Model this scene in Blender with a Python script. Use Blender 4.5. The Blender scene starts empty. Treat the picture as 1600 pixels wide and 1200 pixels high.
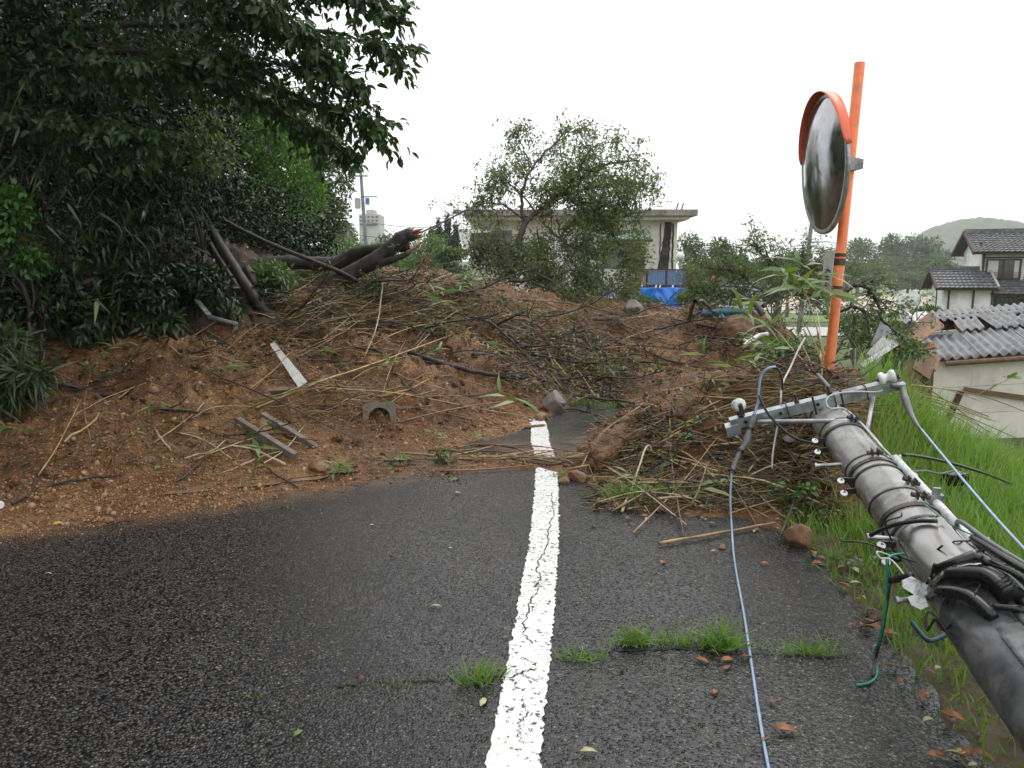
import bpy, math, random
import numpy as np
from mathutils import Vector, Matrix, Quaternion

random.seed(7)
RNG = np.random.default_rng(7)
SC = bpy.context.scene
COL = SC.collection

# ------------------------------------------------------------------ camera, sky, sun, exposure
F_PX, PITCH, EYE = 1157.0, math.radians(8.4), 1.5
CP, SP = math.cos(PITCH), math.sin(PITCH)
cam_d = bpy.data.cameras.new('camera')
cam = bpy.data.objects.new('camera', cam_d)
COL.objects.link(cam)
cam.location = (0, 0, EYE)
cam.rotation_euler = (math.radians(90) - PITCH, 0, 0)
cam_d.sensor_width = 36.0
cam_d.lens = 36.0 * F_PX / 1600.0
cam_d.clip_start, cam_d.clip_end = 0.05, 6000
SC.camera = cam

SUN_EL, SUN_AZ = math.radians(58), math.radians(35)      # azimuth from +Y towards +X
world = bpy.data.worlds.new('World')
SC.world = world
world.use_nodes = True
wn = world.node_tree
wn.nodes.clear()
w_out = wn.nodes.new('ShaderNodeOutputWorld')
w_mix = wn.nodes.new('ShaderNodeMixShader')
w_sky = wn.nodes.new('ShaderNodeTexSky')
w_sky.sky_type = 'NISHITA'
w_sky.sun_disc = False
w_sky.sun_elevation, w_sky.sun_rotation = SUN_EL, SUN_AZ
w_sky.dust_density, w_sky.air_density = 5.0, 1.0
w_b1 = wn.nodes.new('ShaderNodeBackground')
w_b1.inputs[1].default_value = 0.12
w_b2 = wn.nodes.new('ShaderNodeBackground')              # closed cloud cover
w_b2.inputs[0].default_value = (0.975, 0.985, 1.0, 1)
w_b2.inputs[1].default_value = 1.62
w_mix.inputs[0].default_value = 0.9
wn.links.new(w_sky.outputs[0], w_b1.inputs[0])
wn.links.new(w_b1.outputs[0], w_mix.inputs[1])
wn.links.new(w_b2.outputs[0], w_mix.inputs[2])
wn.links.new(w_mix.outputs[0], w_out.inputs[0])

sun_d = bpy.data.lights.new('sun', 'SUN')
sun_d.energy, sun_d.angle, sun_d.color = 0.9, math.radians(35), (1.0, 0.97, 0.92)
sun = bpy.data.objects.new('sun', sun_d)
COL.objects.link(sun)
_sd = Vector((math.sin(SUN_AZ) * math.cos(SUN_EL), math.cos(SUN_AZ) * math.cos(SUN_EL), math.sin(SUN_EL)))
sun.rotation_euler = _sd.to_track_quat('Z', 'Y').to_euler()
sun.location = _sd * 50

SC.view_settings.view_transform = 'Standard'
SC.view_settings.look = 'None'
SC.view_settings.exposure = 0.0
SC.view_settings.gamma = 1.0
SC.view_settings.use_curve_mapping = False
SC.render.engine = 'CYCLES'
SC.cycles.use_denoising = True
SC.cycles.max_bounces = 6
SC.cycles.diffuse_bounces = 3
SC.cycles.glossy_bounces = 3
SC.cycles.transmission_bounces = 4
SC.cycles.transparent_max_bounces = 8
SC.cycles.caustics_reflective = False
SC.cycles.caustics_refractive = False
SC.cycles.sample_clamp_indirect = 6.0
SC.cycles.volume_step_rate = 4.0
SC.cycles.volume_bounces = 3

# ------------------------------------------------------------------ geometry helpers
def P(px, py, d):
    """point of the place seen at photo pixel (px, py), d metres deep"""
    u, v = (px - 800) / F_PX, (py - 600) / F_PX
    return Vector((u * d, d * (CP - v * SP), EYE + d * (-SP - v * CP)))

def G(px, py, z=0.0):
    v = (py - 600) / F_PX
    return P(px, py, (EYE - z) / (SP + v * CP))

def vhash(ix, iy, seed):
    n = (ix.astype(np.int64) * 374761393 + iy.astype(np.int64) * 668265263 + seed * 974634777) & 0x7fffffff
    n = ((n ^ (n >> 13)) * 1274126177) & 0x7fffffff
    n = n ^ (n >> 16)
    return (n & 0xffff) / 65535.0

def vnoise(x, y, seed=0):
    x, y = np.asarray(x, float), np.asarray(y, float)
    ix, iy = np.floor(x), np.floor(y)
    fx, fy = x - ix, y - iy
    fx, fy = fx * fx * (3 - 2 * fx), fy * fy * (3 - 2 * fy)
    a, b = vhash(ix, iy, seed), vhash(ix + 1, iy, seed)
    c, d = vhash(ix, iy + 1, seed), vhash(ix + 1, iy + 1, seed)
    return (a * (1 - fx) + b * fx) * (1 - fy) + (c * (1 - fx) + d * fx) * fy * 1.0 - 0.5

def fbm(x, y, oct=4, seed=0, gain=0.5):
    s, a, f = 0.0, 1.0, 1.0
    for i in range(oct):
        s = s + a * vnoise(x * f + 17.3 * i, y * f - 9.1 * i, seed + i)
        a *= gain
        f *= 2.03
    return s

def sstep(a, b, x):
    t = np.clip((np.asarray(x, float) - a) / (b - a), 0, 1)
    return t * t * (3 - 2 * t)

class MB:
    """collects shapes and links them as ONE mesh object"""
    def __init__(s):
        s.v, s.f = [], []
    def add(s, verts, faces):
        o = len(s.v)
        s.v.extend([tuple(p) for p in verts])
        s.f.extend([tuple(i + o for i in f) for f in faces])
        return s
    def box(s, c, size, rot=None, taper=1.0):
        hx, hy, hz = size[0] / 2, size[1] / 2, size[2] / 2
        vs = []
        for z in (-hz, hz):
            k = taper if z > 0 else 1.0
            for x, y in ((-hx, -hy), (hx, -hy), (hx, hy), (-hx, hy)):
                vs.append(Vector((x * k, y * k, z)))
        if rot is not None:
            vs = [rot @ q for q in vs]
        c = Vector(c)
        s.add([q + c for q in vs], [(3, 2, 1, 0), (4, 5, 6, 7), (0, 1, 5, 4), (1, 2, 6, 5), (2, 3, 7, 6), (3, 0, 4, 7)])
        return s
    def bar(s, a, b, w, h, up=(0, 0, 1)):
        a, b = Vector(a), Vector(b)
        d = (b - a)
        L = d.length
        d = d.normalized()
        upv = Vector(up)
        x = d.cross(upv)
        if x.length < 1e-5:
            x = d.cross(Vector((1, 0, 0)))
        x.normalize()
        z = x.cross(d)
        R = Matrix((x, d, z)).transposed()
        return s.box((a + b) / 2, (w, L, h), R)
    def tube(s, pts, rad, n=6, caps=True):
        pts = [Vector(p) for p in pts]
        if not hasattr(rad, '__len__'):
            rad = [rad] * len(pts)
        T = []
        for i in range(len(pts)):
            t = pts[min(i + 1, len(pts) - 1)] - pts[max(i - 1, 0)]
            T.append(t.normalized() if t.length > 1e-9 else Vector((0, 0, 1)))
        ref = Vector((0, 0, 1)) if abs(T[0].z) < 0.9 else Vector((1, 0, 0))
        x = T[0].cross(ref).normalized()
        o = len(s.v)
        for i, p in enumerate(pts):
            x = x - T[i] * x.dot(T[i])
            x = x.normalized() if x.length > 1e-6 else T[i].orthogonal().normalized()
            y = T[i].cross(x)
            for k in range(n):
                a = 2 * math.pi * k / n
                s.v.append(tuple(p + (x * math.cos(a) + y * math.sin(a)) * rad[i]))
        for i in range(len(pts) - 1):
            for k in range(n):
                k2 = (k + 1) % n
                s.f.append((o + i * n + k, o + i * n + k2, o + (i + 1) * n + k2, o + (i + 1) * n + k))
        if caps:
            s.f.append(tuple(o + k for k in reversed(range(n))))
            s.f.append(tuple(o + (len(pts) - 1) * n + k for k in range(n)))
        return s
    def lathe(s, prof, c, axis=(0, 0, 1), n=24):
        """prof: list of (r, h) along axis from c"""
        ax = Vector(axis).normalized()
        x = ax.orthogonal().normalized()
        y = ax.cross(x)
        c = Vector(c)
        o = len(s.v)
        for r, h in prof:
            for k in range(n):
                a = 2 * math.pi * k / n
                s.v.append(tuple(c + ax * h + (x * math.cos(a) + y * math.sin(a)) * max(r, 1e-5)))
        for i in range(len(prof) - 1):
            for k in range(n):
                k2 = (k + 1) % n
                s.f.append((o + i * n + k, o + i * n + k2, o + (i + 1) * n + k2, o + (i + 1) * n + k))
        s.f.append(tuple(o + k for k in reversed(range(n))))
        s.f.append(tuple(o + (len(prof) - 1) * n + k for k in range(n)))
        return s
    def prism(s, poly, thick):
        """poly: list of 3D points (planar), extruded along its normal by thick"""
        pts = [Vector(p) for p in poly]
        nrm = Vector((0, 0, 0))
        for i in range(len(pts)):
            nrm += pts[i].cross(pts[(i + 1) % len(pts)])
        nrm.normalize()
        n = len(pts)
        s.add(pts + [p + nrm * thick for p in pts],
              [tuple(reversed(range(n))), tuple(range(n, 2 * n))] +
              [(i, (i + 1) % n, n + (i + 1) % n, n + i) for i in range(n)])
        return s
    def build(s, name, mat, parent=None, smooth=False):
        me = bpy.data.meshes.new(name)
        me.from_pydata(s.v, [], s.f)
        me.update()
        return link(name, me, mat, parent, smooth)

def link(name, me, mat, parent=None, smooth=False):
    o = bpy.data.objects.new(name, me)
    COL.objects.link(o)
    if mat is not None and len(me.materials) == 0:
        me.materials.append(mat)
    if smooth:
        me.polygons.foreach_set('use_smooth', [True] * len(me.polygons))
    if parent is not None:
        o.parent = parent
        o.matrix_parent_inverse = Matrix.Translation(-Vector(parent.location))
    return o

def np_mesh(name, V, F, mat, parent=None, smooth=False):
    """V (n,3) float array, F (m,3) or (m,4) int array"""
    me = bpy.data.meshes.new(name)
    V = np.ascontiguousarray(V, np.float32)
    F = np.ascontiguousarray(F, np.int32)
    k = F.shape[1]
    me.vertices.add(len(V))
    me.vertices.foreach_set('co', V.ravel())
    me.loops.add(F.size)
    me.loops.foreach_set('vertex_index', F.ravel())
    me.polygons.add(len(F))
    me.polygons.foreach_set('loop_start', np.arange(0, F.size, k, dtype=np.int32))
    me.polygons.foreach_set('loop_total', np.full(len(F), k, np.int32))
    me.update(calc_edges=True)
    return link(name, me, mat, parent, smooth)

def tag(o, label=None, cat=None, group=None, kind=None):
    if label: o['label'] = label
    if cat: o['category'] = cat
    if group: o['group'] = group
    if kind: o['kind'] = kind
    return o

def thing(name, label, cat, loc=(0, 0, 0), group=None):
    o = bpy.data.objects.new(name, None)
    o.empty_display_size = 0.1
    COL.objects.link(o)
    o.location = loc
    return tag(o, label, cat, group)

def catmull(pts, k=6):
    pts = [Vector(p) for p in pts]
    if len(pts) < 3:
        return [pts[0].lerp(pts[-1], i / k) for i in range(k + 1)]
    q = [pts[0] * 2 - pts[1]] + pts + [pts[-1] * 2 - pts[-2]]
    out = []
    for i in range(1, len(q) - 2):
        a, b, c, d = q[i - 1], q[i], q[i + 1], q[i + 2]
        for j in range(k):
            t = j / k
            out.append(0.5 * ((2 * b) + (c - a) * t + (2 * a - 5 * b + 4 * c - d) * t * t + (3 * b - a - 3 * c + d) * t ** 3))
    out.append(pts[-1])
    return out

def lerp_list(a, b, n):
    return [a + (b - a) * i / max(n - 1, 1) for i in range(n)]

# ---- leaves: many small real faces in one mesh
LEAF_T = {   # template: (x across, y along, z up), faces
    'diamond': (np.array([[0, 0, 0], [.5, .45, .12], [0, 1, -.1], [-.5, .45, .12]]), np.array([[0, 1, 2], [0, 2, 3]])),
    'broad': (np.array([[0, 0, 0], [.46, .32, .12], [.36, .68, .05], [0, 1, -.18], [-.36, .68, .05], [-.46, .32, .12], [0, .5, .0]]),
              np.array([[0, 1, 6], [1, 2, 6], [2, 3, 6], [3, 4, 6], [4, 5, 6], [5, 0, 6]])),
    'lance': (np.array([[0, 0, 0], [.5, .28, .0], [0, 1, -.34], [-.5, .28, .0], [.32, .64, -.11], [-.32, .64, -.11]]),
              np.array([[0, 1, 3], [1, 4, 5], [1, 5, 3], [4, 2, 5]])),
    'blade': (np.array([[-.5, 0, 0], [.5, 0, 0], [.42, .4, .02], [-.42, .4, .02], [.25, .75, -.1], [-.25, .75, -.1], [0, 1, -.3]]),
              np.array([[0, 1, 2], [0, 2, 3], [3, 2, 4], [3, 4, 5], [5, 4, 6]])),
}
def unit(a):
    return a / np.maximum(np.linalg.norm(a, axis=1, keepdims=True), 1e-9)

def leaves(Pn, D, L, W, kind='diamond', U=None, droop=1.0):
    Pn = np.asarray(Pn, float)
    n = len(Pn)
    T, Ff = LEAF_T[kind]
    D = unit(np.asarray(D, float))
    if U is None:
        U = RNG.normal(0, .6, (n, 3)) + np.array([0, 0, 1.0])
    X = unit(np.cross(D, U))
    Z = np.cross(X, D)
    L = np.broadcast_to(np.asarray(L, float), (n,))
    W = np.broadcast_to(np.asarray(W, float), (n,))
    V = (Pn[:, None, :] + X[:, None, :] * (T[None, :, 0:1] * W[:, None, None])
         + D[:, None, :] * (T[None, :, 1:2] * L[:, None, None])
         + Z[:, None, :] * (T[None, :, 2:3] * L[:, None, None] * droop))
    k = len(T)
    Fa = Ff[None, :, :] + (np.arange(n) * k)[:, None, None]
    return V.reshape(-1, 3), Fa.reshape(-1, 3)

class LB:
    """collects leaf arrays"""
    def __init__(s):
        s.V, s.F, s.n = [], [], 0
    def add(s, V, F):
        s.V.append(V); s.F.append(F + s.n); s.n += len(V)
        return s
    def build(s, name, mat, parent=None):
        return np_mesh(name, np.concatenate(s.V), np.concatenate(s.F), mat, parent)

# ------------------------------------------------------------------ materials
M = {}
def new_mat(name):
    m = bpy.data.materials.new(name)
    m.use_nodes = True
    nt = m.node_tree
    b = nt.nodes['Principled BSDF']
    M[name] = m
    return m, nt, b

def nd(nt, typ, **kw):
    n = nt.nodes.new(typ)
    for k, v in kw.items():
        setattr(n, k, v)
    return n

def ramp(nt, stops, src, interp='LINEAR'):
    r = nd(nt, 'ShaderNodeValToRGB')
    cr = r.color_ramp
    cr.interpolation = interp
    while len(cr.elements) < len(stops):
        cr.elements.new(0.5)
    for e, (p, c) in zip(cr.elements, stops):
        e.position = p
        e.color = (c[0], c[1], c[2], 1) if hasattr(c, '__len__') else (c, c, c, 1)
    nt.links.new(src, r.inputs[0])
    return r.outputs[0]

def objco(nt):
    g = nd(nt, 'ShaderNodeNewGeometry')
    return g.outputs['Position']

def noise(nt, scale, detail=4, rough=0.55, dist=0.0, vec=None):
    n = nd(nt, 'ShaderNodeTexNoise')
    n.inputs['Scale'].default_value = scale
    n.inputs['Detail'].default_value = detail
    n.inputs['Roughness'].default_value = rough
    n.inputs['Distortion'].default_value = dist
    nt.links.new(vec if vec is not None else objco(nt), n.inputs['Vector'])
    return n.outputs['Fac']

def voro(nt, scale, feature='F1', out='Distance', vec=None):
    n = nd(nt, 'ShaderNodeTexVoronoi', feature=feature)
    n.inputs['Scale'].default_value = scale
    nt.links.new(vec if vec is not None else objco(nt), n.inputs['Vector'])
    return n.outputs[out]

def mixc(nt, fac, a, b, mode='MIX'):
    n = nd(nt, 'ShaderNodeMix', data_type='RGBA', blend_type=mode)
    for sock, val in ((n.inputs[0], fac), (n.inputs[6], a), (n.inputs[7], b)):
        if hasattr(val, 'is_linked') or isinstance(val, bpy.types.NodeSocket):
            nt.links.new(val, sock)
        elif hasattr(val, '__len__'):
            sock.default_value = (val[0], val[1], val[2], 1)
        else:
            sock.default_value = val
    return n.outputs[2]

def mth(nt, op, a, b=0.0):
    n = nd(nt, 'ShaderNodeMath', operation=op)
    for sock, val in ((n.inputs[0], a), (n.inputs[1], b)):
        if isinstance(val, bpy.types.NodeSocket):
            nt.links.new(val, sock)
        else:
            sock.default_value = val
    return n.outputs[0]

def bump(nt, b, h, strength=0.5, dist=0.01):
    n = nd(nt, 'ShaderNodeBump')
    n.inputs['Strength'].default_value = strength
    n.inputs['Distance'].default_value = dist
    nt.links.new(h, n.inputs['Height'])
    nt.links.new(n.outputs[0], b.inputs['Normal'])

def simple(name, col, rough=0.6, metal=0.0, var=0.25, scale=8.0, bumpy=0.0, spec=0.5, dirt=None, dscale=2.0, coat=0.0):
    """plain colour with natural grain, blotches of dirt and fine relief"""
    m, nt, b = new_mat(name)
    n1 = noise(nt, scale, 5, 0.6)
    lo = tuple(c * (1 - var) for c in col)
    hi = tuple(min(1, c * (1 + var)) for c in col)
    c = ramp(nt, [(0.3, lo), (0.7, hi)], n1)
    if dirt is not None:
        n2 = noise(nt, dscale, 6, 0.65, 0.4)
        f = ramp(nt, [(0.48, 0.0), (0.68, 1.0)], n2)
        c = mixc(nt, f, c, dirt)
    nt.links.new(c, b.inputs['Base Color'])
    b.inputs['Metallic'].default_value = metal
    b.inputs['Specular IOR Level'].default_value = spec
    b.inputs['Coat Weight'].default_value = coat
    b.inputs['Coat Roughness'].default_value = 0.15
    r = ramp(nt, [(0.3, max(0.03, rough * 0.75)), (0.7, min(1, rough * 1.25))], noise(nt, scale * 1.7, 3))
    nt.links.new(r, b.inputs['Roughness'])
    if bumpy > 0:
        bump(nt, b, noise(nt, scale * 6, 5, 0.7), 0.6, bumpy)
    return m

def foliage(name, cols, rough=0.4, trans=0.3, spec=0.5):
    """cols: list of leaf colours picked per leaf"""
    m, nt, b = new_mat(name)
    g = nd(nt, 'ShaderNodeNewGeometry')
    st = [(i / max(len(cols) - 1, 1), c) for i, c in enumerate(cols)]
    c = ramp(nt, st, g.outputs['Random Per Island'])
    nt.links.new(c, b.inputs['Base Color'])
    b.inputs['Roughness'].default_value = rough
    b.inputs['Specular IOR Level'].default_value = spec
    t = nd(nt, 'ShaderNodeBsdfTranslucent')
    c2 = mixc(nt, 1.0, c, (1.5, 1.6, 0.6), 'MULTIPLY')
    nt.links.new(c2, t.inputs['Color'])
    mx = nd(nt, 'ShaderNodeMixShader')
    mx.inputs[0].default_value = trans
    out = nt.nodes['Material Output']
    nt.links.new(b.outputs[0], mx.inputs[1])
    nt.links.new(t.outputs[0], mx.inputs[2])
    nt.links.new(mx.outputs[0], out.inputs[0])
    return m

# ------------------------------------------------------------------ ground materials
def mat_asphalt():
    m, nt, b = new_mat('asphalt')
    v1 = voro(nt, 98, 'F1', 'Distance')
    vc = voro(nt, 98, 'F1', 'Color')
    sep = nd(nt, 'ShaderNodeSeparateColor')
    nt.links.new(vc, sep.inputs[0])
    stone = ramp(nt, [(0.0, (.016, .016, .018)), (0.5, (.040, .039, .042)), (0.8, (.070, .069, .070)), (0.96, (.115, .11, .10)), (1.0, (.24, .22, .19))], sep.outputs[0])
    big = ramp(nt, [(0.3, 0.62), (0.7, 1.15)], noise(nt, 1.3, 5, 0.6))
    edge = ramp(nt, [(0.25, 1.0), (0.72, 0.12)], v1)
    c = mixc(nt, 1.0, stone, edge, 'MULTIPLY')
    c = mixc(nt, 1.0, c, big, 'MULTIPLY')
    # thin silt washed over the road close to the slide
    silt = ramp(nt, [(0.38, 0.0), (0.60, 0.85)], noise(nt, 3.2, 7, 0.68, 0.8))
    g = nd(nt, 'ShaderNodeNewGeometry')
    sx = nd(nt, 'ShaderNodeSeparateXYZ')
    nt.links.new(g.outputs['Position'], sx.inputs[0])
    # distance to the foot of the slide: a slanting line on the road
    dd = mth(nt, 'ADD', mth(nt, 'MULTIPLY', sx.outputs[0], -0.62), sx.outputs[1])
    near = ramp(nt, [(0.555, 0.0), (0.60, 1.0), (0.63, 1.0), (0.67, 0.08)], mth(nt, 'MULTIPLY', dd, 0.1))
    c = mixc(nt, mth(nt, 'MULTIPLY', silt, near), c, (.20, .125, .07))
    nt.links.new(c, b.inputs['Base Color'])
    wet = ramp(nt, [(0.35, 0.08), (0.65, 0.28)], noise(nt, 2.2, 5, 0.6))
    nt.links.new(wet, b.inputs['Roughness'])
    b.inputs['Specular IOR Level'].default_value = 0.5
    hgt = mth(nt, 'ADD', mth(nt, 'MULTIPLY', ramp(nt, [(0.0, 1.0), (0.62, 0.0)], v1), sep.outputs[1]), mth(nt, 'MULTIPLY', noise(nt, 60, 3), 0.5))
    bump(nt, b, hgt, 1.0, 0.0065)
    return m
mat_asphalt()

def mat_paint():
    m, nt, b = new_mat('road_paint')
    v1 = voro(nt, 75, 'F1', 'Distance')
    nn = noise(nt, 38, 4, 0.7)
    nn2 = noise(nt, 4, 4, 0.6)
    w = mth(nt, 'ADD', nn, mth(nt, 'MULTIPLY', nn2, 0.30))
    worn = ramp(nt, [(0.745, 0.0), (0.765, 1.0)], w)
    white = ramp(nt, [(0.3, (.66, .66, .64)), (0.7, (.84, .84, .83))], noise(nt, 9, 5, 0.65))
    c = mixc(nt, worn, white, (.035, .034, .034))
    nt.links.new(c, b.inputs['Base Color'])
    b.inputs['Roughness'].default_value = 0.42
    h = mth(nt, 'SUBTRACT', mth(nt, 'MULTIPLY', ramp(nt, [(0.0, 1.0), (0.6, 0.0)], v1), 0.5), worn)
    bump(nt, b, h, 0.55, 0.003)
    return m
mat_paint()

def mat_mud(name, c_dark, c_mid, c_lite, rough=0.5):
    m, nt, b = new_mat(name)
    big = noise(nt, 1.1, 6, 0.62, 0.5)
    mid = noise(nt, 9, 6, 0.7, 0.3)
    fine = noise(nt, 70, 4, 0.7)
    c = ramp(nt, [(0.34, c_dark), (0.5, c_mid), (0.64, c_lite)], mth(nt, 'ADD', mth(nt, 'MULTIPLY', big, 0.5), mth(nt, 'MULTIPLY', mid, 0.5)))
    vc = voro(nt, 55, 'F1', 'Color')
    sep = nd(nt, 'ShaderNodeSeparateColor')
    nt.links.new(vc, sep.inputs[0])
    grit = ramp(nt, [(0.0, 0.6), (0.6, 1.0), (0.93, 1.15), (1.0, 1.9)], sep.outputs[0])
    c = mixc(nt, 1.0, c, grit, 'MULTIPLY')
    soak = ramp(nt, [(0.40, 0.0), (0.60, 1.0)], noise(nt, 0.75, 6, 0.66, 0.9))
    c = mixc(nt, soak, c, mixc(nt, 1.0, c, (.64, .58, .56), 'MULTIPLY'))
    nt.links.new(c, b.inputs['Base Color'])
    rgh = ramp(nt, [(0.3, rough * 0.6), (0.7, min(1.0, rough * 1.5))], noise(nt, 5, 5, 0.6))
    nt.links.new(mth(nt, 'SUBTRACT', rgh, mth(nt, 'MULTIPLY', soak, .16)), b.inputs['Roughness'])
    v1 = voro(nt, 55, 'F1', 'Distance')
    h = mth(nt, 'ADD', mth(nt, 'MULTIPLY', mid, 1.6), mth(nt, 'ADD', mth(nt, 'MULTIPLY', fine, 0.4), mth(nt, 'MULTIPLY', ramp(nt, [(0, 1.0), (0.6, 0.0)], v1), 0.25)))
    bump(nt, b, h, 1.0, 0.05)
    return m
mat_mud('mud', (.060, .027, .013), (.275, .132, .047), (.47, .275, .112))
simple('verge_soil', (.075, .055, .030), 0.8, var=0.4, scale=6, bumpy=0.02)
foliage('gravel_stone', [(.09, .048, .024), (.20, .10, .045), (.34, .18, .075), (.27, .135, .055), (.42, .25, .12), (.16, .08, .04), (.38, .21, .09), (.26, .22, .18)], rough=0.42, trans=0.0)

def mat_ground():
    m, nt, b = new_mat('valley_ground')
    n1 = noise(nt, 0.35, 6, 0.6)
    n2 = noise(nt, 3.0, 5, 0.7)
    c = ramp(nt, [(0.3, (.045, .075, .022)), (0.55, (.075, .115, .035)), (0.75, (.13, .13, .06))], mth(nt, 'ADD', mth(nt, 'MULTIPLY', n1, 0.6), mth(nt, 'MULTIPLY', n2, 0.4)))
    nt.links.new(c, b.inputs['Base Color'])
    b.inputs['Roughness'].default_value = 0.9
    bump(nt, b, n2, 0.8, 0.08)
mat_ground()

# ------------------------------------------------------------------ heights
CTRL = []
def cp(px, py, d):
    q = P(px, py, d); CTRL.append((q.x, q.y, q.z))
def cg(px, py, z=0.0):
    q = G(px, py, 0.0); CTRL.append((q.x, q.y, z))
# foot of the slide on the road (left), thin silt edge
for a in ((0, 838), (120, 824), (250, 806), (400, 784), (480, 770), (560, 754), (620, 738), (680, 722), (712, 712)):
    cg(*a, 0.0)
for a in ((360, 768), (400, 756), (440, 756), (480, 748), (330, 772)): cg(*a, 0.012)
for a in ((60, 1000), (250, 900), (450, 830), (600, 790), (760, 760), (870, 775), (700, 900), (900, 900), (1000, 830), (1130, 850)):
    cg(*a, -0.09)
# thin drift across the road, the clear patch behind it
for a in ((760, 711), (830, 713), (880, 716)): cg(*a, 0.012)
for a in ((770, 700), (850, 690), (890, 690), (900, 660), (935, 648), (905, 640)): cg(*a, -0.07)
for a in ((720, 700), (775, 683), (825, 664), (868, 645), (885, 634), (975, 633), (945, 660), (920, 680), (893, 708)): cg(*a, 0.01)
# left slope
for a in ((0, 780, 4.75), (0, 700, 5.4), (0, 620, 6.1), (0, 540, 6.9), (100, 740, 5.25), (200, 700, 5.6), (200, 620, 6.4), (200, 540, 7.3), (200, 515, 7.6),
          (350, 740, 5.55), (350, 660, 6.25), (350, 580, 7.2), (350, 510, 8.1), (420, 730, 5.80), (400, 742, 5.45), (440, 735, 5.58), (370, 748, 5.40), (395, 725, 5.75),
          (500, 700, 6.1), (500, 620, 7.05), (500, 540, 8.1), (500, 485, 9.0), (500, 440, 10),
          (600, 690, 6.55), (600, 620, 7.3), (600, 540, 8.4), (600, 450, 10.3),
          (700, 662, 7.1), (700, 600, 7.8), (700, 540, 8.8), (700, 480, 10), (710, 446, 11.2),
          (790, 640, 7.95), (800, 580, 8.7), (850, 615, 8.9), (850, 560, 10), (850, 500, 11.3), (850, 474, 12.4),
          (1000, 610, 9.6), (1000, 560, 10.8), (1000, 500, 12.6), (1000, 480, 13.6), (940, 600, 9.8),
          (1100, 560, 10.5), (1100, 510, 12), (1100, 488, 13.2), (1180, 530, 10.5), (1180, 490, 12.0),
          # near right heap
          (925, 700, 5.95), (960, 672, 6.15), (1000, 640, 6.35), (1100, 612, 6.4), (1200, 592, 6.2), (1290, 596, 5.75), (1350, 610, 5.75),
          (960, 735, 5.6), (1000, 720, 5.55), (1100, 700, 5.55), (1100, 762, 5.1), (1200, 700, 5.2), (1250, 662, 5.15), (1240, 765, 4.85),
          (1320, 672, 5.05)):
    cp(*a)
for a in ((905, 752), (950, 786), (1030, 798), (1100, 808), (1170, 812), (1235, 818)): cg(*a, 0.0)
CTRL += [(1.3, 7.6, .12), (2.2, 7.6, .22), (3.0, 7.0, .1), (2.55, 4.55, -.16), (2.1, 4.1, -.2), (2.9, 5.2, -.10), (1.75, 4.35, -.10), (4.2, 7.0, -.45), (4.5, 5.5, -.45), (5.5, 9, -1.1),
         (4.2, 9.5, -.2), (5.5, 12, -.6), (7.5, 14, -2.2), (3.5, 12, .55), (3.3, 10.3, .45), (2.2, 9.2, .22), (4, 16, .1), (0, 16.5, .75), (-3, 15.5, 1.4), (2, 20, -.6), (-4, 20, 1.2), (7, 20, -2.6), (0, 26, -2.4),
         (-5.2, 5.2, .85), (-6.2, 7.2, 1.7), (-4.6, 8.6, 1.7), (-7.5, 9.5, 2.7), (-5.5, 11.5, 2.4), (-3.6, 10.6, 1.75), (-3.2, 12.5, 1.7), (-8, 14, 4.2), (-11, 9, 5.2), (-11, 15, 6.0), (-14, 12, 7.5), (-9, 22, 4.5), (-4, 3.4, .05), (-5.2, 3.2, .45), (-7, 4, 1.7), (-9, 5, 3.2)]
CT = np.array(CTRL)
def _phi(r2):
    return 0.5 * r2 * np.log(np.maximum(r2, 1e-12))
def _tps_fit(C, lam=0.004):
    n = len(C)
    d2 = ((C[:, None, :2] - C[None, :, :2]) ** 2).sum(2)
    A = np.zeros((n + 3, n + 3))
    A[:n, :n] = _phi(d2) + lam * np.eye(n)
    A[:n, n] = 1; A[:n, n + 1:] = C[:, :2]
    A[n, :n] = 1; A[n + 1:, :n] = C[:, :2].T
    return np.linalg.solve(A, np.r_[C[:, 2], 0, 0, 0])
TPS_W = _tps_fit(CT)
def _mud_exact(x, y):
    x, y = np.asarray(x, float), np.asarray(y, float)
    sh = x.shape
    x, y = x.ravel(), y.ravel()
    out = np.empty(len(x))
    n = len(CT)
    for i in range(0, len(x), 20000):
        xx, yy = x[i:i + 20000], y[i:i + 20000]
        d2 = (xx[:, None] - CT[None, :, 0]) ** 2 + (yy[:, None] - CT[None, :, 1]) ** 2
        out[i:i + 20000] = _phi(d2) @ TPS_W[:n] + TPS_W[n] + TPS_W[n + 1] * xx + TPS_W[n + 2] * yy
    return out.reshape(sh)
_GX, _GY, _GS = -16.5, 2.5, 0.1
_gx = np.arange(_GX, 8.6, _GS); _gy = np.arange(_GY, 28.6, _GS)
_GRID = _mud_exact(*np.meshgrid(_gx, _gy))
def mud_base(x, y):
    x, y = np.asarray(x, float), np.asarray(y, float)
    fx = np.clip((x - _GX) / _GS, 0, len(_gx) - 1.001); fy = np.clip((y - _GY) / _GS, 0, len(_gy) - 1.001)
    ix, iy = fx.astype(int), fy.astype(int)
    tx, ty = fx - ix, fy - iy
    return (_GRID[iy, ix] * (1 - tx) + _GRID[iy, ix + 1] * tx) * (1 - ty) + (_GRID[iy + 1, ix] * (1 - tx) + _GRID[iy + 1, ix + 1] * tx) * ty
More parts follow.
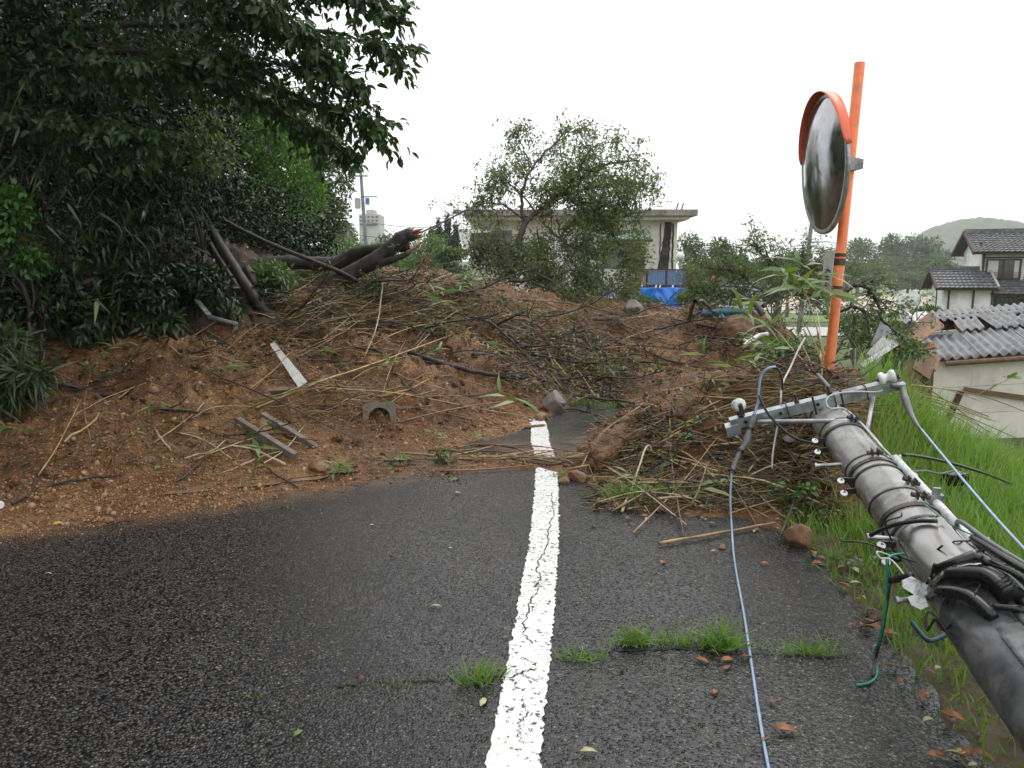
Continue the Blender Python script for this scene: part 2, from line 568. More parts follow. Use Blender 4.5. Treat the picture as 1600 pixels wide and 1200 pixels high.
def mud_h(x, y):
    h = mud_base(x, y)
    x, y = np.asarray(x, float), np.asarray(y, float)
    a = sstep(0.0, 0.35, h)                                   # lumps grow away from the thin edge
    lump = fbm(x * 1.7, y * 1.7, 4, 11) * 0.22
    clod = np.abs(fbm(x * 4.5, y * 4.5, 4, 23, 0.55)) * 0.20
    fine = fbm(x * 14, y * 14, 3, 31, 0.6) * 0.045
    return h + (lump + clod - 0.03) * a + fine * (0.25 + 0.75 * a) * 0.9 + fbm(x * 6, y * 6, 3, 5) * 0.018

def ground_h(x, y):
    x, y = np.asarray(x, float), np.asarray(y, float)
    z = -0.07 - 0.10 * sstep(1.6, 3.6, x) - 0.5 * sstep(3.2, 5.5, x) - 1.6 * sstep(5.0, 9.5, x) - 1.2 * sstep(9, 26, x)
    z = np.where(y > 7.5, np.minimum(z, -0.1 - 3.35 * sstep(8, 26, y)), z)
    z = z + sstep(-4.0, -22, x) * 9.0 * (1 - sstep(24, 60, y)) * (1 - 0.7 * sstep(-22, -90, x))
    rough = sstep(3, 10, np.hypot(x, y))
    return z + fbm(x * 0.8, y * 0.8, 3, 3) * 0.06 * rough
VALLEY = -3.45

def surf(px, py, lift=0.0):
    """the point of the slide, road or ground seen at a photo pixel"""
    u, v = (px - 800) / F_PX, (py - 600) / F_PX
    lo, hi = 2.0, 60.0
    for step in (0.30, 0.03, 0.004):
        d = np.arange(lo, hi + step, step)
        X, Y, Z = u * d, d * (CP - v * SP), EYE + d * (-SP - v * CP)
        below = Z < top_h(X, Y)
        if not below.any():
            lo, hi = d[-1] - step, d[-1]
            continue
        k = int(np.argmax(below))
        lo, hi = d[max(k - 1, 0)], d[k]
        if step == 0.30 and False: pass
    X, Y = u * hi, hi * (CP - v * SP)
    return Vector((X, Y, float(top_h(np.array([X]), np.array([Y]))[0]) + lift))
def _top_exact(X, Y):
    X, Y = np.asarray(X, float), np.asarray(Y, float)
    m = (Y > 2.9) & (Y < 28) & (X > -16) & (X < 8)
    H = ground_h(X, Y)
    H = np.where((X < road_edge(Y)) & (X > -4) & (Y < 9.5) & (Y > -6), np.maximum(H, 0.0), H)
    if m.any():
        mm = mud_h(X[m], Y[m]) if X.shape else mud_h(X, Y)
        if X.shape:
            H[m] = np.maximum(H[m], mm)
        else:
            H = np.maximum(H, mm)
    return H
def road_edge(y):
    y = np.asarray(y, float)
    return 1.27 + 0.105 * y + fbm(y * 2.1, y * 0 + 3, 4, 71) * 0.14

_TS = 0.035
_tx = np.arange(-17, 8.6, _TS); _ty = np.arange(0.8, 29, _TS)
_TOP = None
def top_h(X, Y):
    """height of the topmost ground, road or mud (looked up in a fine grid)"""
    global _TOP
    if _TOP is None:
        _TOP = _top_exact(*np.meshgrid(_tx, _ty))
    X, Y = np.asarray(X, float), np.asarray(Y, float)
    inside = (X > -16.9) & (X < 8.5) & (Y > .9) & (Y < 28.9)
    fx = np.clip((X + 17) / _TS, 0, len(_tx) - 1.001); fy = np.clip((Y - .8) / _TS, 0, len(_ty) - 1.001)
    ix, iy = fx.astype(int), fy.astype(int)
    ax, ay = fx - ix, fy - iy
    H = (_TOP[iy, ix] * (1 - ax) + _TOP[iy, ix + 1] * ax) * (1 - ay) + (_TOP[iy + 1, ix] * (1 - ax) + _TOP[iy + 1, ix + 1] * ax) * ay
    if not inside.all():
        H = np.where(inside, H, ground_h(X, Y))
    return H

# ------------------------------------------------------------------ ground, road, slide
def graded(*segs):
    out = [np.array([segs[0][0]])]
    for a, b, n, p in segs:
        t = np.linspace(0, 1, n + 1)[1:]
        out.append(a + (b - a) * (t ** p if p >= 1 else 1 - (1 - t) ** (1 / p)))
    return np.concatenate(out)
def grid_mesh(name, xs, ys, fn, mat, smooth=True, cull=None):
    X, Y = np.meshgrid(xs, ys)
    Z = fn(X, Y)
    V = np.stack([X.ravel(), Y.ravel(), Z.ravel()], 1)
    nx, ny = len(xs), len(ys)
    i = np.arange(nx - 1)[None, :] + (np.arange(ny - 1) * nx)[:, None]
    i = i.ravel()
    Fq = np.stack([i, i + 1, i + 1 + nx, i + nx], 1)
    if cull is not None:
        keep = cull(V)[Fq].any(1)
        Fq = Fq[keep]
        used = np.zeros(len(V), bool); used[Fq.ravel()] = True
        idx = np.cumsum(used) - 1
        V, Fq = V[used], idx[Fq]
    return np_mesh(name, V, Fq, mat, smooth=smooth)

xs = graded((-2500, -60, 24, 0.3), (-60, -14, 24, 1), (-14, 12, 120, 1), (12, 60, 36, 1), (60, 2500, 24, 3))
ys = graded((-400, -10, 14, 0.3), (-10, 30, 130, 1), (30, 120, 36, 1), (120, 3200, 26, 3))
ground = grid_mesh('ground', xs, ys, ground_h, M['valley_ground'])
tag(ground, 'green valley ground falling away from the road', kind='structure')
verge = grid_mesh('verge', np.linspace(1.0, 6.5, 120), np.linspace(-3, 10, 200), lambda x, y: ground_h(x, y) + .02 + fbm(x * 5, y * 5, 4, 55) * .05, M['verge_soil'])
tag(verge, 'dark soil of the grass verge beside the road', kind='structure')

rv, rf = [], []
ysr = np.arange(-8, 9.9, 0.06)
ed = road_edge(ysr)
for i, y in enumerate(ysr):
    rv += [(-4.4, y, 0.0), (ed[i] - 0.25, y, 0.0), (ed[i], y, -0.012), (ed[i] + 0.02, y, -0.09)]
    if i:
        o = 4 * (i - 1)
        for k in range(3):
            rf.append((o + k, o + k + 1, o + k + 5, o + k + 4))
road = MB().add(rv, rf).build('road', M['asphalt'])
tag(road, 'wet dark asphalt road running under the landslide', kind='structure')

# white line, ragged edges, butting pieces
LINE = [(800, 1330), (800, 1200), (822, 1060), (840, 930), (851, 830), (854, 745), (851, 712), (844, 690), (843, 672), (838, 655)]
lc = catmull([G(*p) for p in LINE], 24)
lc = [lc[0] + (lc[0] - lc[6]) * 6] + lc
def line_strip():
    lv, lf = [], []
    pts = []
    for a, b in zip(lc[:-1], lc[1:]):
        n = max(1, int((b - a).length / 0.006))
        for k in range(n):
            pts.append(a.lerp(b, k / n))
    for i, p in enumerate(pts):
        t = (pts[min(i + 1, len(pts) - 1)] - pts[max(i - 1, 0)]).normalized()
        s = Vector((t.y, -t.x, 0))
        e1 = float(vnoise(p.y * 55, 1.3, 41)) * 0.016 + float(vnoise(p.y * 19, 2.3, 43)) * 0.010
        e2 = float(vnoise(p.y * 55, 7.3, 45)) * 0.016 + float(vnoise(p.y * 19, 8.3, 47)) * 0.010
        w = 0.083
        lv += [p + s * (-w + e1) + Vector((0, 0, .004)), p + s * (w + e2) + Vector((0, 0, .004))]
        if i:
            o = 2 * (i - 1)
            lf.append((o, o + 1, o + 3, o + 2))
    return MB().add(lv, lf)
line = line_strip().build('painted_line', M['road_paint'], road)
line['label'] = 'worn white painted line with cracks'

simple('crack_dark', (.012, .011, .010), 0.9, var=0.3, scale=40)
def crack(pix, w, z, seed):
    pts = catmull([G(*p) for p in pix], 14)
    r = random.Random(seed)
    v, f = [], []
    dx = 0
    for i, p in enumerate(pts):
        t = (pts[min(i + 1, len(pts) - 1)] - pts[max(i - 1, 0)]).normalized()
        s = Vector((t.y, -t.x, 0))
        dx = dx * 0.6 + r.uniform(-.011, .011)
        ww = w * r.uniform(0.25, 1.2) * (0.3 if i in (0, len(pts) - 1) else 1)
        v += [p + s * (dx - ww) + Vector((0, 0, z)), p + s * (dx + ww) + Vector((0, 0, z))]
        if i:
            o = 2 * (i - 1)
            f.append((o, o + 1, o + 3, o + 2))
    c = MB().add(v, f).build('crack', M['crack_dark'], road)
    return c
crack([(862, 770), (863, 800), (857, 845), (843, 880), (845, 910)], .0035, .0065, 1)
crack([(846, 905), (838, 925), (826, 960), (822, 990), (824, 1010)], .0030, .0065, 2)
crack([(785, 1066), (812, 1052), (836, 1046)], .0045, .0065, 3)
crack([(800, 1052), (830, 1060), (850, 1064)], .0025, .0068, 4)
crack([(520, 1072), (640, 1066), (745, 1062), (790, 1054), (870, 1030), (960, 1018), (1080, 1016), (1170, 1022), (1260, 1028), (1340, 1022)], .005, .0035, 5)
crack([(824, 1110), (812, 1140), (816, 1165)], .0022, .0065, 6)
crack([(846, 790), (858, 796), (868, 794)], .0022, .0065, 7)

def keep_mud(V):
    onroad = (V[:, 0] < road_edge(V[:, 1])) & (V[:, 0] > -4.2) & (V[:, 1] < 9.6)
    return (~onroad & (V[:, 2] > ground_h(V[:, 0], V[:, 1]) - 0.05)) | (V[:, 2] > -0.02)
mx_ = graded((-16, -5.2, 60, 0.7), (-5.2, 3.6, 330, 1), (3.6, 8, 60, 1.3))
my_ = np.concatenate([graded((3.0, 28, 10, 1))[:0], 3.0 + 25.0 * (np.expm1(np.linspace(0, 1, 360) * 2.6) / np.expm1(2.6))])
mud = grid_mesh('mud_slope', mx_, my_, mud_h, M['mud'], cull=keep_mud)
tag(mud, 'brown landslide mud and gravel spread over the road', kind='structure')

# muddy puddle at the foot of the slide
simple('muddy_water', (.20, .125, .070), 0.06, var=0.15, scale=3, spec=0.6)
def blob(name, cpx, rx, ry, z, mat, label, seed):
    c = G(*cpx)
    v = [(c.x, c.y, z)]
    n = 64
    for k in range(n):
        a = 2 * math.pi * k / n
        r = 1 + float(fbm(math.cos(a) * 2 + seed, math.sin(a) * 2, 3, 61)) * 0.55
        v.append((c.x + math.cos(a) * rx * r + math.sin(a) * ry * 0.9, c.y + math.sin(a) * ry * r + math.cos(a) * rx * 0.42, z))
    o = MB().add(v, [(0, 1 + k, 1 + (k + 1) % n) for k in range(n)]).build(name, mat)
    return tag(o, label, kind='structure')
blob('puddle', (418, 757), .66, .15, .021, M['muddy_water'], 'shallow muddy puddle at the edge of the slide', 1)
blob('puddle', (575, 735), .34, .10, .011, M['muddy_water'], 'thin muddy water film on the asphalt', 4)
blob('puddle', (822, 668), .20, .08, .0125, M['muddy_water'], 'narrow puddle beside the far piece of road line', 9)

# loose gravel over the slide: uncountable
ICO_V = np.array([[-.526, 0, .851], [.526, 0, .851], [-.526, 0, -.851], [.526, 0, -.851], [0, .851, .526], [0, .851, -.526], [0, -.851, .526], [0, -.851, -.526], [.851, .526, 0], [-.851, .526, 0], [.851, -.526, 0], [-.851, -.526, 0]])
ICO_F = np.array([[0, 4, 1], [0, 9, 4], [9, 5, 4], [4, 5, 8], [4, 8, 1], [8, 10, 1], [8, 3, 10], [5, 3, 8], [5, 2, 3], [2, 7, 3], [7, 10, 3], [7, 6, 10], [7, 11, 6], [11, 0, 6], [0, 1, 6], [6, 1, 10], [9, 0, 11], [9, 11, 2], [9, 2, 5], [7, 2, 11]])
OCT_V = np.array([[1, 0, 0], [-1, 0, 0], [0, 1, 0], [0, -1, 0], [0, 0, 1], [0, 0, -1.0]])
OCT_F = np.array([[0, 2, 4], [2, 1, 4], [1, 3, 4], [3, 0, 4], [2, 0, 5], [1, 2, 5], [3, 1, 5], [0, 3, 5]])
def stones(XYZ, S, T=(ICO_V, ICO_F)):
    n, k = len(XYZ), len(T[0])
    q = RNG.normal(size=(n, 4)); q /= np.linalg.norm(q, axis=1, keepdims=True)
    w, x, y, z = q.T
    R = np.stack([1 - 2 * (y * y + z * z), 2 * (x * y - z * w), 2 * (x * z + y * w), 2 * (x * y + z * w), 1 - 2 * (x * x + z * z), 2 * (y * z - x * w), 2 * (x * z - y * w), 2 * (y * z + x * w), 1 - 2 * (x * x + y * y)], 1).reshape(n, 3, 3)
    sc = S[:, None] * RNG.uniform(0.55, 1.15, (n, 3))
    V = T[0][None] * sc[:, None, :] * RNG.uniform(0.78, 1.12, (n, k, 1))
    V = np.einsum('nij,nkj->nki', R, V) + XYZ[:, None, :]
    return V.reshape(-1, 3), (T[1][None] + (np.arange(n) * k)[:, None, None]).reshape(-1, 3)
def scatter_xy(n, x0, x1, y0, y1, dens):
    x, y = RNG.uniform(x0, x1, n), RNG.uniform(y0, y1, n)
    k = RNG.uniform(0, 1, n) < dens(x, y)
    x, y = x[k], y[k]
    return x, y, mud_h(x, y)
def gravel():
    lb = LB()
    def d1(x, y):
        h = mud_base(x, y)
        return (h > -.004) * (0.25 + 0.75 * sstep(-.15, .25, fbm(x * 1.3, y * 1.3, 3, 91) + (h < .25) * .25)) * (0.25 + 0.75 * (h < 0.9))
    x, y, z = scatter_xy(44000, -4.2, 0.2, 3.9, 8.6, d1)
    s = 0.0045 + 0.011 * RNG.power(0.7, len(x)) ** 2
    k = z > 0
    lb.add(*stones(np.stack([x, y, z + s * 0.25], 1)[k], s[k], (OCT_V, OCT_F)))
    x, y, z = scatter_xy(3400, -4.2, 0.3, 3.9, 9.0, d1)
    s = 0.008 + 0.024 * RNG.power(0.5, len(x)) ** 3
    k = z > 0
    lb.add(*stones(np.stack([x, y, z + s * 0.15], 1)[k], s[k]))
    def d2(x, y):
        h = mud_base(x, y)
        return (h > 0.0) * 0.8
    x, y, z = scatter_xy(9000, 0.0, 3.4, 4.5, 13.5, d2)
    s = 0.004 + 0.022 * RNG.power(0.5, len(x)) ** 3
    lb.add(*stones(np.stack([x, y, z + s * 0.2], 1), s, (OCT_V, OCT_F)))
    x, y, z = scatter_xy(7000, -4.0, 0.6, 8.0, 13.5, d2)
    s = 0.006 + 0.030 * RNG.power(0.5, len(x)) ** 3
    lb.add(*stones(np.stack([x, y, z + s * 0.2], 1), s, (OCT_V, OCT_F)))
    # stones washed out onto the wet asphalt
    n = 5200
    x = RNG.uniform(-3.3, 0.4, n); foot = 6.02 + 0.62 * x + .25 * fbm(x * 2.5, x * 0, 3, 88)
    y = foot - RNG.exponential(.10, n) + .03
    s = 0.0025 + 0.008 * RNG.power(0.5, n) ** 2
    lb.add(*stones(np.stack([x, y, s * .4], 1), s, (OCT_V, OCT_F)))
    n = 1400
    x = RNG.uniform(0.5, 1.9, n); y = 5.72 - .63 * x - RNG.exponential(.07, n) + .06
    s = 0.003 + 0.010 * RNG.power(0.5, n) ** 2
    lb.add(*stones(np.stack([x, y, s * .4], 1), s, (OCT_V, OCT_F)))
    o = lb.build('gravel', M['gravel_stone'])
    tag(o, 'loose tan gravel and clods over the mud', kind='stuff')
gravel()
def clods():
    lb = LB()
    for n, x0, x1, y0, y1, sm in ((2600, -4.4, 0.6, 4.6, 11.5, .050), (1900, 0.3, 2.9, 4.7, 8.0, .045), (2200, -2.5, 4.2, 8.0, 14.5, .075)):
        x, y, z = scatter_xy(n, x0, x1, y0, y1, lambda x, y: (mud_base(x, y) > .04) * (.15 + .85 * (fbm(x * 1.1, y * 1.1, 3, 131) > 0.0)))
        s = .012 + sm * RNG.power(.5, len(x)) ** 2.2
        V, Fa = stones(np.stack([x, y, z + s * .05], 1), s)
        lb.add(V, Fa)
    o = lb.build('mud_clods', M['mud'])
    o.data.polygons.foreach_set('use_smooth', [False] * len(o.data.polygons))
    tag(o, 'crumbled clods of brown earth over the slide', kind='stuff')
clods()

# ------------------------------------------------------------------ object materials
simple('wet_concrete', (.33, .33, .315), 0.24, var=0.30, scale=7, bumpy=0.002, dirt=(.11, .105, .09), dscale=4.0, coat=.3)
simple('galvanised', (.46, .48, .50), 0.38, metal=0.75, var=0.22, scale=14, dirt=(.22, .22, .22), dscale=9)
simple('dark_steel', (.055, .055, .058), 0.38, metal=0.5, var=0.4, scale=30, dirt=(.10, .07, .05), dscale=12)
simple('black_rubber', (.012, .012, .013), 0.28, var=0.3, scale=20, spec=0.5)
simple('grey_sleeve', (.14, .145, .155), 0.34, var=0.25, scale=18)
simple('porcelain', (.74, .75, .74), 0.12, var=0.06, scale=10, coat=0.5, dirt=(.45, .44, .40), dscale=14)
simple('wire_blue', (.30, .42, .56), 0.22, var=0.15, scale=25, metal=0.2)
simple('wire_white', (.55, .55, .53), 0.35, var=0.15, scale=25, dirt=(.30, .28, .25), dscale=12)
simple('wire_green', (.02, .27, .20), 0.3, var=0.2, scale=20)
simple('white_pipe', (.68, .69, .70), 0.28, var=0.08, scale=6, dirt=(.36, .36, .36), dscale=8)
simple('dull_plate', (.29, .295, .30), 0.30, metal=0.35, var=0.3, scale=12, dirt=(.11, .11, .11), dscale=9, bumpy=0.001)
simple('dark_cover', (.10, .102, .106), 0.20, var=0.5, scale=9, dirt=(.19, .19, .19), dscale=11, bumpy=0.001)
simple('sheet_metal', (.34, .34, .33), 0.24, metal=0.85, var=0.2, scale=3, dirt=(.24, .235, .22), dscale=2.5, bumpy=0.001)
simple('white_label', (.76, .77, .78), 0.4, var=0.06, scale=10, dirt=(.10, .10, .11), dscale=26)
simple('copper', (.42, .16, .07), 0.35, metal=0.8, var=0.2)
simple('blue_tube', (.012, .045, .10), 0.35, var=0.2)
simple('orange_paint', (.84, .205, .055), 0.36, var=0.10, scale=9, dirt=(.50, .16, .07), dscale=6, bumpy=.0006)
simple('hood_red', (.88, .175, .085), 0.35, var=0.08, scale=5)
simple('strap', (.10, .065, .05), 0.45, metal=0.5, var=0.3, scale=30)
simple('grey_board', (.40, .385, .37), 0.6, var=0.15, scale=12, dirt=(.28, .26, .24), dscale=14)
simple('ink', (.015, .015, .018), 0.6, var=0.2)
def mat_mirror():
    m, nt, b = new_mat('mirror_face')
    d = ramp(nt, [(0.50, 0.0), (0.75, 1.0)], noise(nt, 7, 6, 0.7, 0.5))
    c = mixc(nt, d, (.34, .34, .37), (.20, .185, .18))
    nt.links.new(c, b.inputs['Base Color'])
    b.inputs['Metallic'].default_value = 0.95
    nt.links.new(ramp(nt, [(0.4, 0.07), (0.8, 0.30)], noise(nt, 9, 5, 0.7)), b.inputs['Roughness'])
mat_mirror()

# ------------------------------------------------------------------ fallen concrete utility pole
TIP, NEAR = P(1288, 645, 4.5), P(1664, 1130, 2.0)
AX = (NEAR - TIP).normalized()
UP = (Vector((0, 0, 1)) - AX * AX.z).normalized()
SD = UP.cross(AX).normalized()
if SD.x < 0: SD = -SD
def prad(t): return 0.103 + 0.0067 * t
def on(t, deg, off=0.0):
    """point on the pole skin: t metres from the tip, deg from its right side over its top"""
    a = math.radians(deg)
    return TIP + AX * t + (SD * math.cos(a) + UP * math.sin(a)) * (prad(t) + off)
BUTT = 6.4
pole = thing('utility_pole', 'fallen grey concrete utility pole with crossarm lying along the grass verge', 'utility pole', TIP + AX * 3.0)
mb = MB()
ts = [-0.012, 0.0, 0.004] + [0.2 * i for i in range(1, 33)]
mb.lathe([(prad(0) - 0.012, -0.012), (prad(0), 0.0)] + [(prad(t), t) for t in np.linspace(0.05, BUTT, 40)], TIP, AX, 40)
mb.build('shaft', M['wet_concrete'], pole, smooth=False)
for p in pole.children:
    p.data.polygons.foreach_set('use_smooth', [len(f.vertices) == 4 for f in p.data.polygons])

def band(t, w=0.02, th=0.006, name='band', tilt=0.0, ears=None, mat='dark_steel'):
    """steel clamp band: open ring with bolted ears"""
    v, f = [], []
    n = 48
    for k in range(n):
        a = 2 * math.pi * k / n
        for tt, rr in ((-w / 2, 0.001), (-w / 2, th), (w / 2, th), (w / 2, 0.001)):
            t2 = t + tt + math.sin(a) * tilt
            v.append(on(t2, math.degrees(a), rr))
    for k in range(n):
        k2 = (k + 1) % n
        for j in range(4):
            f.append((4 * k + j, 4 * k + (j + 1) % 4, 4 * k2 + (j + 1) % 4, 4 * k2 + j))
    m = MB().add(v, f)
    for d in (ears or ()):
        for s in (-1, 1):
            q = on(t, d + s * 5.5, th)
            out = (q - (TIP + AX * t)).normalized()
            m.bar(q - out * .002, q + out * 0.034, 0.030, 0.006, up=SD.cross(AX) if abs(d) > 45 else UP)
        q0, q1 = on(t, d - 15, 0.024), on(t, d + 15, 0.024)
        m.tube([q0, q1], 0.0065, 8)
        m.tube([q0 + (q0 - q1) * .02, q0 + (q1 - q0) * .18], 0.011, 6)
        m.tube([q1 + (q1 - q0) * .02, q1 + (q0 - q1) * .18], 0.011, 6)
    return m.build(name, M[mat], pole, smooth=False)
band(0.46, 0.028, 0.007, tilt=0.05, ears=(75,))
band(0.36, 0.010, 0.004, tilt=0.05)
band(0.98, 0.030, 0.007, tilt=0.04, ears=(95,))
band(1.05, 0.014, 0.006, tilt=0.04)
band(0.90, 0.008, 0.004, tilt=0.05)
band(1.30, 0.012, 0.004, tilt=0.05, ears=(70,))
band(1.47, 0.030, 0.007, tilt=0.05, ears=(80,))
band(1.60, 0.016, 0.006, tilt=0.03)
band(0.10, 0.014, 0.005, tilt=0.02)

def shackle(t, deg, off=0.0):
    """eye bolt with two pale washers standing off the skin"""
    m = MB()
    q = on(t, deg, 0.004)
    out = (q - (TIP + AX * t)).normalized()
    e = q + out * 0.055
    m.bar(q, e, 0.026, 0.008, up=AX)
    m.tube([e - AX * .014, e + AX * .014], 0.008, 8)
    o = m.build('shackle', M['dark_steel'], pole)
    w = MB()
    w.lathe([(0.009, -.003), (.0165, -.003), (.0165, .003), (.009, .003)], e + AX * .014 + out * .004, AX * .55 + UP, 16)
    w.build('washer', M['porcelain'], o)
for t, d in ((0.50, 178), (0.56, 192), (1.04, 178), (1.10, 190), (1.66, 180), (1.72, 193), (0.98, 8), (1.52, 4)):
    shackle(t, d)
def step_bolt(t, deg, L=0.15):
    m = MB()
    q = on(t, deg, -0.01)
    out = (q - (TIP + AX * t)).normalized()
    m.tube([q, q + out * L], 0.0095, 10)
    m.tube([q + out * (L - .006), q + out * (L + .004)], 0.014, 10)
    m.build('step_bolt', M['galvanised'], pole, smooth=False)
step_bolt(0.80, 186, 0.13); step_bolt(1.62, 178, 0.11); step_bolt(0.72, 2, 0.10); step_bolt(2.02, 188, 0.12); step_bolt(1.25, 4, 0.08)

# crossarm: hollow square steel beam with bolts, U straps, brace and two insulators
A0, A1 = P(1141, 662, 4.46), P(1408, 598, 4.22)
arm = MB()
ad = (A1 - A0).normalized()
aup = (UP - ad * ad.dot(UP)).normalized()
asd = ad.cross(aup)
def apt(f, h=0.0, s=0.0): return A0.lerp(A1, f) + aup * h + asd * s
w_ = 0.062
for k, (h, s, ww, hh) in enumerate(((w_ / 2 - .004, 0, w_, .008), (-w_ / 2 + .004, 0, w_, .008), (0, w_ / 2 - .004, .0078, w_ - .016), (0, -w_ / 2 + .004, .0078, w_ - .016))):
    arm.bar(apt(0, h, s), apt(1, h, s), ww, hh, up=aup)
crossarm = arm.build('crossarm', M['galvanised'], pole)
crossarm['label'] = 'galvanised steel crossarm'
for fpos in (0.41, 0.60):
    m = MB()
    m.tube([apt(fpos, -.05, 0), apt(fpos, .085, 0)], 0.008, 8)
    m.tube([apt(fpos, .034, 0), apt(fpos, .050, 0)], 0.015, 6)
    m.build('bolt', M['dark_steel'], crossarm)
for fpos in (0.345, 0.62, 0.80):
    m = MB()
    pts = [apt(fpos, -.036, -.036), apt(fpos, .036, -.036), apt(fpos, .036, .036), apt(fpos, -.036, .036), apt(fpos, -.036, -.036)]
    for a, b in zip(pts[:-1], pts[1:]):
        m.bar(a, b, 0.012, 0.004, up=ad)
    m.build('strap', M['dark_steel'], crossarm)
for fpos in (0.09, 0.30, 0.52):
    m = MB()
    q = apt(fpos, 0.0, w_ / 2 + .0005) if apt(0, 0, 1).y < A0.y else apt(fpos, 0.0, -w_ / 2 - .0005)
    dd_ = (q - apt(fpos)).normalized()
    m.lathe([(.010, 0), (.010, .0015)], q, dd_, 14)
    m.build('bolt_hole', M['crack_dark'], crossarm)
MB().tube([apt(0.16, -.01, .05 if apt(0, 0, 1).y < A0.y else -.05), on(0.46, 62, .02)], 0.013, 10).build('brace', M['galvanised'], pole)
MB().tube([apt(0.86, -.02, -.045), on(0.46, 30, .02)], 0.011, 8).build('brace', M['galvanised'], pole)
# vertical pin clamps round the tip
for fpos in (0.50, 0.66):
    MB().tube([apt(fpos, .055, .028), apt(fpos, -.09, .03), on(0.12, 110 if fpos < .6 else 60, .012)], 0.007, 8).build('bolt', M['dark_steel'], pole)

def insulator(pos, axis, arm_pt, name='insulator'):
    prof = [(.014, -.046), (.036, -.044), (.041, -.030), (.038, -.018), (.026, -.012), (.024, -.004), (.026, .004), (.038, .014), (.042, .026), (.038, .042), (.016, .046)]
    o = MB().lathe([(r * .95, h) for r, h in prof], pos, axis, 24).build(name, M['porcelain'], crossarm, smooth=True)
    ax = Vector(axis).normalized()
    m = MB()
    for s in (-1, 1):
        m.bar(pos + ax * s * .052, Vector(arm_pt) + ax * s * .050, 0.026, 0.007, up=ax)
    m.tube([pos - ax * .062, pos + ax * .062], 0.009, 8)
    m.bar(Vector(arm_pt) - ax * .054, Vector(arm_pt) + ax * .054, .03, .008)
    m.build('bracket', M['dark_steel'], o)
insulator(P(1154, 633, 4.42), (-0.12, -0.92, 0.22), apt(0.075, .035))
insulator(P(1386, 590, 4.22), (0.90, -0.30, 0.30), apt(0.945, .035))
m = MB()
m.lathe([(.012, 0), (.018, .01), (.018, .06), (.010, .075)], P(1392, 602, 4.2), (1, -.25, .1), 14)
m.build('end_cap', M['galvanised'], crossarm)
# plate bent over the left end of the arm
m = MB()
m.bar(apt(-.035, -.012, .0), apt(.05, -.012, .0), .085, .012, up=aup)
m.bar(apt(-.035, -.036, .040), apt(.05, -.036, .040), .010, .06, up=aup)
m.build('end_bracket', M['galvanised'], crossarm)

# conduit pipe along the right of the shaft with straps
pp = [on(t, 40, .021) for t in np.linspace(0.93, 2.28, 14)]
pipe = MB().tube(pp, 0.0185, 14).build('conduit', M['white_pipe'], pole, smooth=True)
pipe['label'] = 'pale plastic conduit strapped along the shaft'
for t in (1.42, 1.86):
    m = MB()
    c = on(t, 40, .021)
    m.bar(c - AX * .017 + UP * .004, c + AX * .017 + UP * .004, 0.052, 0.060, up=UP)
    m.bar(c + UP * .03, c + UP * .062, .03, .012, up=AX)
    m.build('strap', M['dull_plate'], pipe)

# bent sheet-metal hood over the middle of the shaft
hv, hf = [], []
nt_, na = 25, 37
for i in range(nt_):
    t = 1.66 + 0.46 * i / (nt_ - 1)
    for k in range(na):
        dg = 52 + (168 - 52) * k / (na - 1)
        lift = 0.012 + 0.050 * (i / (nt_ - 1)) ** 1.3 * (0.45 + 0.55 * math.sin(math.pi * k / (na - 1)))
        kk, ii = k * 14 / 36, i * 8 / 24
        lift += 0.004 * math.sin(ii * .8 + kk * .3) + 0.022 * max(0, 1 - abs(kk - 4) / .8)
        e = (0.05 * abs(kk - 6) / 6 + random.uniform(0, .006)) if i == nt_ - 1 else 0
        hv.append(on(t - e + (0.045 * max(0, 1 - abs(kk - 3.5) / 2) if i == 0 else 0), dg, lift))
for i in range(nt_ - 1):
    for k in range(na - 1):
        hf.append((i * na + k, i * na + k + 1, (i + 1) * na + k + 1, (i + 1) * na + k))
hood = MB().add(hv, hf).build('hood', M['sheet_metal'], pole, smooth=True)
sm = hood.modifiers.new('thick', 'SOLIDIFY'); sm.thickness = 0.004
hood['label'] = 'bent bare metal hood'

# cable terminal: black moulded boots gripping the shaft
m = MB()
def boot(path, rad, n=12):
    rad = [r * .60 for r in rad]
    m.tube(catmull(path, 5), [rad[min(int(i / 5), len(rad) - 1)] for i in range(5 * (len(path) - 1) + 1)], n)
boot([on(2.02, 150, .015), on(2.10, 128, .045), on(2.17, 100, .055), on(2.26, 88, .040)], [.026, .040, .044, .032])
boot([on(2.06, 175, .02), on(2.14, 150, .05), on(2.24, 128, .05), on(2.34, 118, .02)], [.022, .034, .036, .026])
boot([on(2.12, 95, .05), on(2.20, 78, .05), on(2.31, 74, .03)], [.036, .034, .024])
boot([on(2.30, 112, .028), on(2.33, 92, .034), on(2.33, 70, .03)], [.018, .022, .014])
for i, t in enumerate((2.215, 2.235, 2.255, 2.275)):
    m.lathe([(.030, -.006), (.040, 0), (.030, .006)], on(t, 88, .042), AX, 16)
m.tube([on(2.05, 60, .03), on(2.08, 100, .075), on(2.05, 140, .05)], .020, 10)
boots = m.build('terminal_boot', M['black_rubber'], pole, smooth=True)
lab = MB()
q = on(2.06, 172, .055)
poly = [(-.075, .045), (-.03, .075), (.02, .055), (.055, .062), (.05, .01), (.02, -.005), (.035, -.05), (.0, -.075), (-.04, -.062), (-.055, -.03), (-.025, -.01), (-.07, .012)]
ex, ey = (SD * .92 + AX * .3).normalized(), (UP * .8 - AX * .5).normalized()
lab.prism([q + ex * a * .72 + ey * b * .72 for a, b in poly], 0.003)
lb_ = lab.build('label_plate', M['white_label'], pole)
lb_['label'] = 'torn white plastic plate'

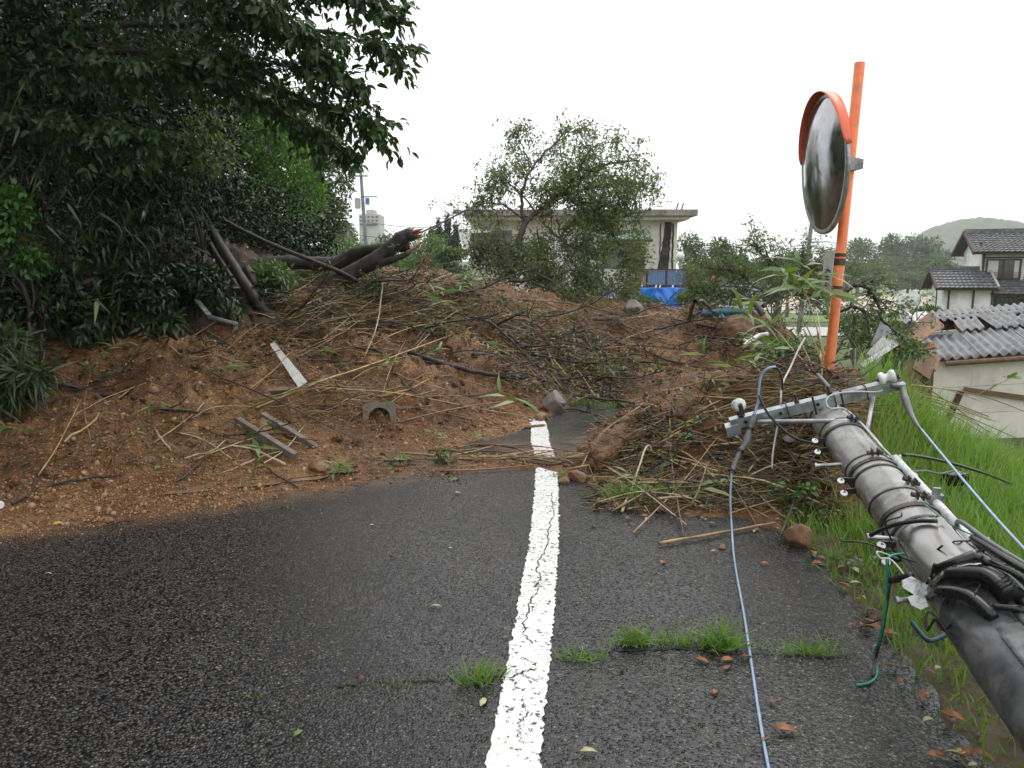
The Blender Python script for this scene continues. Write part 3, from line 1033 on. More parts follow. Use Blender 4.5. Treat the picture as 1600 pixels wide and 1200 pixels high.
# half-round steel riser cover on the near part, flat plate and two rods
def half_cover(t0, t1, d0, d1, off, th, mat, name, nseg=16, nlen=14, square=0.0):
    v, f = [], []
    for i in range(nlen):
        t = t0 + (t1 - t0) * i / (nlen - 1)
        for k in range(nseg):
            dg = d0 + (d1 - d0) * k / (nseg - 1)
            sq = square * (abs(math.sin(math.radians(2 * (dg - d0) * 90 / max(d1 - d0, 1))))) 
            v.append(on(t, dg, off + sq))
    for i in range(nlen - 1):
        for k in range(nseg - 1):
            f.append((i * nseg + k, i * nseg + k + 1, (i + 1) * nseg + k + 1, (i + 1) * nseg + k))
    o = MB().add(v, f).build(name, M[mat], pole, smooth=True)
    s = o.modifiers.new('thick', 'SOLIDIFY'); s.thickness = th; s.offset = 1
    return o
half_cover(2.14, 5.6, 96, 218, .004, .006, 'dark_cover', 'riser_cover', square=.008)
half_cover(2.40, 5.6, 100, 126, .030, .005, 'dull_plate', 'riser_flange', nseg=6)
half_cover(2.22, 2.95, 8, 66, .026, .008, 'dull_plate', 'guard_plate', square=.012)
half_cover(2.22, 2.95, -22, 4, .026, .008, 'white_pipe', 'guard_edge', nseg=8)
half_cover(3.0, 5.6, -10, 62, .020, .008, 'dull_plate', 'guard_plate')
for dg, off, r, mt in ((88, .018, .0125, 'galvanised'), (79, .014, .0085, 'dark_steel'), (72, .012, .0065, 'galvanised')):
    MB().tube([on(t, dg, off) for t in np.linspace(2.28, 5.5, 16)], r, 10).build('rod', M[mt], pole, smooth=True)

# ------------------------------------------------------------------ wires and cables
def cable(name, pts, r, mat, label, cat='cable', k=8, parent=None):
    o = MB().tube(catmull(pts, k), r, 8).build(name, M[mat], parent, smooth=True)
    if parent is None:
        tag(o, label, cat)
    return o
def gl(px, py, lift=.006):
    q = G(px, py); q.z = lift; return q
lw = thing('overhead_wire', 'pale blue wire from the left insulator trailing down across the road', 'wire', P(1178, 650, 4.4))
MB().tube(catmull([P(1143, 738, 4.27), P(1141, 780, 4.24), P(1143, 820, 4.20), P(1146, 862, 4.02), gl(1151, 900), gl(1162, 960), gl(1174, 1040), gl(1186, 1120), gl(1200, 1200), gl(1222, 1300)], 8), .0062, 8).build('conductor', M['wire_blue'], lw, True)
sl = catmull([P(1180, 648, 4.38), P(1172, 668, 4.36), P(1166, 690, 4.34), P(1156, 706, 4.32), P(1148, 724, 4.30), P(1143, 740, 4.27)], 6)
MB().tube(sl, [.017 if i < 3 else .020 + .004 * math.sin(i * .7) if i < 18 else .014 for i in range(len(sl))], 10).build('sleeve', M['grey_sleeve'], lw, True)
for f_ in (.25, .62, .97):
    q = sl[int(f_ * (len(sl) - 1))]; q2 = sl[max(int(f_ * (len(sl) - 1)) - 1, 0)]
    MB().tube([q, q.lerp(q2, .9)], .024, 10).build('tape', M['black_rubber'], lw)
rw = thing('overhead_wire', 'pale blue wire from the right insulator running out over the green grass', 'wire', P(1405, 592, 4.22))
MB().tube(catmull([P(1438, 669, 3.9), P(1470, 708, 3.6), P(1510, 756, 3.3), P(1560, 814, 2.95), P(1610, 868, 2.6), P(1680, 940, 2.3)], 8), .0060, 8).build('conductor', M['wire_blue'], rw, True)
sl = catmull([P(1398, 590, 4.22), P(1408, 600, 4.2), P(1414, 622, 4.12), P(1424, 648, 4.02), P(1438, 671, 3.9)], 7)
MB().tube(sl, [.013 if i < 6 else .017 if i < 14 else .021 - .001 * (i - 14) for i in range(len(sl))], 10).build('sleeve', M['grey_sleeve'], rw, True)
cable('jumper_cable', [P(1178, 650, 4.37), P(1184, 628, 4.37), P(1186, 604, 4.36), P(1190, 586, 4.35), P(1200, 576, 4.33), P(1212, 573, 4.32)], .0085, 'wire_blue', 'pale blue jumper cable looping up from the left end of the crossarm')
cable('jumper_cable', [P(1206, 574, 4.322), P(1216, 577, 4.32), P(1222, 592, 4.32), P(1222, 610, 4.33)], .0062, 'black_rubber', 'short black cable end bent over the top of the blue loop')
cable('jumper_cable', [P(1186, 618, 4.34), P(1196, 640, 4.3), P(1212, 660, 4.25), P(1232, 678, 4.2), P(1252, 688, 4.16), P(1280, 693, 4.12)], .0075, 'black_rubber', 'black cable sagging from the blue loop to the first pole band')
cable('service_wire', [P(1258, 528, 4.7), P(1248, 545, 4.65), P(1236, 572, 4.58), P(1222, 602, 4.45), P(1219, 640, 4.40), P(1212, 680, 4.36), P(1207, 712, 4.34), P(1206, 732, 4.33)], .0058, 'wire_white', 'stiff pale grey wire standing up in front of the crossarm')
cable('service_wire', [apt(0.93, -.02, -.05), P(1372, 612, 4.2), P(1335, 612, 4.22), P(1302, 616, 4.25), P(1291, 626, 4.24), P(1297, 638, 4.2), on(0.25, 70, .012), on(0.5, 62, .020), on(0.8, 60, .016), on(0.95, 55, .016)], .0048, 'wire_white', 'thin white cord hooked over the crossarm and down the pole')
cable('service_wire', [on(0.30, 46, .010), on(0.55, 44, .018), on(0.8, 44, .012), on(1.05, 43, .006)], .0042, 'wire_white', 'thin white cord beside the conduit near the pole tip')
cable('service_wire', [P(1296, 606, 4.6), P(1286, 594, 4.75), P(1278, 585, 4.9)], .011, 'grey_sleeve', 'short grey rod pair leaning behind the crossarm')
JB = G(1492, 748, .10)
cable('drop_cable', [on(0.74, 8, .10), P(1430, 712, 3.9), P(1480, 722, 4.1), P(1540, 740, 4.4), G(1580, 756, .08)], .0085, 'black_rubber', 'black cable reaching right from the pole into the long grass')
cable('drop_cable', [P(1420, 738, 3.55), P(1446, 736, 4.2), P(1470, 740, 5.0), JB + Vector((0, 0, .06))], .007, 'grey_sleeve', 'grey cable curved over a dark block in the grass')
cable('drop_cable', [on(1.95, 66, .03), on(2.0, 22, .06), P(1520, 842, 2.62), P(1570, 872, 2.4), P(1640, 912, 2.15)], .0135, 'black_rubber', 'thick black cable leaving the hood to the right')
cable('drop_cable', [on(1.6, 20, .02), P(1500, 815, 2.75), P(1550, 850, 2.5), P(1640, 905, 2.25)], .0095, 'grey_sleeve', 'dark grey cable running beside the thick black one')
cable('drop_cable', [on(2.12, 95, .08), on(2.13, 60, .06), on(2.15, 30, .05), P(1600, 905, 2.2)], .012, 'black_rubber', 'black cable end crossing over the conduit end')
cable('drop_cable', [on(1.62, 178, .10), on(1.66, 150, .05), on(1.70, 120, .03), on(1.74, 95, .035)], .0085, 'black_rubber', 'black cable lying across the pole before the hood')
cable('earth_wire', [on(1.80, 165, .03), P(1388, 872, 2.75), P(1386, 905, 2.75), P(1384, 950, 2.75), P(1374, 1000, 2.80), gl(1366, 1034, .03), gl(1370, 1054, .006), gl(1360, 1068, .006), gl(1338, 1073, .006)], .0046, 'wire_green', 'green earth wire hanging from the pole to the road')
cable('earth_wire', [P(1392, 905, 2.74), P(1388, 930, 2.74), P(1378, 990, 2.80), P(1368, 1030, 2.86), gl(1364, 1060, .01)], .0052, 'dark_steel', 'dark wire hanging along the green one')
cable('earth_wire', [on(1.55, 88, .02), on(1.72, 66, .02), on(1.85, 48, .055), on(1.98, 40, .05)], .0030, 'wire_green', 'thin green wire curled over the top of the pole')
cable('earth_wire', [on(1.80, 175, .04), P(1372, 862, 2.72), P(1376, 872, 2.70), P(1395, 877, 2.68), on(2.02, 176, .05)], .0034, 'wire_white', 'bare silvery wire bent beside the torn white plate')
cable('earth_wire', [on(1.75, 178, .03), P(1352, 848, 2.8), P(1320, 846, 2.85), P(1311, 842, 2.86)], .0036, 'dark_steel', 'thin dark wire sticking out left over the grass')
cable('earth_wire', [P(1340, 958, 3.1), P(1346, 970, 3.05), P(1358, 974, 3.0), P(1376, 968, 2.9)], .0032, 'black_rubber', 'short curled black wire over the asphalt edge')
for i, (px0, px1) in enumerate(((1452, 1448), (1462, 1474), (1482, 1500))):
    cable('loose_cable', [on(2.25 + .05 * i, 190, .01), P(px0, 955 + 10 * i, 2.45), P(px1, 985, 2.42), P(px1 + 14, 965 + 8 * i, 2.4)], .0040, 'black_rubber',
          ['thin black wire hanging straight below the cable boots', 'thin black wire looped below the cable boots', 'thin black wire hooked against the riser cover'][i])
rk = random.Random(8)
for i in range(14):
    t0 = rk.uniform(1.55, 2.15); d0 = rk.choice((rk.uniform(150, 195), rk.uniform(60, 120), rk.uniform(20, 50)))
    pts = [on(t0, d0, .012)]
    for k in range(3):
        t0 += rk.uniform(-.05, .10); d0 += rk.uniform(-28, 28)
        pts.append(on(t0, d0, rk.uniform(.015, .085)))
    cable('loose_cable', pts, rk.choice((.0028, .0036, .005)), rk.choice(('black_rubber', 'black_rubber', 'dark_steel', 'grey_sleeve')), 
          ['stub', 'curl', 'loop', 'hook', 'strand', 'bight', 'tail', 'twist', 'whip', 'kink', 'coil', 'bend', 'sprig', 'snag'][i] + ' of thin dark wire sticking out of the tangle round the pole hood')
c_ = cable('cut_cable', [P(1392, 907, 2.72), P(1406, 904, 2.66), P(1424, 899, 2.60)], .013, 'black_rubber', 'cut black cable end with bright copper core')
MB().tube([P(1391.6, 907, 2.721), P(1389, 908, 2.73)], .0075, 10).build('core', M['copper'], c_)
cable('blue_hose', [gl(1424, 990, .05), gl(1436, 1002, .04), gl(1452, 1012, .03), gl(1480, 1008, .05)], .010, 'blue_tube', 'dark blue hose end in the grass at the asphalt edge')
m = MB().box(JB, (.15, .09, .08), Matrix.Rotation(.3, 3, 'Z'))
for s in (-.07, 0, .07): m.box(JB + Vector((s * .7, -.047, 0)), (.025, .016, .07), Matrix.Rotation(.3, 3, 'Z'))
tag(m.build('cable_joint_box', M['black_rubber']), 'black cable joint box half sunk in the long grass', 'joint box')

# ------------------------------------------------------------------ traffic mirror
MB0 = P(1289, 640, 5.65)
base_xy = Vector((MB0.x, MB0.y, 0.0))
top_pt = P(1343.5, 98, 5.28)
mir = thing('traffic_mirror', 'round convex traffic mirror with red hood on a leaning orange post', 'traffic mirror', (MB0.x - .03, MB0.y, -.05))
pd = (top_pt - MB0).normalized()
foot = MB0 - pd * ((MB0.z + 0.25) / pd.z)
PR = 0.0365
mb = MB().tube([foot, MB0, top_pt], PR, 32, caps=True)
post = mb.build('post', M['orange_paint'], mir)
post.data.polygons.foreach_set('use_smooth', [len(f.vertices) == 4 for f in post.data.polygons])
def postpt(py):
    """point of the post axis at a photo row"""
    best = min((MB0.lerp(top_pt, i / 400) for i in range(401)), key=lambda q: abs(600 - F_PX * ((q.y * SP + (q.z - EYE) * CP) / (q.y * CP - (q.z - EYE) * SP)) - py))
    return best
DC = P(1286, 258, 5.52)
nrm = Vector((-1, .085, -.07)).normalized()
R = 0.5
v, f = [], []
ux = nrm.orthogonal().normalized(); uy = nrm.cross(ux)
prof = [(R * i / 14, 0.055 * (1 - (i / 14) ** 2)) for i in range(15)]
m = MB()
m.lathe([(r, h) for r, h in reversed(prof)], DC, nrm, 64)
m.build('mirror_face', M['mirror_face'], mir, smooth=True)
m = MB().lathe([(R - .006, .006), (R + .006, .008), (R + .009, -.004), (R + .006, -.022), (R - .05, -.026)], DC, nrm, 64)
m.build('rim', M['galvanised'], mir, smooth=True)
m = MB().lathe([(R - .02, -.015), (R * .8, -.05), (R * .4, -.075), (.06, -.08)], DC, nrm, 48)
m.build('back_shell', M['hood_red'], mir, smooth=True)
v, f = [], []
zup = (Vector((0, 0, 1)) - nrm * nrm.z).normalized(); hz = nrm.cross(zup)
NA, NL = 33, 4
for i in range(NA):
    a = math.radians(8 + (172 - 8) * i / (NA - 1))
    depth = 0.012 + 0.045 * math.sin(max(0.0, min(1, (i / (NA - 1)))) * math.pi) ** 0.45
    for k in range(NL):
        rr = R + .012 + 0.010 * k / (NL - 1)
        v.append(DC + (hz * math.cos(a) + zup * math.sin(a)) * rr + nrm * (-.03 + (depth + .03) * k / (NL - 1)))
for i in range(NA - 1):
    for k in range(NL - 1):
        f.append((i * NL + k, i * NL + k + 1, (i + 1) * NL + k + 1, (i + 1) * NL + k))
hd = MB().add(v, f).build('hood', M['hood_red'], mir, smooth=True)
s_ = hd.modifiers.new('thick', 'SOLIDIFY'); s_.thickness = .005
bq = postpt(257)
m = MB()
m.bar(DC - nrm * .075, bq, .05, .05, up=zup)
m.box(bq, (.10, .10, .085))
m.box(bq + Vector((.062, -.01, 0)), (.035, .07, .07))
m.build('clamp_bracket', M['dull_plate'], mir)
for py, h in ((398, .012), (409, .024), (449, .012)):
    q = postpt(py)
    o = MB().lathe([(PR + .001, -h), (PR + .004, -h), (PR + .004, h), (PR + .001, h)], q, pd, 24).build('strap', M['strap'], mir)
# narrow name board strapped to the post
q = postpt(425)
ex = Vector((0.92, -0.39, 0)); fn = Vector((-.39, -.92, 0))
bc = q - ex * .078 + fn * .012
rot = Matrix((ex, -fn, pd)).transposed()
brd = MB().box(bc, (.066, .010, .315), rot).build('name_board', M['grey_board'], mir)
MB().box(bc + ex * .0345 + fn * .001, (.004, .014, .317), rot).build('board_edge', M['white_pipe'], brd)
m = MB()
def stroke(x0, y0, x1, y1, w=.006):
    a = bc + ex * x0 + pd * y0 + fn * .0068
    b = bc + ex * x1 + pd * y1 + fn * .0068
    m.bar(a, b, w, .0012, up=fn)
stroke(-.016, .020, .022, .010); stroke(.006, .034, -.012, -.012); stroke(.002, .012, .024, -.006); stroke(-.018, .004, -.006, -.010)
stroke(-.014, -.030, .018, -.036); stroke(.004, -.018, .000, -.052); stroke(-.016, -.050, .020, -.056)
stroke(-.012, -.078, .016, -.084, .008); stroke(.0, -.068, -.002, -.104); stroke(-.012, -.098, .012, -.102)
m.build('lettering', M['ink'], brd)

# ------------------------------------------------------------------ debris on the slide
simple('bark_dark', (.030, .022, .018), 0.45, var=0.5, scale=14, bumpy=0.012, dirt=(.055, .05, .042), dscale=5)
simple('bark_grey', (.085, .070, .060), 0.6, var=0.4, scale=14, bumpy=0.010, dirt=(.14, .13, .11), dscale=5)
simple('bark_mud', (.19, .105, .052), 0.6, var=0.4, scale=12, bumpy=0.012, dirt=(.07, .045, .03), dscale=4)
simple('torn_wood', (.30, .10, .038), 0.6, var=0.4, scale=22, bumpy=0.008, dirt=(.22, .09, .04), dscale=12)
simple('old_concrete', (.16, .135, .11), 0.55, var=0.3, scale=11, bumpy=0.006, dirt=(.14, .078, .038), dscale=3.5)
simple('white_wood', (.82, .81, .78), 0.5, var=0.08, scale=8, dirt=(.55, .48, .40), dscale=7)
simple('rock_brown', (.25, .135, .070), 0.55, var=0.35, scale=9, bumpy=0.012, dirt=(.13, .07, .04), dscale=5)
simple('rock_grey', (.17, .16, .155), 0.5, var=0.3, scale=9, bumpy=0.008, dirt=(.16, .095, .055), dscale=4)
simple('teal_metal', (.035, .15, .19), 0.32, metal=0.3, var=0.2, scale=10, dirt=(.12, .11, .10), dscale=6)
simple('dead_leaf', (.27, .105, .035), 0.45, var=0.45, scale=20)
simple('mud_wet', (.10, .05, .022), 0.4, var=.4, scale=9, bumpy=.02)
simple('yellow_leaf', (.62, .47, .045), 0.45, var=0.2, scale=20)
simple('pale_leaf', (.42, .40, .22), 0.5, var=0.25, scale=20)
simple('dark_leaf', (.070, .028, .020), 0.5, var=0.4, scale=20)
simple('fresh_leaf', (.10, .20, .030), 0.4, var=0.3, scale=20)
for nm, c in (('cane_tan', (.42, .285, .13)), ('cane_brown', (.24, .135, .062)), ('cane_olive', (.19, .165, .06)), ('cane_dark', (.065, .045, .032)), ('cane_pale', (.52, .42, .27))):
    simple(nm, c, 0.38, var=0.28, scale=16, dirt=tuple(k * .45 for k in c), dscale=9)
foliage('straw', [(.36, .25, .115), (.22, .13, .06), (.12, .065, .03), (.28, .20, .09), (.07, .042, .024), (.17, .15, .06), (.10, .055, .028), (.44, .34, .19)], rough=0.5, trans=0.12)
foliage('bamboo_leaf', [(.075, .16, .04), (.12, .22, .055), (.17, .27, .09), (.25, .34, .15), (.10, .19, .05), (.30, .27, .10)], rough=0.35, trans=0.25)
foliage('litter_leaf', [(.05, .10, .022), (.10, .055, .028), (.17, .085, .035), (.06, .04, .025), (.09, .15, .035), (.24, .13, .05), (.035, .03, .02)], rough=0.4, trans=0.1)
foliage('grass_blade', [(.12, .25, .040), (.16, .31, .055), (.095, .20, .033), (.24, .38, .11), (.14, .28, .05), (.28, .29, .12), (.19, .34, .07)], rough=0.32, trans=0.35)
foliage('grass_wild', [(.08, .17, .025), (.13, .24, .04), (.17, .28, .06), (.22, .22, .07), (.10, .19, .03)], rough=0.4, trans=0.3)

for i, c_ in enumerate(((.11, .21, .05), (.19, .29, .10), (.28, .30, .13))):
    foliage('bamboo_leaf%d' % i, [c_, c_], rough=0.35, trans=0.25)

def hz(x, y):
    return float(top_h(np.array([x]), np.array([y]))[0])

def lay(pix, lift=0.015, sag=True, k=5):
    """polyline through photo pixels, resting on the slide"""
    pts = []
    for q in pix:
        l = q[2] if len(q) > 2 else lift
        pts.append(surf(q[0], q[1], l))
    pts = catmull(pts, k)
    X = np.array([p.x for p in pts]); Y = np.array([p.y for p in pts])
    H = top_h(X, Y)
    return [Vector((p.x, p.y, max(p.z, h + 0.006))) for p, h in zip(pts, H)]

def rugged(pts, amp, seed=0, ends=True):
    r = random.Random(seed)
    out = []
    for i, p in enumerate(pts):
        a = 0 if (not ends and i in (0, len(pts) - 1)) else amp
        out.append(p + Vector((r.uniform(-a, a), r.uniform(-a, a), r.uniform(-a, a) * .6)))
    return out

# fallen dark branches, each a thing of its own
BR = [
    ([(640, 470), (700, 495), (760, 503), (830, 525), (905, 541), (960, 562), (1040, 572), (1110, 578)], .030, .012, 'long dark branch snaking right across the far mud face', 'bark_dark'),
    ([(640, 555), (720, 580), (790, 592), (850, 606), (905, 622), (990, 634)], .030, .012, 'dark branch lying just above the far clear patch of road', 'bark_dark'),
    ([(735, 530), (790, 560), (840, 590), (890, 606), (960, 618)], .045, .018, 'thick dark stem lying under the leafy tangle in the hollow', 'bark_dark'),
    ([(740, 560), (800, 575), (850, 600), (880, 615)], .038, .016, 'dark stem lying against the left wall of the hollow', 'bark_dark'),
    ([(905, 520), (990, 545), (1060, 570), (1140, 572), (1180, 588)], .022, .010, 'thin dark branch lying across the reddish far mud', 'bark_dark'),
    ([(1060, 470, .05), (1090, 458, .35), (1106, 446, .6)], .024, .010, 'bare curved branch standing up left of the teal gutters', 'bark_grey'),
    ([(1075, 502), (1110, 492, .10), (1132, 478, .3), (1138, 450, .7), (1128, 435, .95)], .030, .010, 'bent grey branch rising through the teal gutters', 'bark_grey'),
    ([(1080, 508), (1120, 515), (1160, 528), (1200, 538)], .022, .010, 'grey branch lying right of the teal gutters', 'bark_grey'),
    ([(80, 600), (160, 620), (240, 640), (330, 652)], .020, .010, 'long dark stem across the left mud slope', 'bark_dark'),
    ([(20, 790), (70, 765), (140, 750), (190, 747)], .010, .006, 'thin dark twig on the gravel by the road edge', 'bark_dark'),
    ([(520, 560), (600, 556), (680, 570), (760, 588)], .014, .007, 'slender dark branch across the middle of the left mud slope', 'bark_dark'),
    ([(610, 580), (640, 610), (672, 628)], .012, .006, 'short dark twig sloping down right of the drain channel', 'bark_dark'),
    ([(940, 608), (975, 640)], .030, .018, 'short dark stub of root in the hollow', 'bark_dark'),
    ([(415, 520), (465, 560), (464, 605), (440, 635)], .010, .006, 'thin upright twig in front of the white plank', 'bark_dark'),
    ([(820, 635), (860, 640), (900, 642), (930, 650)], .016, .008, 'dark twig bundle at the edge of the far road patch', 'bark_dark'),
]
for i, (pix, r0, r1, lbl, mt) in enumerate(BR):
    pts = rugged(lay(pix, lift=r0 * 0.6 + .01), .012, i)
    mb = MB().tube(pts, lerp_list(r0, r1, len(pts)), 8)
    o = mb.build('fallen_branch', M[mt], None, smooth=True)
    tag(o, lbl, 'branch')
    rr = random.Random(100 + i)
    for _ in range(4 if r0 > .015 else 2):
        k = rr.randrange(2, len(pts) - 1)
        d = (pts[k] - pts[k - 1]).normalized()
        e = pts[k] + (d * rr.uniform(.3, .8) + Vector((rr.uniform(-.5, .5), rr.uniform(-.4, .4), rr.uniform(.05, .6)))) * rr.uniform(.15, .45)
        e.z = max(e.z, hz(e.x, e.y) + .01)
        m_ = pts[k].lerp(e, .5) + Vector((rr.uniform(-.03, .03), 0, rr.uniform(-.02, .03)))
        MB().tube(catmull([pts[k], m_, e], 3), lerp_list(r1 * .7, .003, 7), 5).build('twig', M[mt], o)

# snapped trunk and companions on the crest
def log(name, pix, r0, r1, mat, lbl, seed, n=14, splinter=0, parent=None):
    pts = catmull([P(*q) for q in pix], 6)
    rr = random.Random(seed)
    rad = [a * rr.uniform(.93, 1.08) for a in lerp_list(r0, r1, len(pts))]
    o = MB().tube(rugged(pts, r0 * .06, seed), rad, n).build(name, M[mat], parent, smooth=True)
    if lbl: tag(o, lbl, 'log')
    if splinter:
        d = (pts[-1] - pts[-2]).normalized()
        x = d.orthogonal().normalized(); y = d.cross(x)
        m = MB()
        for k in range(splinter):
            a = 2 * math.pi * k / splinter + rr.uniform(-.3, .3)
            q = pts[-1] + (x * math.cos(a) + y * math.sin(a)) * r1 * rr.uniform(.2, .75) - d * .05
            L = rr.uniform(.05, .26)
            e = q + d * L + (x * math.cos(a) + y * math.sin(a)) * rr.uniform(-.02, .05)
            m.tube([q, q.lerp(e, .55), e], [r1 * rr.uniform(.22, .4), r1 * rr.uniform(.16, .26), .004], 5)
        m.build('splinters', M['torn_wood'], o)
    return o
T = log('snapped_log', [(470, 468, 9.6), (540, 432, 9.6), (592, 402, 9.55), (630, 371, 9.5), (646, 366, 9.5)], .115, .085, 'bark_dark', 'thick dark trunk snapped off with orange splinters pointing up right', 1, splinter=9)
T2 = log('fork', [(590, 412, 9.52), (618, 404, 9.48), (640, 395, 9.45)], .062, .026, 'bark_dark', None, 2, parent=T, n=8)
MB().tube(catmull([P(636, 395, 9.45), P(648, 388, 9.44), P(662, 376, 9.43)], 4), lerp_list(.030, .006, 9), 6).build('splinters', M['torn_wood'], T2)
log('fallen_log', [(360, 420, 9.8), (440, 410, 9.9), (520, 412, 9.9), (560, 395, 9.8), (600, 388, 9.7), (640, 384, 9.7)], .10, .075, 'bark_dark', 'dark curved trunk lying behind the snapped one', 3)
log('broken_stump', [(646, 446, 11.2), (653, 428, 11.2), (662, 414, 11.2)], .085, .060, 'bark_mud', 'short broken stump with red wood right of the snapped trunk', 4, splinter=6)
log('leaning_log', [(290, 300, 9.3), (335, 370, 9.0), (380, 440, 8.7), (425, 500, 8.6)], .055, .068, 'bark_dark', 'dark trunk leaning down right at the forest edge', 5)
log('leaning_log', [(320, 372, 9.2), (372, 455, 8.8), (405, 515, 8.5)], .045, .060, 'bark_dark', 'thinner trunk leaning beside the darker one at the forest edge', 6)
log('leaning_log', [(340, 340, 9.6), (420, 380, 9.5), (520, 420, 9.5), (560, 440, 9.4)], .030, .026, 'bark_dark', 'slim lichened trunk lying from the forest towards the snapped trunk', 7)
log('leaning_log', [(385, 420, 9.0), (410, 470, 8.8), (440, 520, 8.4)], .060, .085, 'bark_dark', 'short dark trunk standing in the brush beside the leaning trunks', 8)
log('dead_wood', [(590, 385, 13), (660, 362, 13.5), (735, 325, 14)], .012, .018, 'bark_grey', 'thin bare branch drooping from the crest towards the leaning tree', 9, n=6)
log('dead_wood', [(760, 441, 12.8), (790, 462, 12.0), (830, 480, 11.8)], .030, .055, 'torn_wood', 'reddish splintered piece of wood on the crest', 10, n=7)

# mud clump with roots left of the near heap, rocks
def rock(name, px, py, size, mat, lbl, seed, flat=.7, sink=.3, rot=None, cat='rock', clod=False):
    c = surf(px, py)
    rr = np.random.default_rng(seed)
    import bmesh
    bm = bmesh.new()
    bmesh.ops.create_icosphere(bm, subdivisions=4, radius=1)
    planes = [(Vector(p_ / np.linalg.norm(p_)), rr.uniform(.62, .92)) for p_ in rr.normal(size=(16 if not clod else 7, 3))]
    for v in bm.verts:
        n = Vector(v.co)
        q = n * (1 + .25 * float(fbm(n.x * 1.6 + seed, n.y * 1.6 + n.z * 1.9, 3, seed)))
        for a, dist in planes:                                # fractured faces
            o_ = q.dot(a) - dist
            if o_ > 0: q -= a * o_ * (.96 if not clod else .6)
        k = .10 if not clod else .38
        q += n * k * float(abs(fbm(n.x * (4.1 if not clod else 7) - n.z * 5 + seed, n.y * (4.1 if not clod else 7) + n.z * 4.2, 4, seed + 9, .7)))
        v.co = q
    R_ = Matrix.Rotation(seed * 1.3, 3, 'Z') if rot is None else rot
    for v in bm.verts:
        v.co = R_ @ Vector((v.co.x * size[0], v.co.y * size[1], v.co.z * size[2]))
    me = bpy.data.meshes.new(name)
    bm.to_mesh(me); bm.free()
    o = link(name, me, M[mat], smooth=True)
    o.location = c + Vector((0, 0, size[2] * (1 - sink) * .6))
    tag(o, lbl, cat)
    return o
rock('mud_clod', 955, 702, (.14, .33, .10), 'mud', 'large muddy clod leaning over the right edge of the far road patch', 3, rot=Matrix.Rotation(-.55, 3, 'Z') @ Matrix.Rotation(.3, 3, 'X'), cat='clod', clod=True, sink=.8)
rock('rock', 902, 750, (.085, .065, .055), 'rock_brown', 'brown rock at the foot of the heap beside the white line', 4)
rock('rock', 880, 755, (.045, .04, .03), 'rock_brown', 'small brown stone touching the white line end', 5)
rock('rock', 1246, 848, (.085, .085, .085), 'rock_brown', 'orange brown rock at the road edge by the grass', 6)
rock('rock', 498, 735, (.085, .06, .05), 'rock_brown', 'pinkish brown rock at the edge of the wet road', 7)
rock('rock', 866, 640, (.17, .14, .15), 'rock_grey', 'grey boulder beside the far road patch', 8)
rock('rock', 846, 655, (.12, .08, .06), 'rock_brown', 'muddy flat stone left of the grey boulder', 18)
rock('rock', 170, 815, (.045, .03, .02), 'rock_brown', 'flat reddish stone on the gravel edge', 9)
rock('rock', 963, 794, (.032, .03, .028), 'rock_brown', 'small round brown stone beside the grass tuft', 10)
rock('rock', 1030, 800, (.02, .02, .018), 'rock_brown', 'tiny brown stone on the asphalt at the heap foot', 11)
rock('rock', 430, 700, (.05, .04, .03), 'rock_brown', 'ochre stone inside the half buried drain channel', 12)
rock('rock', 990, 489, (.30, .18, .16), 'rock_grey', 'grey slab of rock on the far crest below the blue sheet', 13)
rock('rock', 1128, 857, (.02, .02, .018), 'rock_brown', 'tiny clod on the asphalt left of the blue wire', 14)
rock('rock', 1240, 690, (.10, .06, .04), 'rock_grey', 'flat grey stone in the heap behind the pale wire', 15)
rock('rock', 1275, 655, (.09, .06, .05), 'rock_grey', 'grey stone beside the pole tip', 16)
rock('rock', 240, 612, (.05, .04, .035), 'rock_brown', 'small stone high on the left slope', 17)
rock('root_plate', 1152, 522, (.22, .16, .26), 'bark_mud', 'large grey brown root plate standing on the far slope', 21, sink=.9, rot=Matrix.Rotation(.45, 3, 'Y'), cat='root plate', clod=True)
log('bent_root', [(1140, 452, 10.9), (1160, 466, 10.8), (1178, 474, 10.8), (1192, 492, 10.8)], .030, .045, 'bark_grey', 'grey root bent over the top of the root plate', 22, n=8)

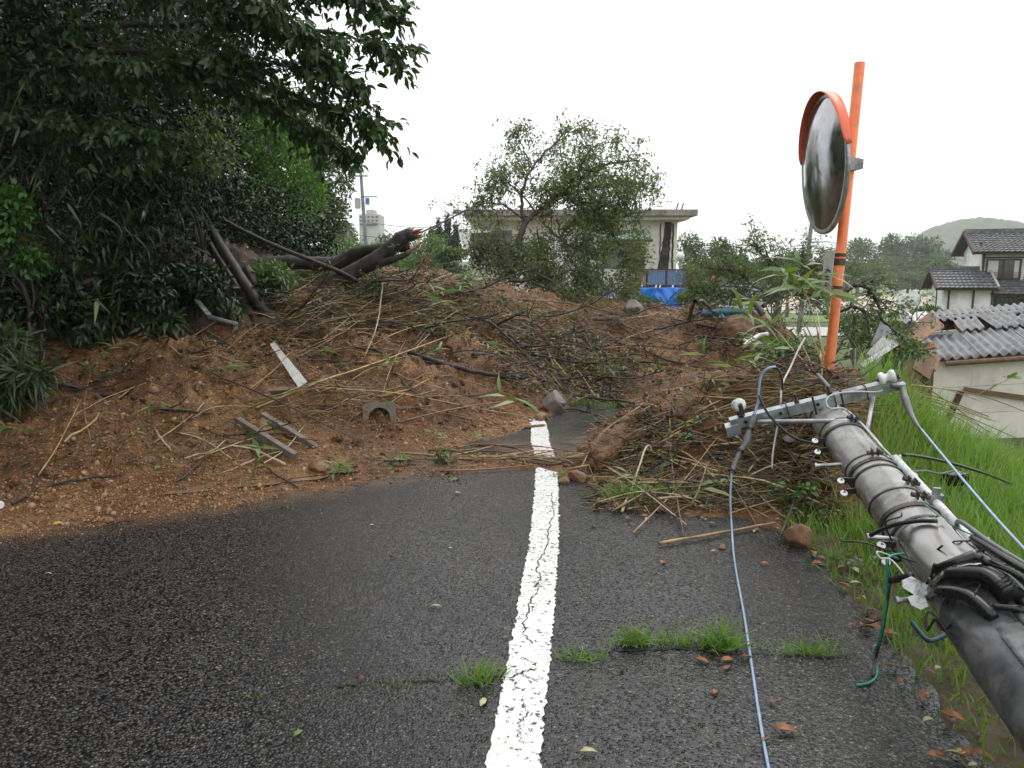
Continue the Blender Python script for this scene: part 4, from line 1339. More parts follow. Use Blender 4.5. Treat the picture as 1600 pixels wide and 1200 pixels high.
# concrete drain channels
def u_channel(lbl, c, fwd, up, L, W=.30, H=.26, th=.05, name='drain_channel'):
    c, f_, u_ = Vector(c), Vector(fwd).normalized(), Vector(up)
    u_ = (u_ - f_ * f_.dot(u_)).normalized()
    r_ = f_.cross(u_)
    n = 8
    outer = [(-W / 2, H), (-W / 2, .03), (-W / 2 + .03, 0), (W / 2 - .03, 0), (W / 2, .03), (W / 2, H)]
    inner = [(W / 2 - th, H)] + [(W / 2 - th - (W / 2 - th) * (1 - math.cos(a)), th + .10 - .10 * math.sin(a)) for a in np.linspace(0, math.pi / 2, n)] + \
            [(-(W / 2 - th) + (W / 2 - th) * (1 - math.cos(a)), th + .10 - .10 * math.sin(a)) for a in np.linspace(math.pi / 2, 0, n)][1:] + [(-W / 2 + th, H)]
    prof = outer + inner
    k = len(prof)
    v = [c + r_ * x + u_ * y for x, y in prof] + [c + f_ * L + r_ * x + u_ * y for x, y in prof]
    faces = [(i, (i + 1) % k, k + (i + 1) % k, k + i) for i in range(k)]
    me = MB().add(v, faces)
    # end rings as quads/tris fan between outer and inner walls
    o_i = len(outer)
    def ring(off, flip):
        q = []
        oi = list(range(o_i)); ii = list(range(k - 1, o_i - 1, -1))
        a, b = 0, 0
        while a < len(oi) - 1 or b < len(ii) - 1:
            fa, fb = (a + 1) / (len(oi) - 1) if a < len(oi) - 1 else 9, (b + 1) / (len(ii) - 1) if b < len(ii) - 1 else 9
            if fa <= fb:
                t = (oi[a] + off, oi[a + 1] + off, ii[b] + off); a += 1
            else:
                t = (oi[a] + off, ii[b + 1] + off, ii[b] + off); b += 1
            q.append(t[::-1] if flip else t)
        return q
    me.f += ring(0, True) + ring(k, False)
    return tag(me.build(name, M['old_concrete']), lbl, 'drain channel')
q = surf(591, 655)
u_channel('grey concrete drain channel upside down with its open end facing the road', q + Vector((0, .02, .155)), (-.12, 1, -.22), (.06, 0, -1), .55)
q0, q1 = surf(400, 672), surf(476, 706)
u_channel('grey concrete drain channel half buried with two parallel walls showing', q1 + Vector((-.02, .0, -.225)), (q0 - q1) + Vector((0, .1, .03)), (.05, -.05, 1), .75, W=.30)
q0 = surf(430, 622)
u_channel('tilted broken drain channel below the white plank', q0 + Vector((-.15, .12, -.22)), (1, .35, .02), (-.1, -.55, .8), .42, W=.28)

# planks, gutters, sheets
def plank(name, a, b, w, th, mat, lbl, up=(0, 0, 1), cat='plank'):
    return tag(MB().bar(a, b, w, th, up=up).build(name, M[mat]), lbl, cat)
def front(px, py, off):
    q = surf(px, py)
    return q + (Vector((0, 0, EYE)) - q).normalized() * off
qa, qb = front(426, 537, .34), front(474, 602, .20)
v = []
n_ = 9
for i in range(n_):
    t = i / (n_ - 1)
    p = qa.lerp(qb, t) + (Vector((0, 0, EYE)) - qa).normalized() * .12 * math.sin(math.pi * t)
    w = .050 * (0.5 + .5 * t) * (1 + .05 * math.sin(i * 2.3))
    s = Vector((.86, .05, .50))
    for dz in (0, .018):
        for sg in (-1, 1):
            v.append(p + s * w * sg + Vector((-.1, -.85, .4)) * dz)
f = [(0, 1, 3, 2), (4 * (n_ - 1), 4 * (n_ - 1) + 2, 4 * (n_ - 1) + 3, 4 * (n_ - 1) + 1)]
for i in range(n_ - 1):
    o_ = 4 * i
    f += [(o_, o_ + 4, o_ + 5, o_ + 1), (o_ + 2, o_ + 3, o_ + 7, o_ + 6), (o_, o_ + 2, o_ + 6, o_ + 4), (o_ + 1, o_ + 5, o_ + 7, o_ + 3)]
tag(MB().add(v, f).build('plank', M['white_wood']), 'splintered white painted plank standing out of the mud', 'plank')
plank('board', P(493, 598, 7.5), P(516, 618, 7.35), .05, .015, 'dull_plate', 'short grey strip sticking out right of the white plank', cat='board')
plank('board', P(307, 468, 7.7), P(326, 492, 7.5), .05, .012, 'dull_plate', 'grey metal strip under the forest edge', cat='board')
tag(MB().tube(catmull([P(326, 495, 7.55), P(345, 500, 7.5), P(372, 507, 7.5)], 4), .022, 8).build('pipe', M['grey_sleeve']), 'grey pipe continuing from the metal strip under the forest edge', 'pipe')

def gutter(a, b, w, mat, lbl, twist=0.0):
    a, b = Vector(a), Vector(b)
    d = (b - a).normalized()
    x = d.cross(Vector((0, 0, 1))).normalized(); z = x.cross(d)
    x2 = x * math.cos(twist) + z * math.sin(twist); z2 = d.cross(x2)
    v, f = [], []
    k = 9
    for p in (a, a.lerp(b, .5) + z * .02, b):
        for i in range(k):
            an = math.pi * i / (k - 1)
            v.append(p + x2 * math.cos(an) * w + z2 * math.sin(an) * w * .9)
    for s in range(2):
        for i in range(k - 1):
            f.append((s * k + i, s * k + i + 1, (s + 1) * k + i + 1, (s + 1) * k + i))
    o = MB().add(v, f).build('gutter', M[mat])
    sm_ = o.modifiers.new('thick', 'SOLIDIFY'); sm_.thickness = .006
    return tag(o, lbl, 'gutter')
gutter(P(1094, 480, 12.0), P(1150, 504, 11.6), .045, 'teal_metal', 'dark teal gutter sloping down right on the far slope', .5)
gutter(P(1095, 491, 11.9), P(1164, 487, 11.8), .060, 'teal_metal', 'teal gutter lying level on the far slope', 1.5)
gutter(P(1129, 494, 11.5), P(1140, 516, 11.3), .065, 'teal_metal', 'short bright teal gutter end hanging down', 1.2)
tag(MB().tube([P(1163, 540, 9.5), P(1176, 530, 9.6), P(1186, 524, 9.7), P(1200, 522, 9.7)], .028, 8).build('pipe', M['white_pipe']), 'bent pale pipe behind the near heap', 'pipe')
tag(MB().tube([P(1100, 635, 6.2), P(1112, 628, 6.2), P(1122, 620, 6.25)], .010, 8).build('pipe', M['white_pipe']), 'thin white tube on top of the near heap', 'pipe')
tag(MB().tube([P(1162, 531, 9.9), P(1182, 540, 9.8)], .02, 8).build('pipe', M['white_wood']), 'short white stick by the root plate', 'pipe')

# plastic cap at the left edge
c_ = surf(0, 797)
bt = thing('bottle', 'clear bottle end with pale ring on the gravel at the left edge', 'bottle', c_)
ax_ = Vector((.75, -.62, .1)).normalized()
MB().lathe([(.030, -.20), (.038, -.18), (.038, -.04), (.030, -.01), (.022, 0.0)], c_ + Vector((0, 0, .03)), ax_, 24).build('body', M['dark_cover'], bt, True)
MB().lathe([(.014, 0), (.024, .001), (.026, .006), (.022, .012), (.013, .010)], c_ + Vector((0, 0, .03)), ax_, 24).build('neck_ring', M['porcelain'], bt, True)

# ---- bamboo canes
def cane(pix, r, mat, lbl, grp, seed, lift=.02):
    pts = lay(pix, lift, k=4)
    if grp and (pts[-1] - pts[0]).length > 2.4 or max((b - a).length for a, b in zip(pts[:-1], pts[1:])) > .8:
        return None
    rr = random.Random(seed)
    rad = []
    for i in range(len(pts)):
        rad.append(r * (1 - .45 * i / len(pts)) * (1.18 if i % 3 == 1 else .95))
    pts = rugged(pts, r * .35, seed)
    return tag(MB().tube(pts, rad, 6).build('bamboo_cane', M[mat], smooth=True), lbl, 'bamboo cane', grp)
SPEC = [
    ([(400, 642), (500, 600), (600, 566), (738, 523, .1)], .013, 'cane_tan', 'long tan cane rising right across the left slope from the drain channels'),
    ([(395, 640), (470, 608), (560, 580)], .009, 'cane_olive', 'olive cane just below the white plank'),
    ([(100, 695), (150, 660), (205, 610)], .011, 'cane_tan', 'pale cane leaning up right alone on the left slope'),
    ([(220, 570), (300, 530), (340, 515, .1)], .009, 'cane_brown', 'brown cane high on the left slope under the shrubs'),
    ([(1030, 854), (1100, 842), (1210, 822)], .0095, 'cane_tan', 'single tan cane lying on the asphalt below the heap'),
    ([(965, 704), (1050, 722), (1120, 740), (1186, 756)], .0085, 'cane_pale', 'long pale cane sloping down right on the near heap'),
    ([(975, 695), (1040, 712), (1120, 736)], .0075, 'cane_tan', 'tan cane just above the long pale one on the near heap'),
    ([(972, 802, .01), (990, 768, .06), (1010, 722, .12), (1020, 718, .05)], .010, 'cane_pale', 'bent pale cane standing over the grass tuft at the heap foot'),
    ([(1078, 795, .01), (1095, 770, .06), (1105, 745, .1)], .010, 'cane_olive', 'olive cane leaning upright in the near heap front'),
    ([(545, 655), (620, 640), (700, 650), (790, 672)], .008, 'cane_brown', 'thin cane bowed across the mud right of the upturned channel'),
    ([(500, 610), (620, 618), (740, 640), (830, 655)], .008, 'cane_tan', 'long thin cane sagging from the left slope to the far road patch'),
    ([(430, 560), (560, 545), (640, 535), (700, 522)], .009, 'cane_brown', 'brown cane lying level across the upper left slope'),
    ([(570, 560), (590, 535, .2), (600, 498, .45)], .008, 'cane_pale', 'white bent cane standing up in the straw on the left slope'),
    ([(1085, 650), (1140, 625), (1200, 612)], .012, 'cane_olive', 'olive cane rising right on top of the near heap'),
    ([(1130, 618), (1220, 604), (1300, 596)], .011, 'cane_brown', 'brown cane lying level behind the crossarm'),
    ([(930, 660), (1000, 676), (1110, 690)], .006, 'cane_brown', 'thin brown cane over the top of the muddy clod'),
    ([(905, 740), (940, 700, .12), (1000, 664, .15)], .007, 'cane_tan', 'thin tan cane leaning on the muddy clod'),
    ([(445, 730), (400, 708), (360, 700)], .012, 'cane_pale', 'short pale cane piece in the washed up litter'),
    ([(242, 672), (252, 695, .05), (268, 708)], .010, 'cane_pale', 'bent pale reed hook in the washed up litter'),
    ([(690, 740), (760, 737), (840, 730)], .008, 'dead_leaf', 'reddish stick lying across the road beside the white line'),
]
for i, (pix, r, mt, lbl) in enumerate(SPEC):
    cane(pix, r, mt, lbl, None, i)
COLW = {'cane_tan': 'tan', 'cane_brown': 'brown', 'cane_olive': 'olive', 'cane_dark': 'dark', 'cane_pale': 'pale'}
def where(lbl, mt, L, rng, ang, x, y, box):
    """length, colour, slant and place words for one cane"""
    lw = 'long' if L > rng[0] + .62 * (rng[1] - rng[0]) else 'short' if L < rng[0] + .3 * (rng[1] - rng[0]) else ''
    sw = 'lying level' if abs(ang) < 9 else 'rising right' if 0 < ang < 70 else 'falling right' if -70 < ang < 0 else 'steep'
    h = ('left', 'middle', 'right')[min(2, int(3 * (x - box[0]) / (box[2] - box[0])))]
    v = ('upper', 'lower')[min(1, int(2 * (y - box[1]) / (box[3] - box[1])))]
    return ' '.join(f"{lw} {COLW[mt]} {lbl[0]} {sw} {v} {h} in {lbl[1]}".split())
def cane_field(n, box, ang, spread, len_px, lift, rad, mats, lbl, grp, seed, steep=0.0):
    rr = random.Random(seed)
    for i in range(n):
        x, y = rr.uniform(box[0], box[2]), rr.uniform(box[1], box[3])
        a = math.radians(ang + rr.gauss(0, spread))
        L = rr.uniform(*len_px) / 2
        dx, dy = math.cos(a) * L, -math.sin(a) * L
        pm = (x + rr.uniform(-14, 14), y + rr.uniform(-9, 9), rr.uniform(*lift))
        p0 = (x - dx, y - dy, rr.uniform(*lift) * .4)
        p1 = (x + dx, y + dy, rr.uniform(*lift) + steep * rr.random())
        mt = rr.choice(mats)
        cane([p0, pm, p1], rr.uniform(*rad), mt, where(lbl, mt, L * 2, len_px, math.degrees(a), x, y, box), grp, seed * 1000 + i)
cane_field(105, (440, 425, 740, 520), 12, 20, (90, 300), (.02, .16), (.003, .008), ['cane_tan', 'cane_brown', 'cane_olive', 'cane_tan', 'cane_pale', 'cane_brown'], ('dry cane', 'the tangle below the snapped trunk'), 'canes below the snapped trunk', 1)
cane_field(40, (330, 520, 760, 650), 10, 22, (70, 260), (.01, .08), (.004, .009), ['cane_tan', 'cane_brown', 'cane_olive', 'cane_dark'], ('thin cane', 'the left mud slope'), 'canes on the middle left slope', 2)
cane_field(55, (790, 520, 980, 625), -32, 24, (50, 170), (.02, .14), (.006, .012), ['cane_tan', 'cane_brown', 'cane_olive', 'cane_dark'], ('dry cane', 'the dark hollow'), 'canes in the hollow', 3)
cane_field(80, (950, 655, 1260, 790), -6, 32, (50, 210), (.01, .07), (.004, .009), ['cane_tan', 'cane_brown', 'cane_dark', 'cane_olive', 'cane_tan', 'cane_pale'], ('broken cane', 'the near right heap'), 'canes on the near heap', 4)
cane_field(22, (1090, 590, 1330, 640), 4, 16, (80, 240), (.01, .08), (.005, .010), ['cane_tan', 'cane_brown', 'cane_olive'], ('dry cane', 'the straw behind the crossarm'), 'canes behind the crossarm', 5)
cane_field(12, (60, 560, 330, 690), 20, 40, (50, 160), (.01, .05), (.004, .008), ['cane_brown', 'cane_tan', 'cane_dark'], ('thin cane', 'the bare far left slope'), 'canes on the bare left slope', 6)
cane_field(14, (700, 702, 880, 722), 0, 8, (60, 170), (.005, .04), (.004, .008), ['cane_brown', 'cane_dark', 'cane_tan'], ('wet cane', 'the drift across the line'), 'canes in the drift across the line', 7)
cane_field(12, (250, 680, 460, 740), 5, 30, (50, 130), (.01, .05), (.005, .010), ['cane_brown', 'cane_dark', 'cane_pale'], ('wet cane', 'the litter by the puddle'), 'canes by the puddle', 8)
cane_field(34, (820, 470, 1160, 540), -12, 22, (60, 190), (.02, .10), (.008, .014), ['cane_dark', 'cane_brown', 'cane_tan', 'cane_dark'], ('stick', 'the far mud crest'), 'sticks on the far crest', 9)
# upright stalks by the post and canes leaning towards the shed
for i, (a, b) in enumerate((((1296, 598), (1225, 440)), ((1298, 598), (1262, 470)), ((1290, 600), (1232, 500)), ((1302, 600), (1246, 425)), ((1285, 596), (1205, 510)), ((1296, 604), (1275, 480)))):
    q0 = surf(a[0] - 6 * i % 17, a[1]); q1 = P(b[0], b[1], 5.9 + .1 * i)
    tag(MB().tube(rugged([q0.lerp(q1, t) + Vector((.02 * math.sin(3 * t), 0, 0)) for t in np.linspace(0, 1, 7)], .006, i), lerp_list(.0075, .003, 7), 6).build('bamboo_cane', M['cane_tan']), ['longest', 'steep', 'short', 'slanting', 'most slanting', 'nearest'][i] + ' thin tan stalk standing up left of the orange post foot', 'bamboo cane', 'stalks by the orange post')
rr = random.Random(77)
for i in range(26):
    x0, y0 = rr.uniform(1320, 1450), rr.uniform(590, 625)
    L, a = rr.uniform(80, 210), math.radians(rr.uniform(-38, -8))
    q0 = P(x0, y0, rr.uniform(6.2, 7.2)); q1 = P(x0 + math.cos(a) * L, y0 - math.sin(a) * L, rr.uniform(6.6, 7.6))
    q0.z = max(q0.z, hz(q0.x, q0.y) + .02)
    mid = q0.lerp(q1, .5) + Vector((0, 0, rr.uniform(0, .06)))
    tag(MB().tube(catmull([q0, mid, q1], 4), lerp_list(rr.uniform(.006, .010), .003, 9), 6).build('bamboo_cane', M[rr.choice(['cane_olive', 'cane_tan', 'cane_tan', 'cane_brown'])], smooth=True),
        ('long' if L > 150 else 'short') + [' cane slanting gently', ' cane slanting steeply'][int(a < -.4)] + ' before the wrecked shed, ' + ['starting behind the crossarm end', 'starting left of the shed corner', 'starting under the shed corner'][min(2, int((x0 - 1320) / 44))], 'bamboo cane', 'canes in front of the shed')

# ---- torn leafy branches lying in the slide, each a thing
def torn_branch(px, py, L, ang, r, nl, leaf, lbl, seed, lift=.06, bark='bark_dark', leafL=(.05, .09)):
    r_ = random.Random(seed)
    c = surf(px, py, lift)
    o = thing('torn_branch', lbl, 'branch', c)
    a = math.radians(ang)
    d = Vector((math.cos(a), math.sin(a) * .8, r_.uniform(-.05, .25)))
    pts = [c]
    for k in range(7):
        d = (d + Vector((r_.gauss(0, .22), r_.gauss(0, .22), r_.gauss(-.02, .14)))).normalized()
        q = pts[-1] + d * L / 7
        q.z = max(q.z, hz(q.x, q.y) + r * .8 + r_.uniform(0, .03))
        pts.append(q)
    MB().tube(catmull(pts, 3), lerp_list(r, r * .3, 22), 7).build('stem', M[bark], o, True)
    Pn, D = [], []
    for k in range(9):
        i = r_.randrange(1, 8)
        e = pts[i] + Vector((r_.gauss(0, .5), r_.gauss(0, .5), abs(r_.gauss(.15, .35)))).normalized() * L * r_.uniform(.15, .42)
        e.z = max(e.z, hz(e.x, e.y) + .01)
        mid = pts[i].lerp(e, .5) + Vector((r_.gauss(0, .03), r_.gauss(0, .03), r_.gauss(.01, .03)))
        tp_ = catmull([pts[i], mid, e], 3)
        MB().tube(tp_, lerp_list(r * .4, .002, 7), 5).build('twig', M[bark], o, True)
        for j in range(nl):
            q = tp_[r_.randrange(2, 7)]
            Pn.append([q.x + r_.gauss(0, .03), q.y + r_.gauss(0, .03), q.z + r_.gauss(0, .02)])
            D.append([r_.gauss(0, .6), r_.gauss(0, .6), r_.uniform(-.7, .4)])
    if Pn:
        LL = np.array([r_.uniform(*leafL) for _ in Pn])
        V_, F_ = leaves(np.array(Pn), np.array(D), LL, LL * .42, 'broad')
        V_[:, 2] = np.maximum(V_[:, 2], top_h(V_[:, 0], V_[:, 1]) + .004)
        tag(np_mesh('leaf_spray', V_, F_, M[leaf], o), kind='stuff')
foliage('leaf_torn', [(.07, .13, .035), (.10, .17, .05), (.14, .21, .075), (.05, .09, .03), (.13, .10, .05)], rough=0.36, trans=0.25)
TBR = [(690, 470, 1.5, -35, .020, 5, 'at the crest left of the leaning tree'), (730, 500, 1.4, -40, .022, 4, 'running down from the crest into the hollow'), (770, 520, 1.3, -35, .018, 6, 'over the left rim of the hollow'), (800, 545, 1.3, -30, .020, 6, 'in the upper left of the hollow'),
       (830, 560, 1.2, -28, .018, 7, 'in the heart of the hollow'), (860, 540, 1.2, 10, .014, 7, 'across the top of the hollow'), (900, 575, 1.2, -30, .018, 5, 'in the right of the hollow'), (870, 600, 1.0, -10, .016, 4, 'low in the hollow above the road patch'), (930, 600, .9, -20, .016, 3, 'at the lower right end of the hollow'),
       (840, 500, 1.5, -8, .016, 4, 'on the far crest left of the grey slab'), (930, 505, 1.6, -6, .018, 3, 'on the far crest in the middle'), (1010, 520, 1.5, -10, .018, 2, 'on the reddish far face'), (1060, 545, 1.3, -4, .014, 1, 'low on the reddish far face'), (1080, 500, 1.2, 20, .016, 2, 'left of the teal gutters'),
       (960, 545, 1.3, -22, .014, 2, 'on the far face right of the hollow'), (560, 450, 1.2, 15, .016, 5, 'in the tangle under the snapped trunk'), (620, 460, 1.2, 5, .014, 5, 'in the tangle right of the snapped trunk'), (500, 480, 1.1, 25, .014, 4, 'in the tangle beside the leaning trunks'), (450, 500, 1.0, -20, .014, 4, 'at the foot of the leaning trunks'),
       (580, 510, 1.1, -15, .012, 3, 'low in the straw tangle'), (660, 520, 1.2, -20, .014, 3, 'below the crest on the left slope'), (700, 560, 1.1, -18, .010, 1, 'on the bare mud left of the hollow'), (1150, 600, .9, 8, .012, 3, 'behind the left insulator'), (1200, 560, 1.0, 40, .012, 5, 'behind the pale wire'), (1250, 560, 1.0, 100, .012, 6, 'left of the orange post foot'),
       (1040, 660, .8, -10, .010, 2, 'on top of the near heap'), (1110, 720, .8, 5, .010, 2, 'on the face of the near heap'), (1190, 740, .7, -5, .010, 3, 'at the right end of the near heap'), (1000, 750, .6, -15, .008, 2, 'low on the left of the near heap'), (350, 690, .7, 5, .010, 2, 'in the washed up litter by the puddle'), (300, 560, .8, 10, .010, 3, 'on the left slope under the shrubs'), (120, 620, .8, 5, .010, 2, 'on the bare slope at far left'), (600, 730, .5, 10, .008, 6, 'at the wet road edge')]
for i, (px, py, L, an, r, nl, w) in enumerate(TBR):
    torn_branch(px, py, L, an, r, nl, 'leaf_torn' if i % 3 else 'litter_leaf', ('dark torn branch with small leaves ' if nl > 2 else 'dark bare torn branch ') + w, 900 + i, lift=.05)

# ---- straw, dead leaves and twigs: uncountable litter
def litter_points(n, poly_box, dens=None):
    """random points of the slide inside a photo box"""
    x0, y0, x1, y1 = poly_box
    out = []
    px = RNG.uniform(x0, x1, n); py = RNG.uniform(y0, y1, n)
    # coarse lookup grid of the seen surface
    gx, gy = np.linspace(x0, x1, 16), np.linspace(y0, y1, 12)
    T_ = np.array([[list(surf(a, b)) for a in gx] for b in gy])
    fx = (px - x0) / (x1 - x0) * 15; fy = (py - y0) / (y1 - y0) * 11
    ix, iy = np.minimum(fx.astype(int), 14), np.minimum(fy.astype(int), 10)
    tx, ty = (fx - ix)[:, None], (fy - iy)[:, None]
    Q = (T_[iy, ix] * (1 - tx) + T_[iy, ix + 1] * tx) * (1 - ty) + (T_[iy + 1, ix] * (1 - tx) + T_[iy + 1, ix + 1] * tx) * ty
    Q[:, 2] = top_h(Q[:, 0], Q[:, 1])
    keep = RNG.uniform(0, 1, n) < np.clip(.42 + 2.4 * fbm(Q[:, 0] * 1.25, Q[:, 1] * 1.25, 3, 301), .05, 1)
    return Q[keep]
def flat_dirs(n, ang, spread, rise=.25):
    a = np.radians(ang + RNG.normal(0, spread, n))
    flip = RNG.choice([-1, 1], n)
    return np.stack([np.cos(a) * flip, np.sin(a) * .9 * flip, RNG.normal(0.06, rise, n)], 1)
sb, lbm, bbl = LB(), LB(), LB()
for n, box, ang, spr, L, W, lift, rise in (
        (6500, (430, 405, 780, 530), 25, 38, (.08, .45), (.003, .009), .11, .24),
        (3600, (330, 510, 800, 670), 15, 50, (.05, .30), (.003, .007), .02, .15),
        (4200, (760, 490, 1000, 635), -35, 40, (.08, .35), (.005, .010), .08, .25),
        (7500, (925, 640, 1300, 800), -5, 50, (.05, .26), (.003, .008), .03, .22),
        (2600, (1090, 570, 1340, 650), 0, 35, (.06, .35), (.004, .008), .05, .2),
        (1500, (690, 698, 900, 726), 0, 35, (.03, .16), (.003, .007), .012, .15),
        (4200, (800, 465, 1220, 570), -10, 50, (.08, .32), (.005, .010), .04, .25),
        (1200, (230, 670, 480, 760), 0, 60, (.04, .18), (.003, .007), .015, .18),
        (1200, (0, 540, 340, 720), 10, 60, (.05, .22), (.003, .006), .015, .15)):
    Q = litter_points(n, box)
    n = len(Q)
    Q[:, 2] += RNG.uniform(0, lift, n)
    V_, F_ = leaves(Q, flat_dirs(n, ang, spr, rise), RNG.uniform(*L, n), RNG.uniform(*W, n), 'blade', droop=.35)
    sb.add(V_, F_)
for n, box, L, lift in ((2500, (330, 470, 790, 560), (.03, .08), .03), (1600, (0, 480, 420, 600), (.04, .09), .02), (5200, (800, 465, 1210, 600), (.03, .09), .06), (2600, (770, 500, 980, 630), (.04, .10), .10), (3600, (925, 640, 1300, 800), (.03, .08), .03),
                        (2200, (430, 410, 790, 530), (.04, .10), .09), (700, (0, 520, 420, 780), (.03, .07), .01), (450, (450, 690, 720, 755), (.03, .08), .01), (600, (1180, 480, 1330, 600), (.05, .1), .08)):
    Q = litter_points(n, box)
    n = len(Q)
    Q[:, 2] += RNG.uniform(0, lift, n)
    lbm.add(*leaves(Q, flat_dirs(n, 0, 90, .3), RNG.uniform(*L, n), RNG.uniform(*L, n) * .5, 'broad'))
tw = MB()
rt = random.Random(4)
for n, box, L, lift in ((420, (440, 405, 780, 530), (.15, .6), .16), (420, (770, 470, 1180, 630), (.15, .6), .12), (260, (930, 640, 1300, 800), (.1, .4), .06), (140, (330, 520, 780, 660), (.1, .5), .03), (120, (1090, 560, 1330, 640), (.15, .5), .15)):
    Q = litter_points(n, box)
    for q in Q:
        a = rt.uniform(0, 6.28); l_ = rt.uniform(*L)
        p0 = Vector(q) + Vector((0, 0, rt.uniform(0, lift)))
        d_ = Vector((math.cos(a), math.sin(a) * .7, rt.gauss(.08, .28)))
        p2 = p0 + d_ * l_
        p1 = p0.lerp(p2, .5) + Vector((rt.gauss(0, .1), rt.gauss(0, .1), rt.gauss(.02, .08))) * l_
        tw.tube([p0, p1, p2], [.0055 * rt.uniform(.5, 1.2), .004, .0018], 4, caps=False)
tag(tw.build('twig_litter', M['bark_dark']), 'dark thin twigs and roots tangled in the slide', kind='stuff')
tag(sb.build('straw_litter', M['straw']), 'tan straw and thin broken reeds over the slide', kind='stuff')
tag(lbm.build('leaf_litter', M['litter_leaf']), 'wet dead and green leaves caught in the slide', kind='stuff')

# ---- leafy bamboo sprigs: each a small thing
def sprig(px, py, n, L, lbl, lift=.03, d=None, mat='bamboo_leaf', spread=1.0, upw=.5, seed=0, cat='bamboo sprig', grp=None, W=.16):
    c = surf(px, py, lift) if d is None else P(px, py, d)
    rr = np.random.default_rng(seed + int(px * 7 + py))
    o = thing('bamboo_sprig', lbl, cat, c, grp)
    a = rr.uniform(0, 2 * math.pi)
    d0 = np.array([math.cos(a), math.sin(a) * .6, upw * rr.uniform(.3, 1)])
    st = [c + Vector(d0 * t * L * 1.6 * spread) - Vector((0, 0, .10 * t * t * L)) for t in np.linspace(-.3, 1, 7)]
    MB().tube(st, lerp_list(.004, .0015, 7), 5).build('stem', M['cane_olive'], o)
    tt = rr.uniform(0, 1, n)
    Q = np.array([list(c)] * n) + d0[None] * (tt * L * 1.6 * spread)[:, None]
    D = d0[None] * .6 + rr.normal(0, .75, (n, 3)) * np.array([1, .8, .45])
    LL = L * rr.uniform(.6, 1.1, n)
    V_, F_ = leaves(Q, D, LL, LL * W, 'lance', U=rr.normal(0, .5, (n, 3)) + np.array([0, -.3, 1.0]))
    V_[:, 2] = np.maximum(V_[:, 2], top_h(V_[:, 0], V_[:, 1]) + .004)
    if n <= 24:
        nv = len(LEAF_T['lance'][0]); nf = len(LEAF_T['lance'][1])
        for i in range(n):
            np_mesh('leaf', V_[i * nv:(i + 1) * nv], F_[:nf], M[mat + str(i % 3)], o)
    else:
        tag(np_mesh('leaf_spray', V_, F_, M[mat], o), kind='stuff')
    return o
SPRIGS = [(100, 478, 9, .30, 7.0, 'drooping pair of long bamboo leaves at the dark forest edge'), (45, 682, 10, .16, None, 'green leaf sprig on the bare gravel slope at far left'),
          (150, 560, 8, .18, None, 'small leaf sprig on the left slope below the shrubs'), (330, 582, 14, .16, None, 'bamboo leaves beside a green stem on the left slope'),
          (285, 645, 8, .20, None, 'broad pale bamboo leaf above the washed up litter'), (400, 742, 9, .22, None, 'wilted bamboo leaves at the puddle edge'),
          (195, 690, 8, .12, None, 'small green sprig beside the washed up litter'), (515, 655, 7, .16, None, 'upright green leaves left of the upturned channel'),
          (550, 740, 30, .10, None, 'heap of fresh green leaves at the wet road edge'), (600, 728, 24, .10, None, 'green leaf heap where the road meets the mud'),
          (520, 748, 22, .10, None, 'dark leaf heap beside the pinkish rock'), (640, 495, 10, .30, None, 'large pale bamboo leaf hanging in the straw'),
          (660, 560, 12, .18, None, 'bamboo leaves beside the crossing canes on the left slope'), (600, 575, 10, .20, None, 'bamboo leaf bunch above the upturned channel'),
          (700, 520, 16, .16, None, 'small green seedling on the bare mud'), (765, 545, 8, .20, None, 'yellowing leaf bunch at the rim of the hollow'),
          (850, 655, 6, .34, None, 'long green leaf lying on the far road patch edge'), (700, 690, 12, .12, None, 'green leaves in the drift left of the far road patch'),
          (735, 698, 8, .14, None, 'upright leaf pair in the drift across the road'), (890, 560, 36, .13, None, 'round leaved sprig in the middle of the hollow'),
          (860, 575, 30, .13, None, 'dark green sprig low in the hollow'), (930, 590, 16, .18, None, 'bamboo leaves over the straw in the hollow'),
          (1150, 570, 16, .26, 6.3, 'drooping bamboo leaves above the left insulator'), (1175, 585, 6, .26, 6.1, 'orange and pale bamboo leaves beside the drooping ones'),
          (1215, 515, 14, .30, 6.0, 'upright bamboo leaves left of the orange post'), (1255, 455, 22, .30, 5.4, 'long bamboo leaves hanging in front of the orange post'),
          (1240, 470, 14, .28, 5.6, 'grey green bamboo leaves left of the post straps'), (1290, 440, 9, .30, 5.3, 'bright bamboo leaves crossing the orange post'), (1210, 545, 24, .16, 6.2, 'small leafy stems behind the pale wire'),
          (1100, 690, 8, .14, None, 'pale leaf blades on the near heap'), (1120, 765, 6, .22, None, 'long drab leaf standing in the heap front'), (1135, 762, 6, .12, None, 'green round leaf pair in the heap front'),
          (1015, 765, 6, .16, None, 'pale folded leaf beside the grass tuft'), (1062, 782, 5, .22, None, 'broad olive leaf leaning on the heap front'),
          (560, 508, 16, .22, None, 'green leaves low in the straw tangle'), (700, 455, 40, .26, None, 'tuft of bamboo leaves on the crest right of the stump'), (660, 470, 34, .24, None, 'bamboo leaf tangle on the crest'), (740, 440, 40, .26, None, 'tan and green bamboo crown on the crest'),
          (480, 560, 8, .2, None, 'bamboo leaves above the white plank'), (1090, 545, 12, .14, None, 'small seedling on the reddish far mud'), (1540, 610, 8, .22, 7.4, 'bamboo leaf spray before the shed window')]
for i, (px, py, n, L, d, lbl) in enumerate(SPRIGS):
    sprig(px, py, n, L, lbl, d=d, seed=i)

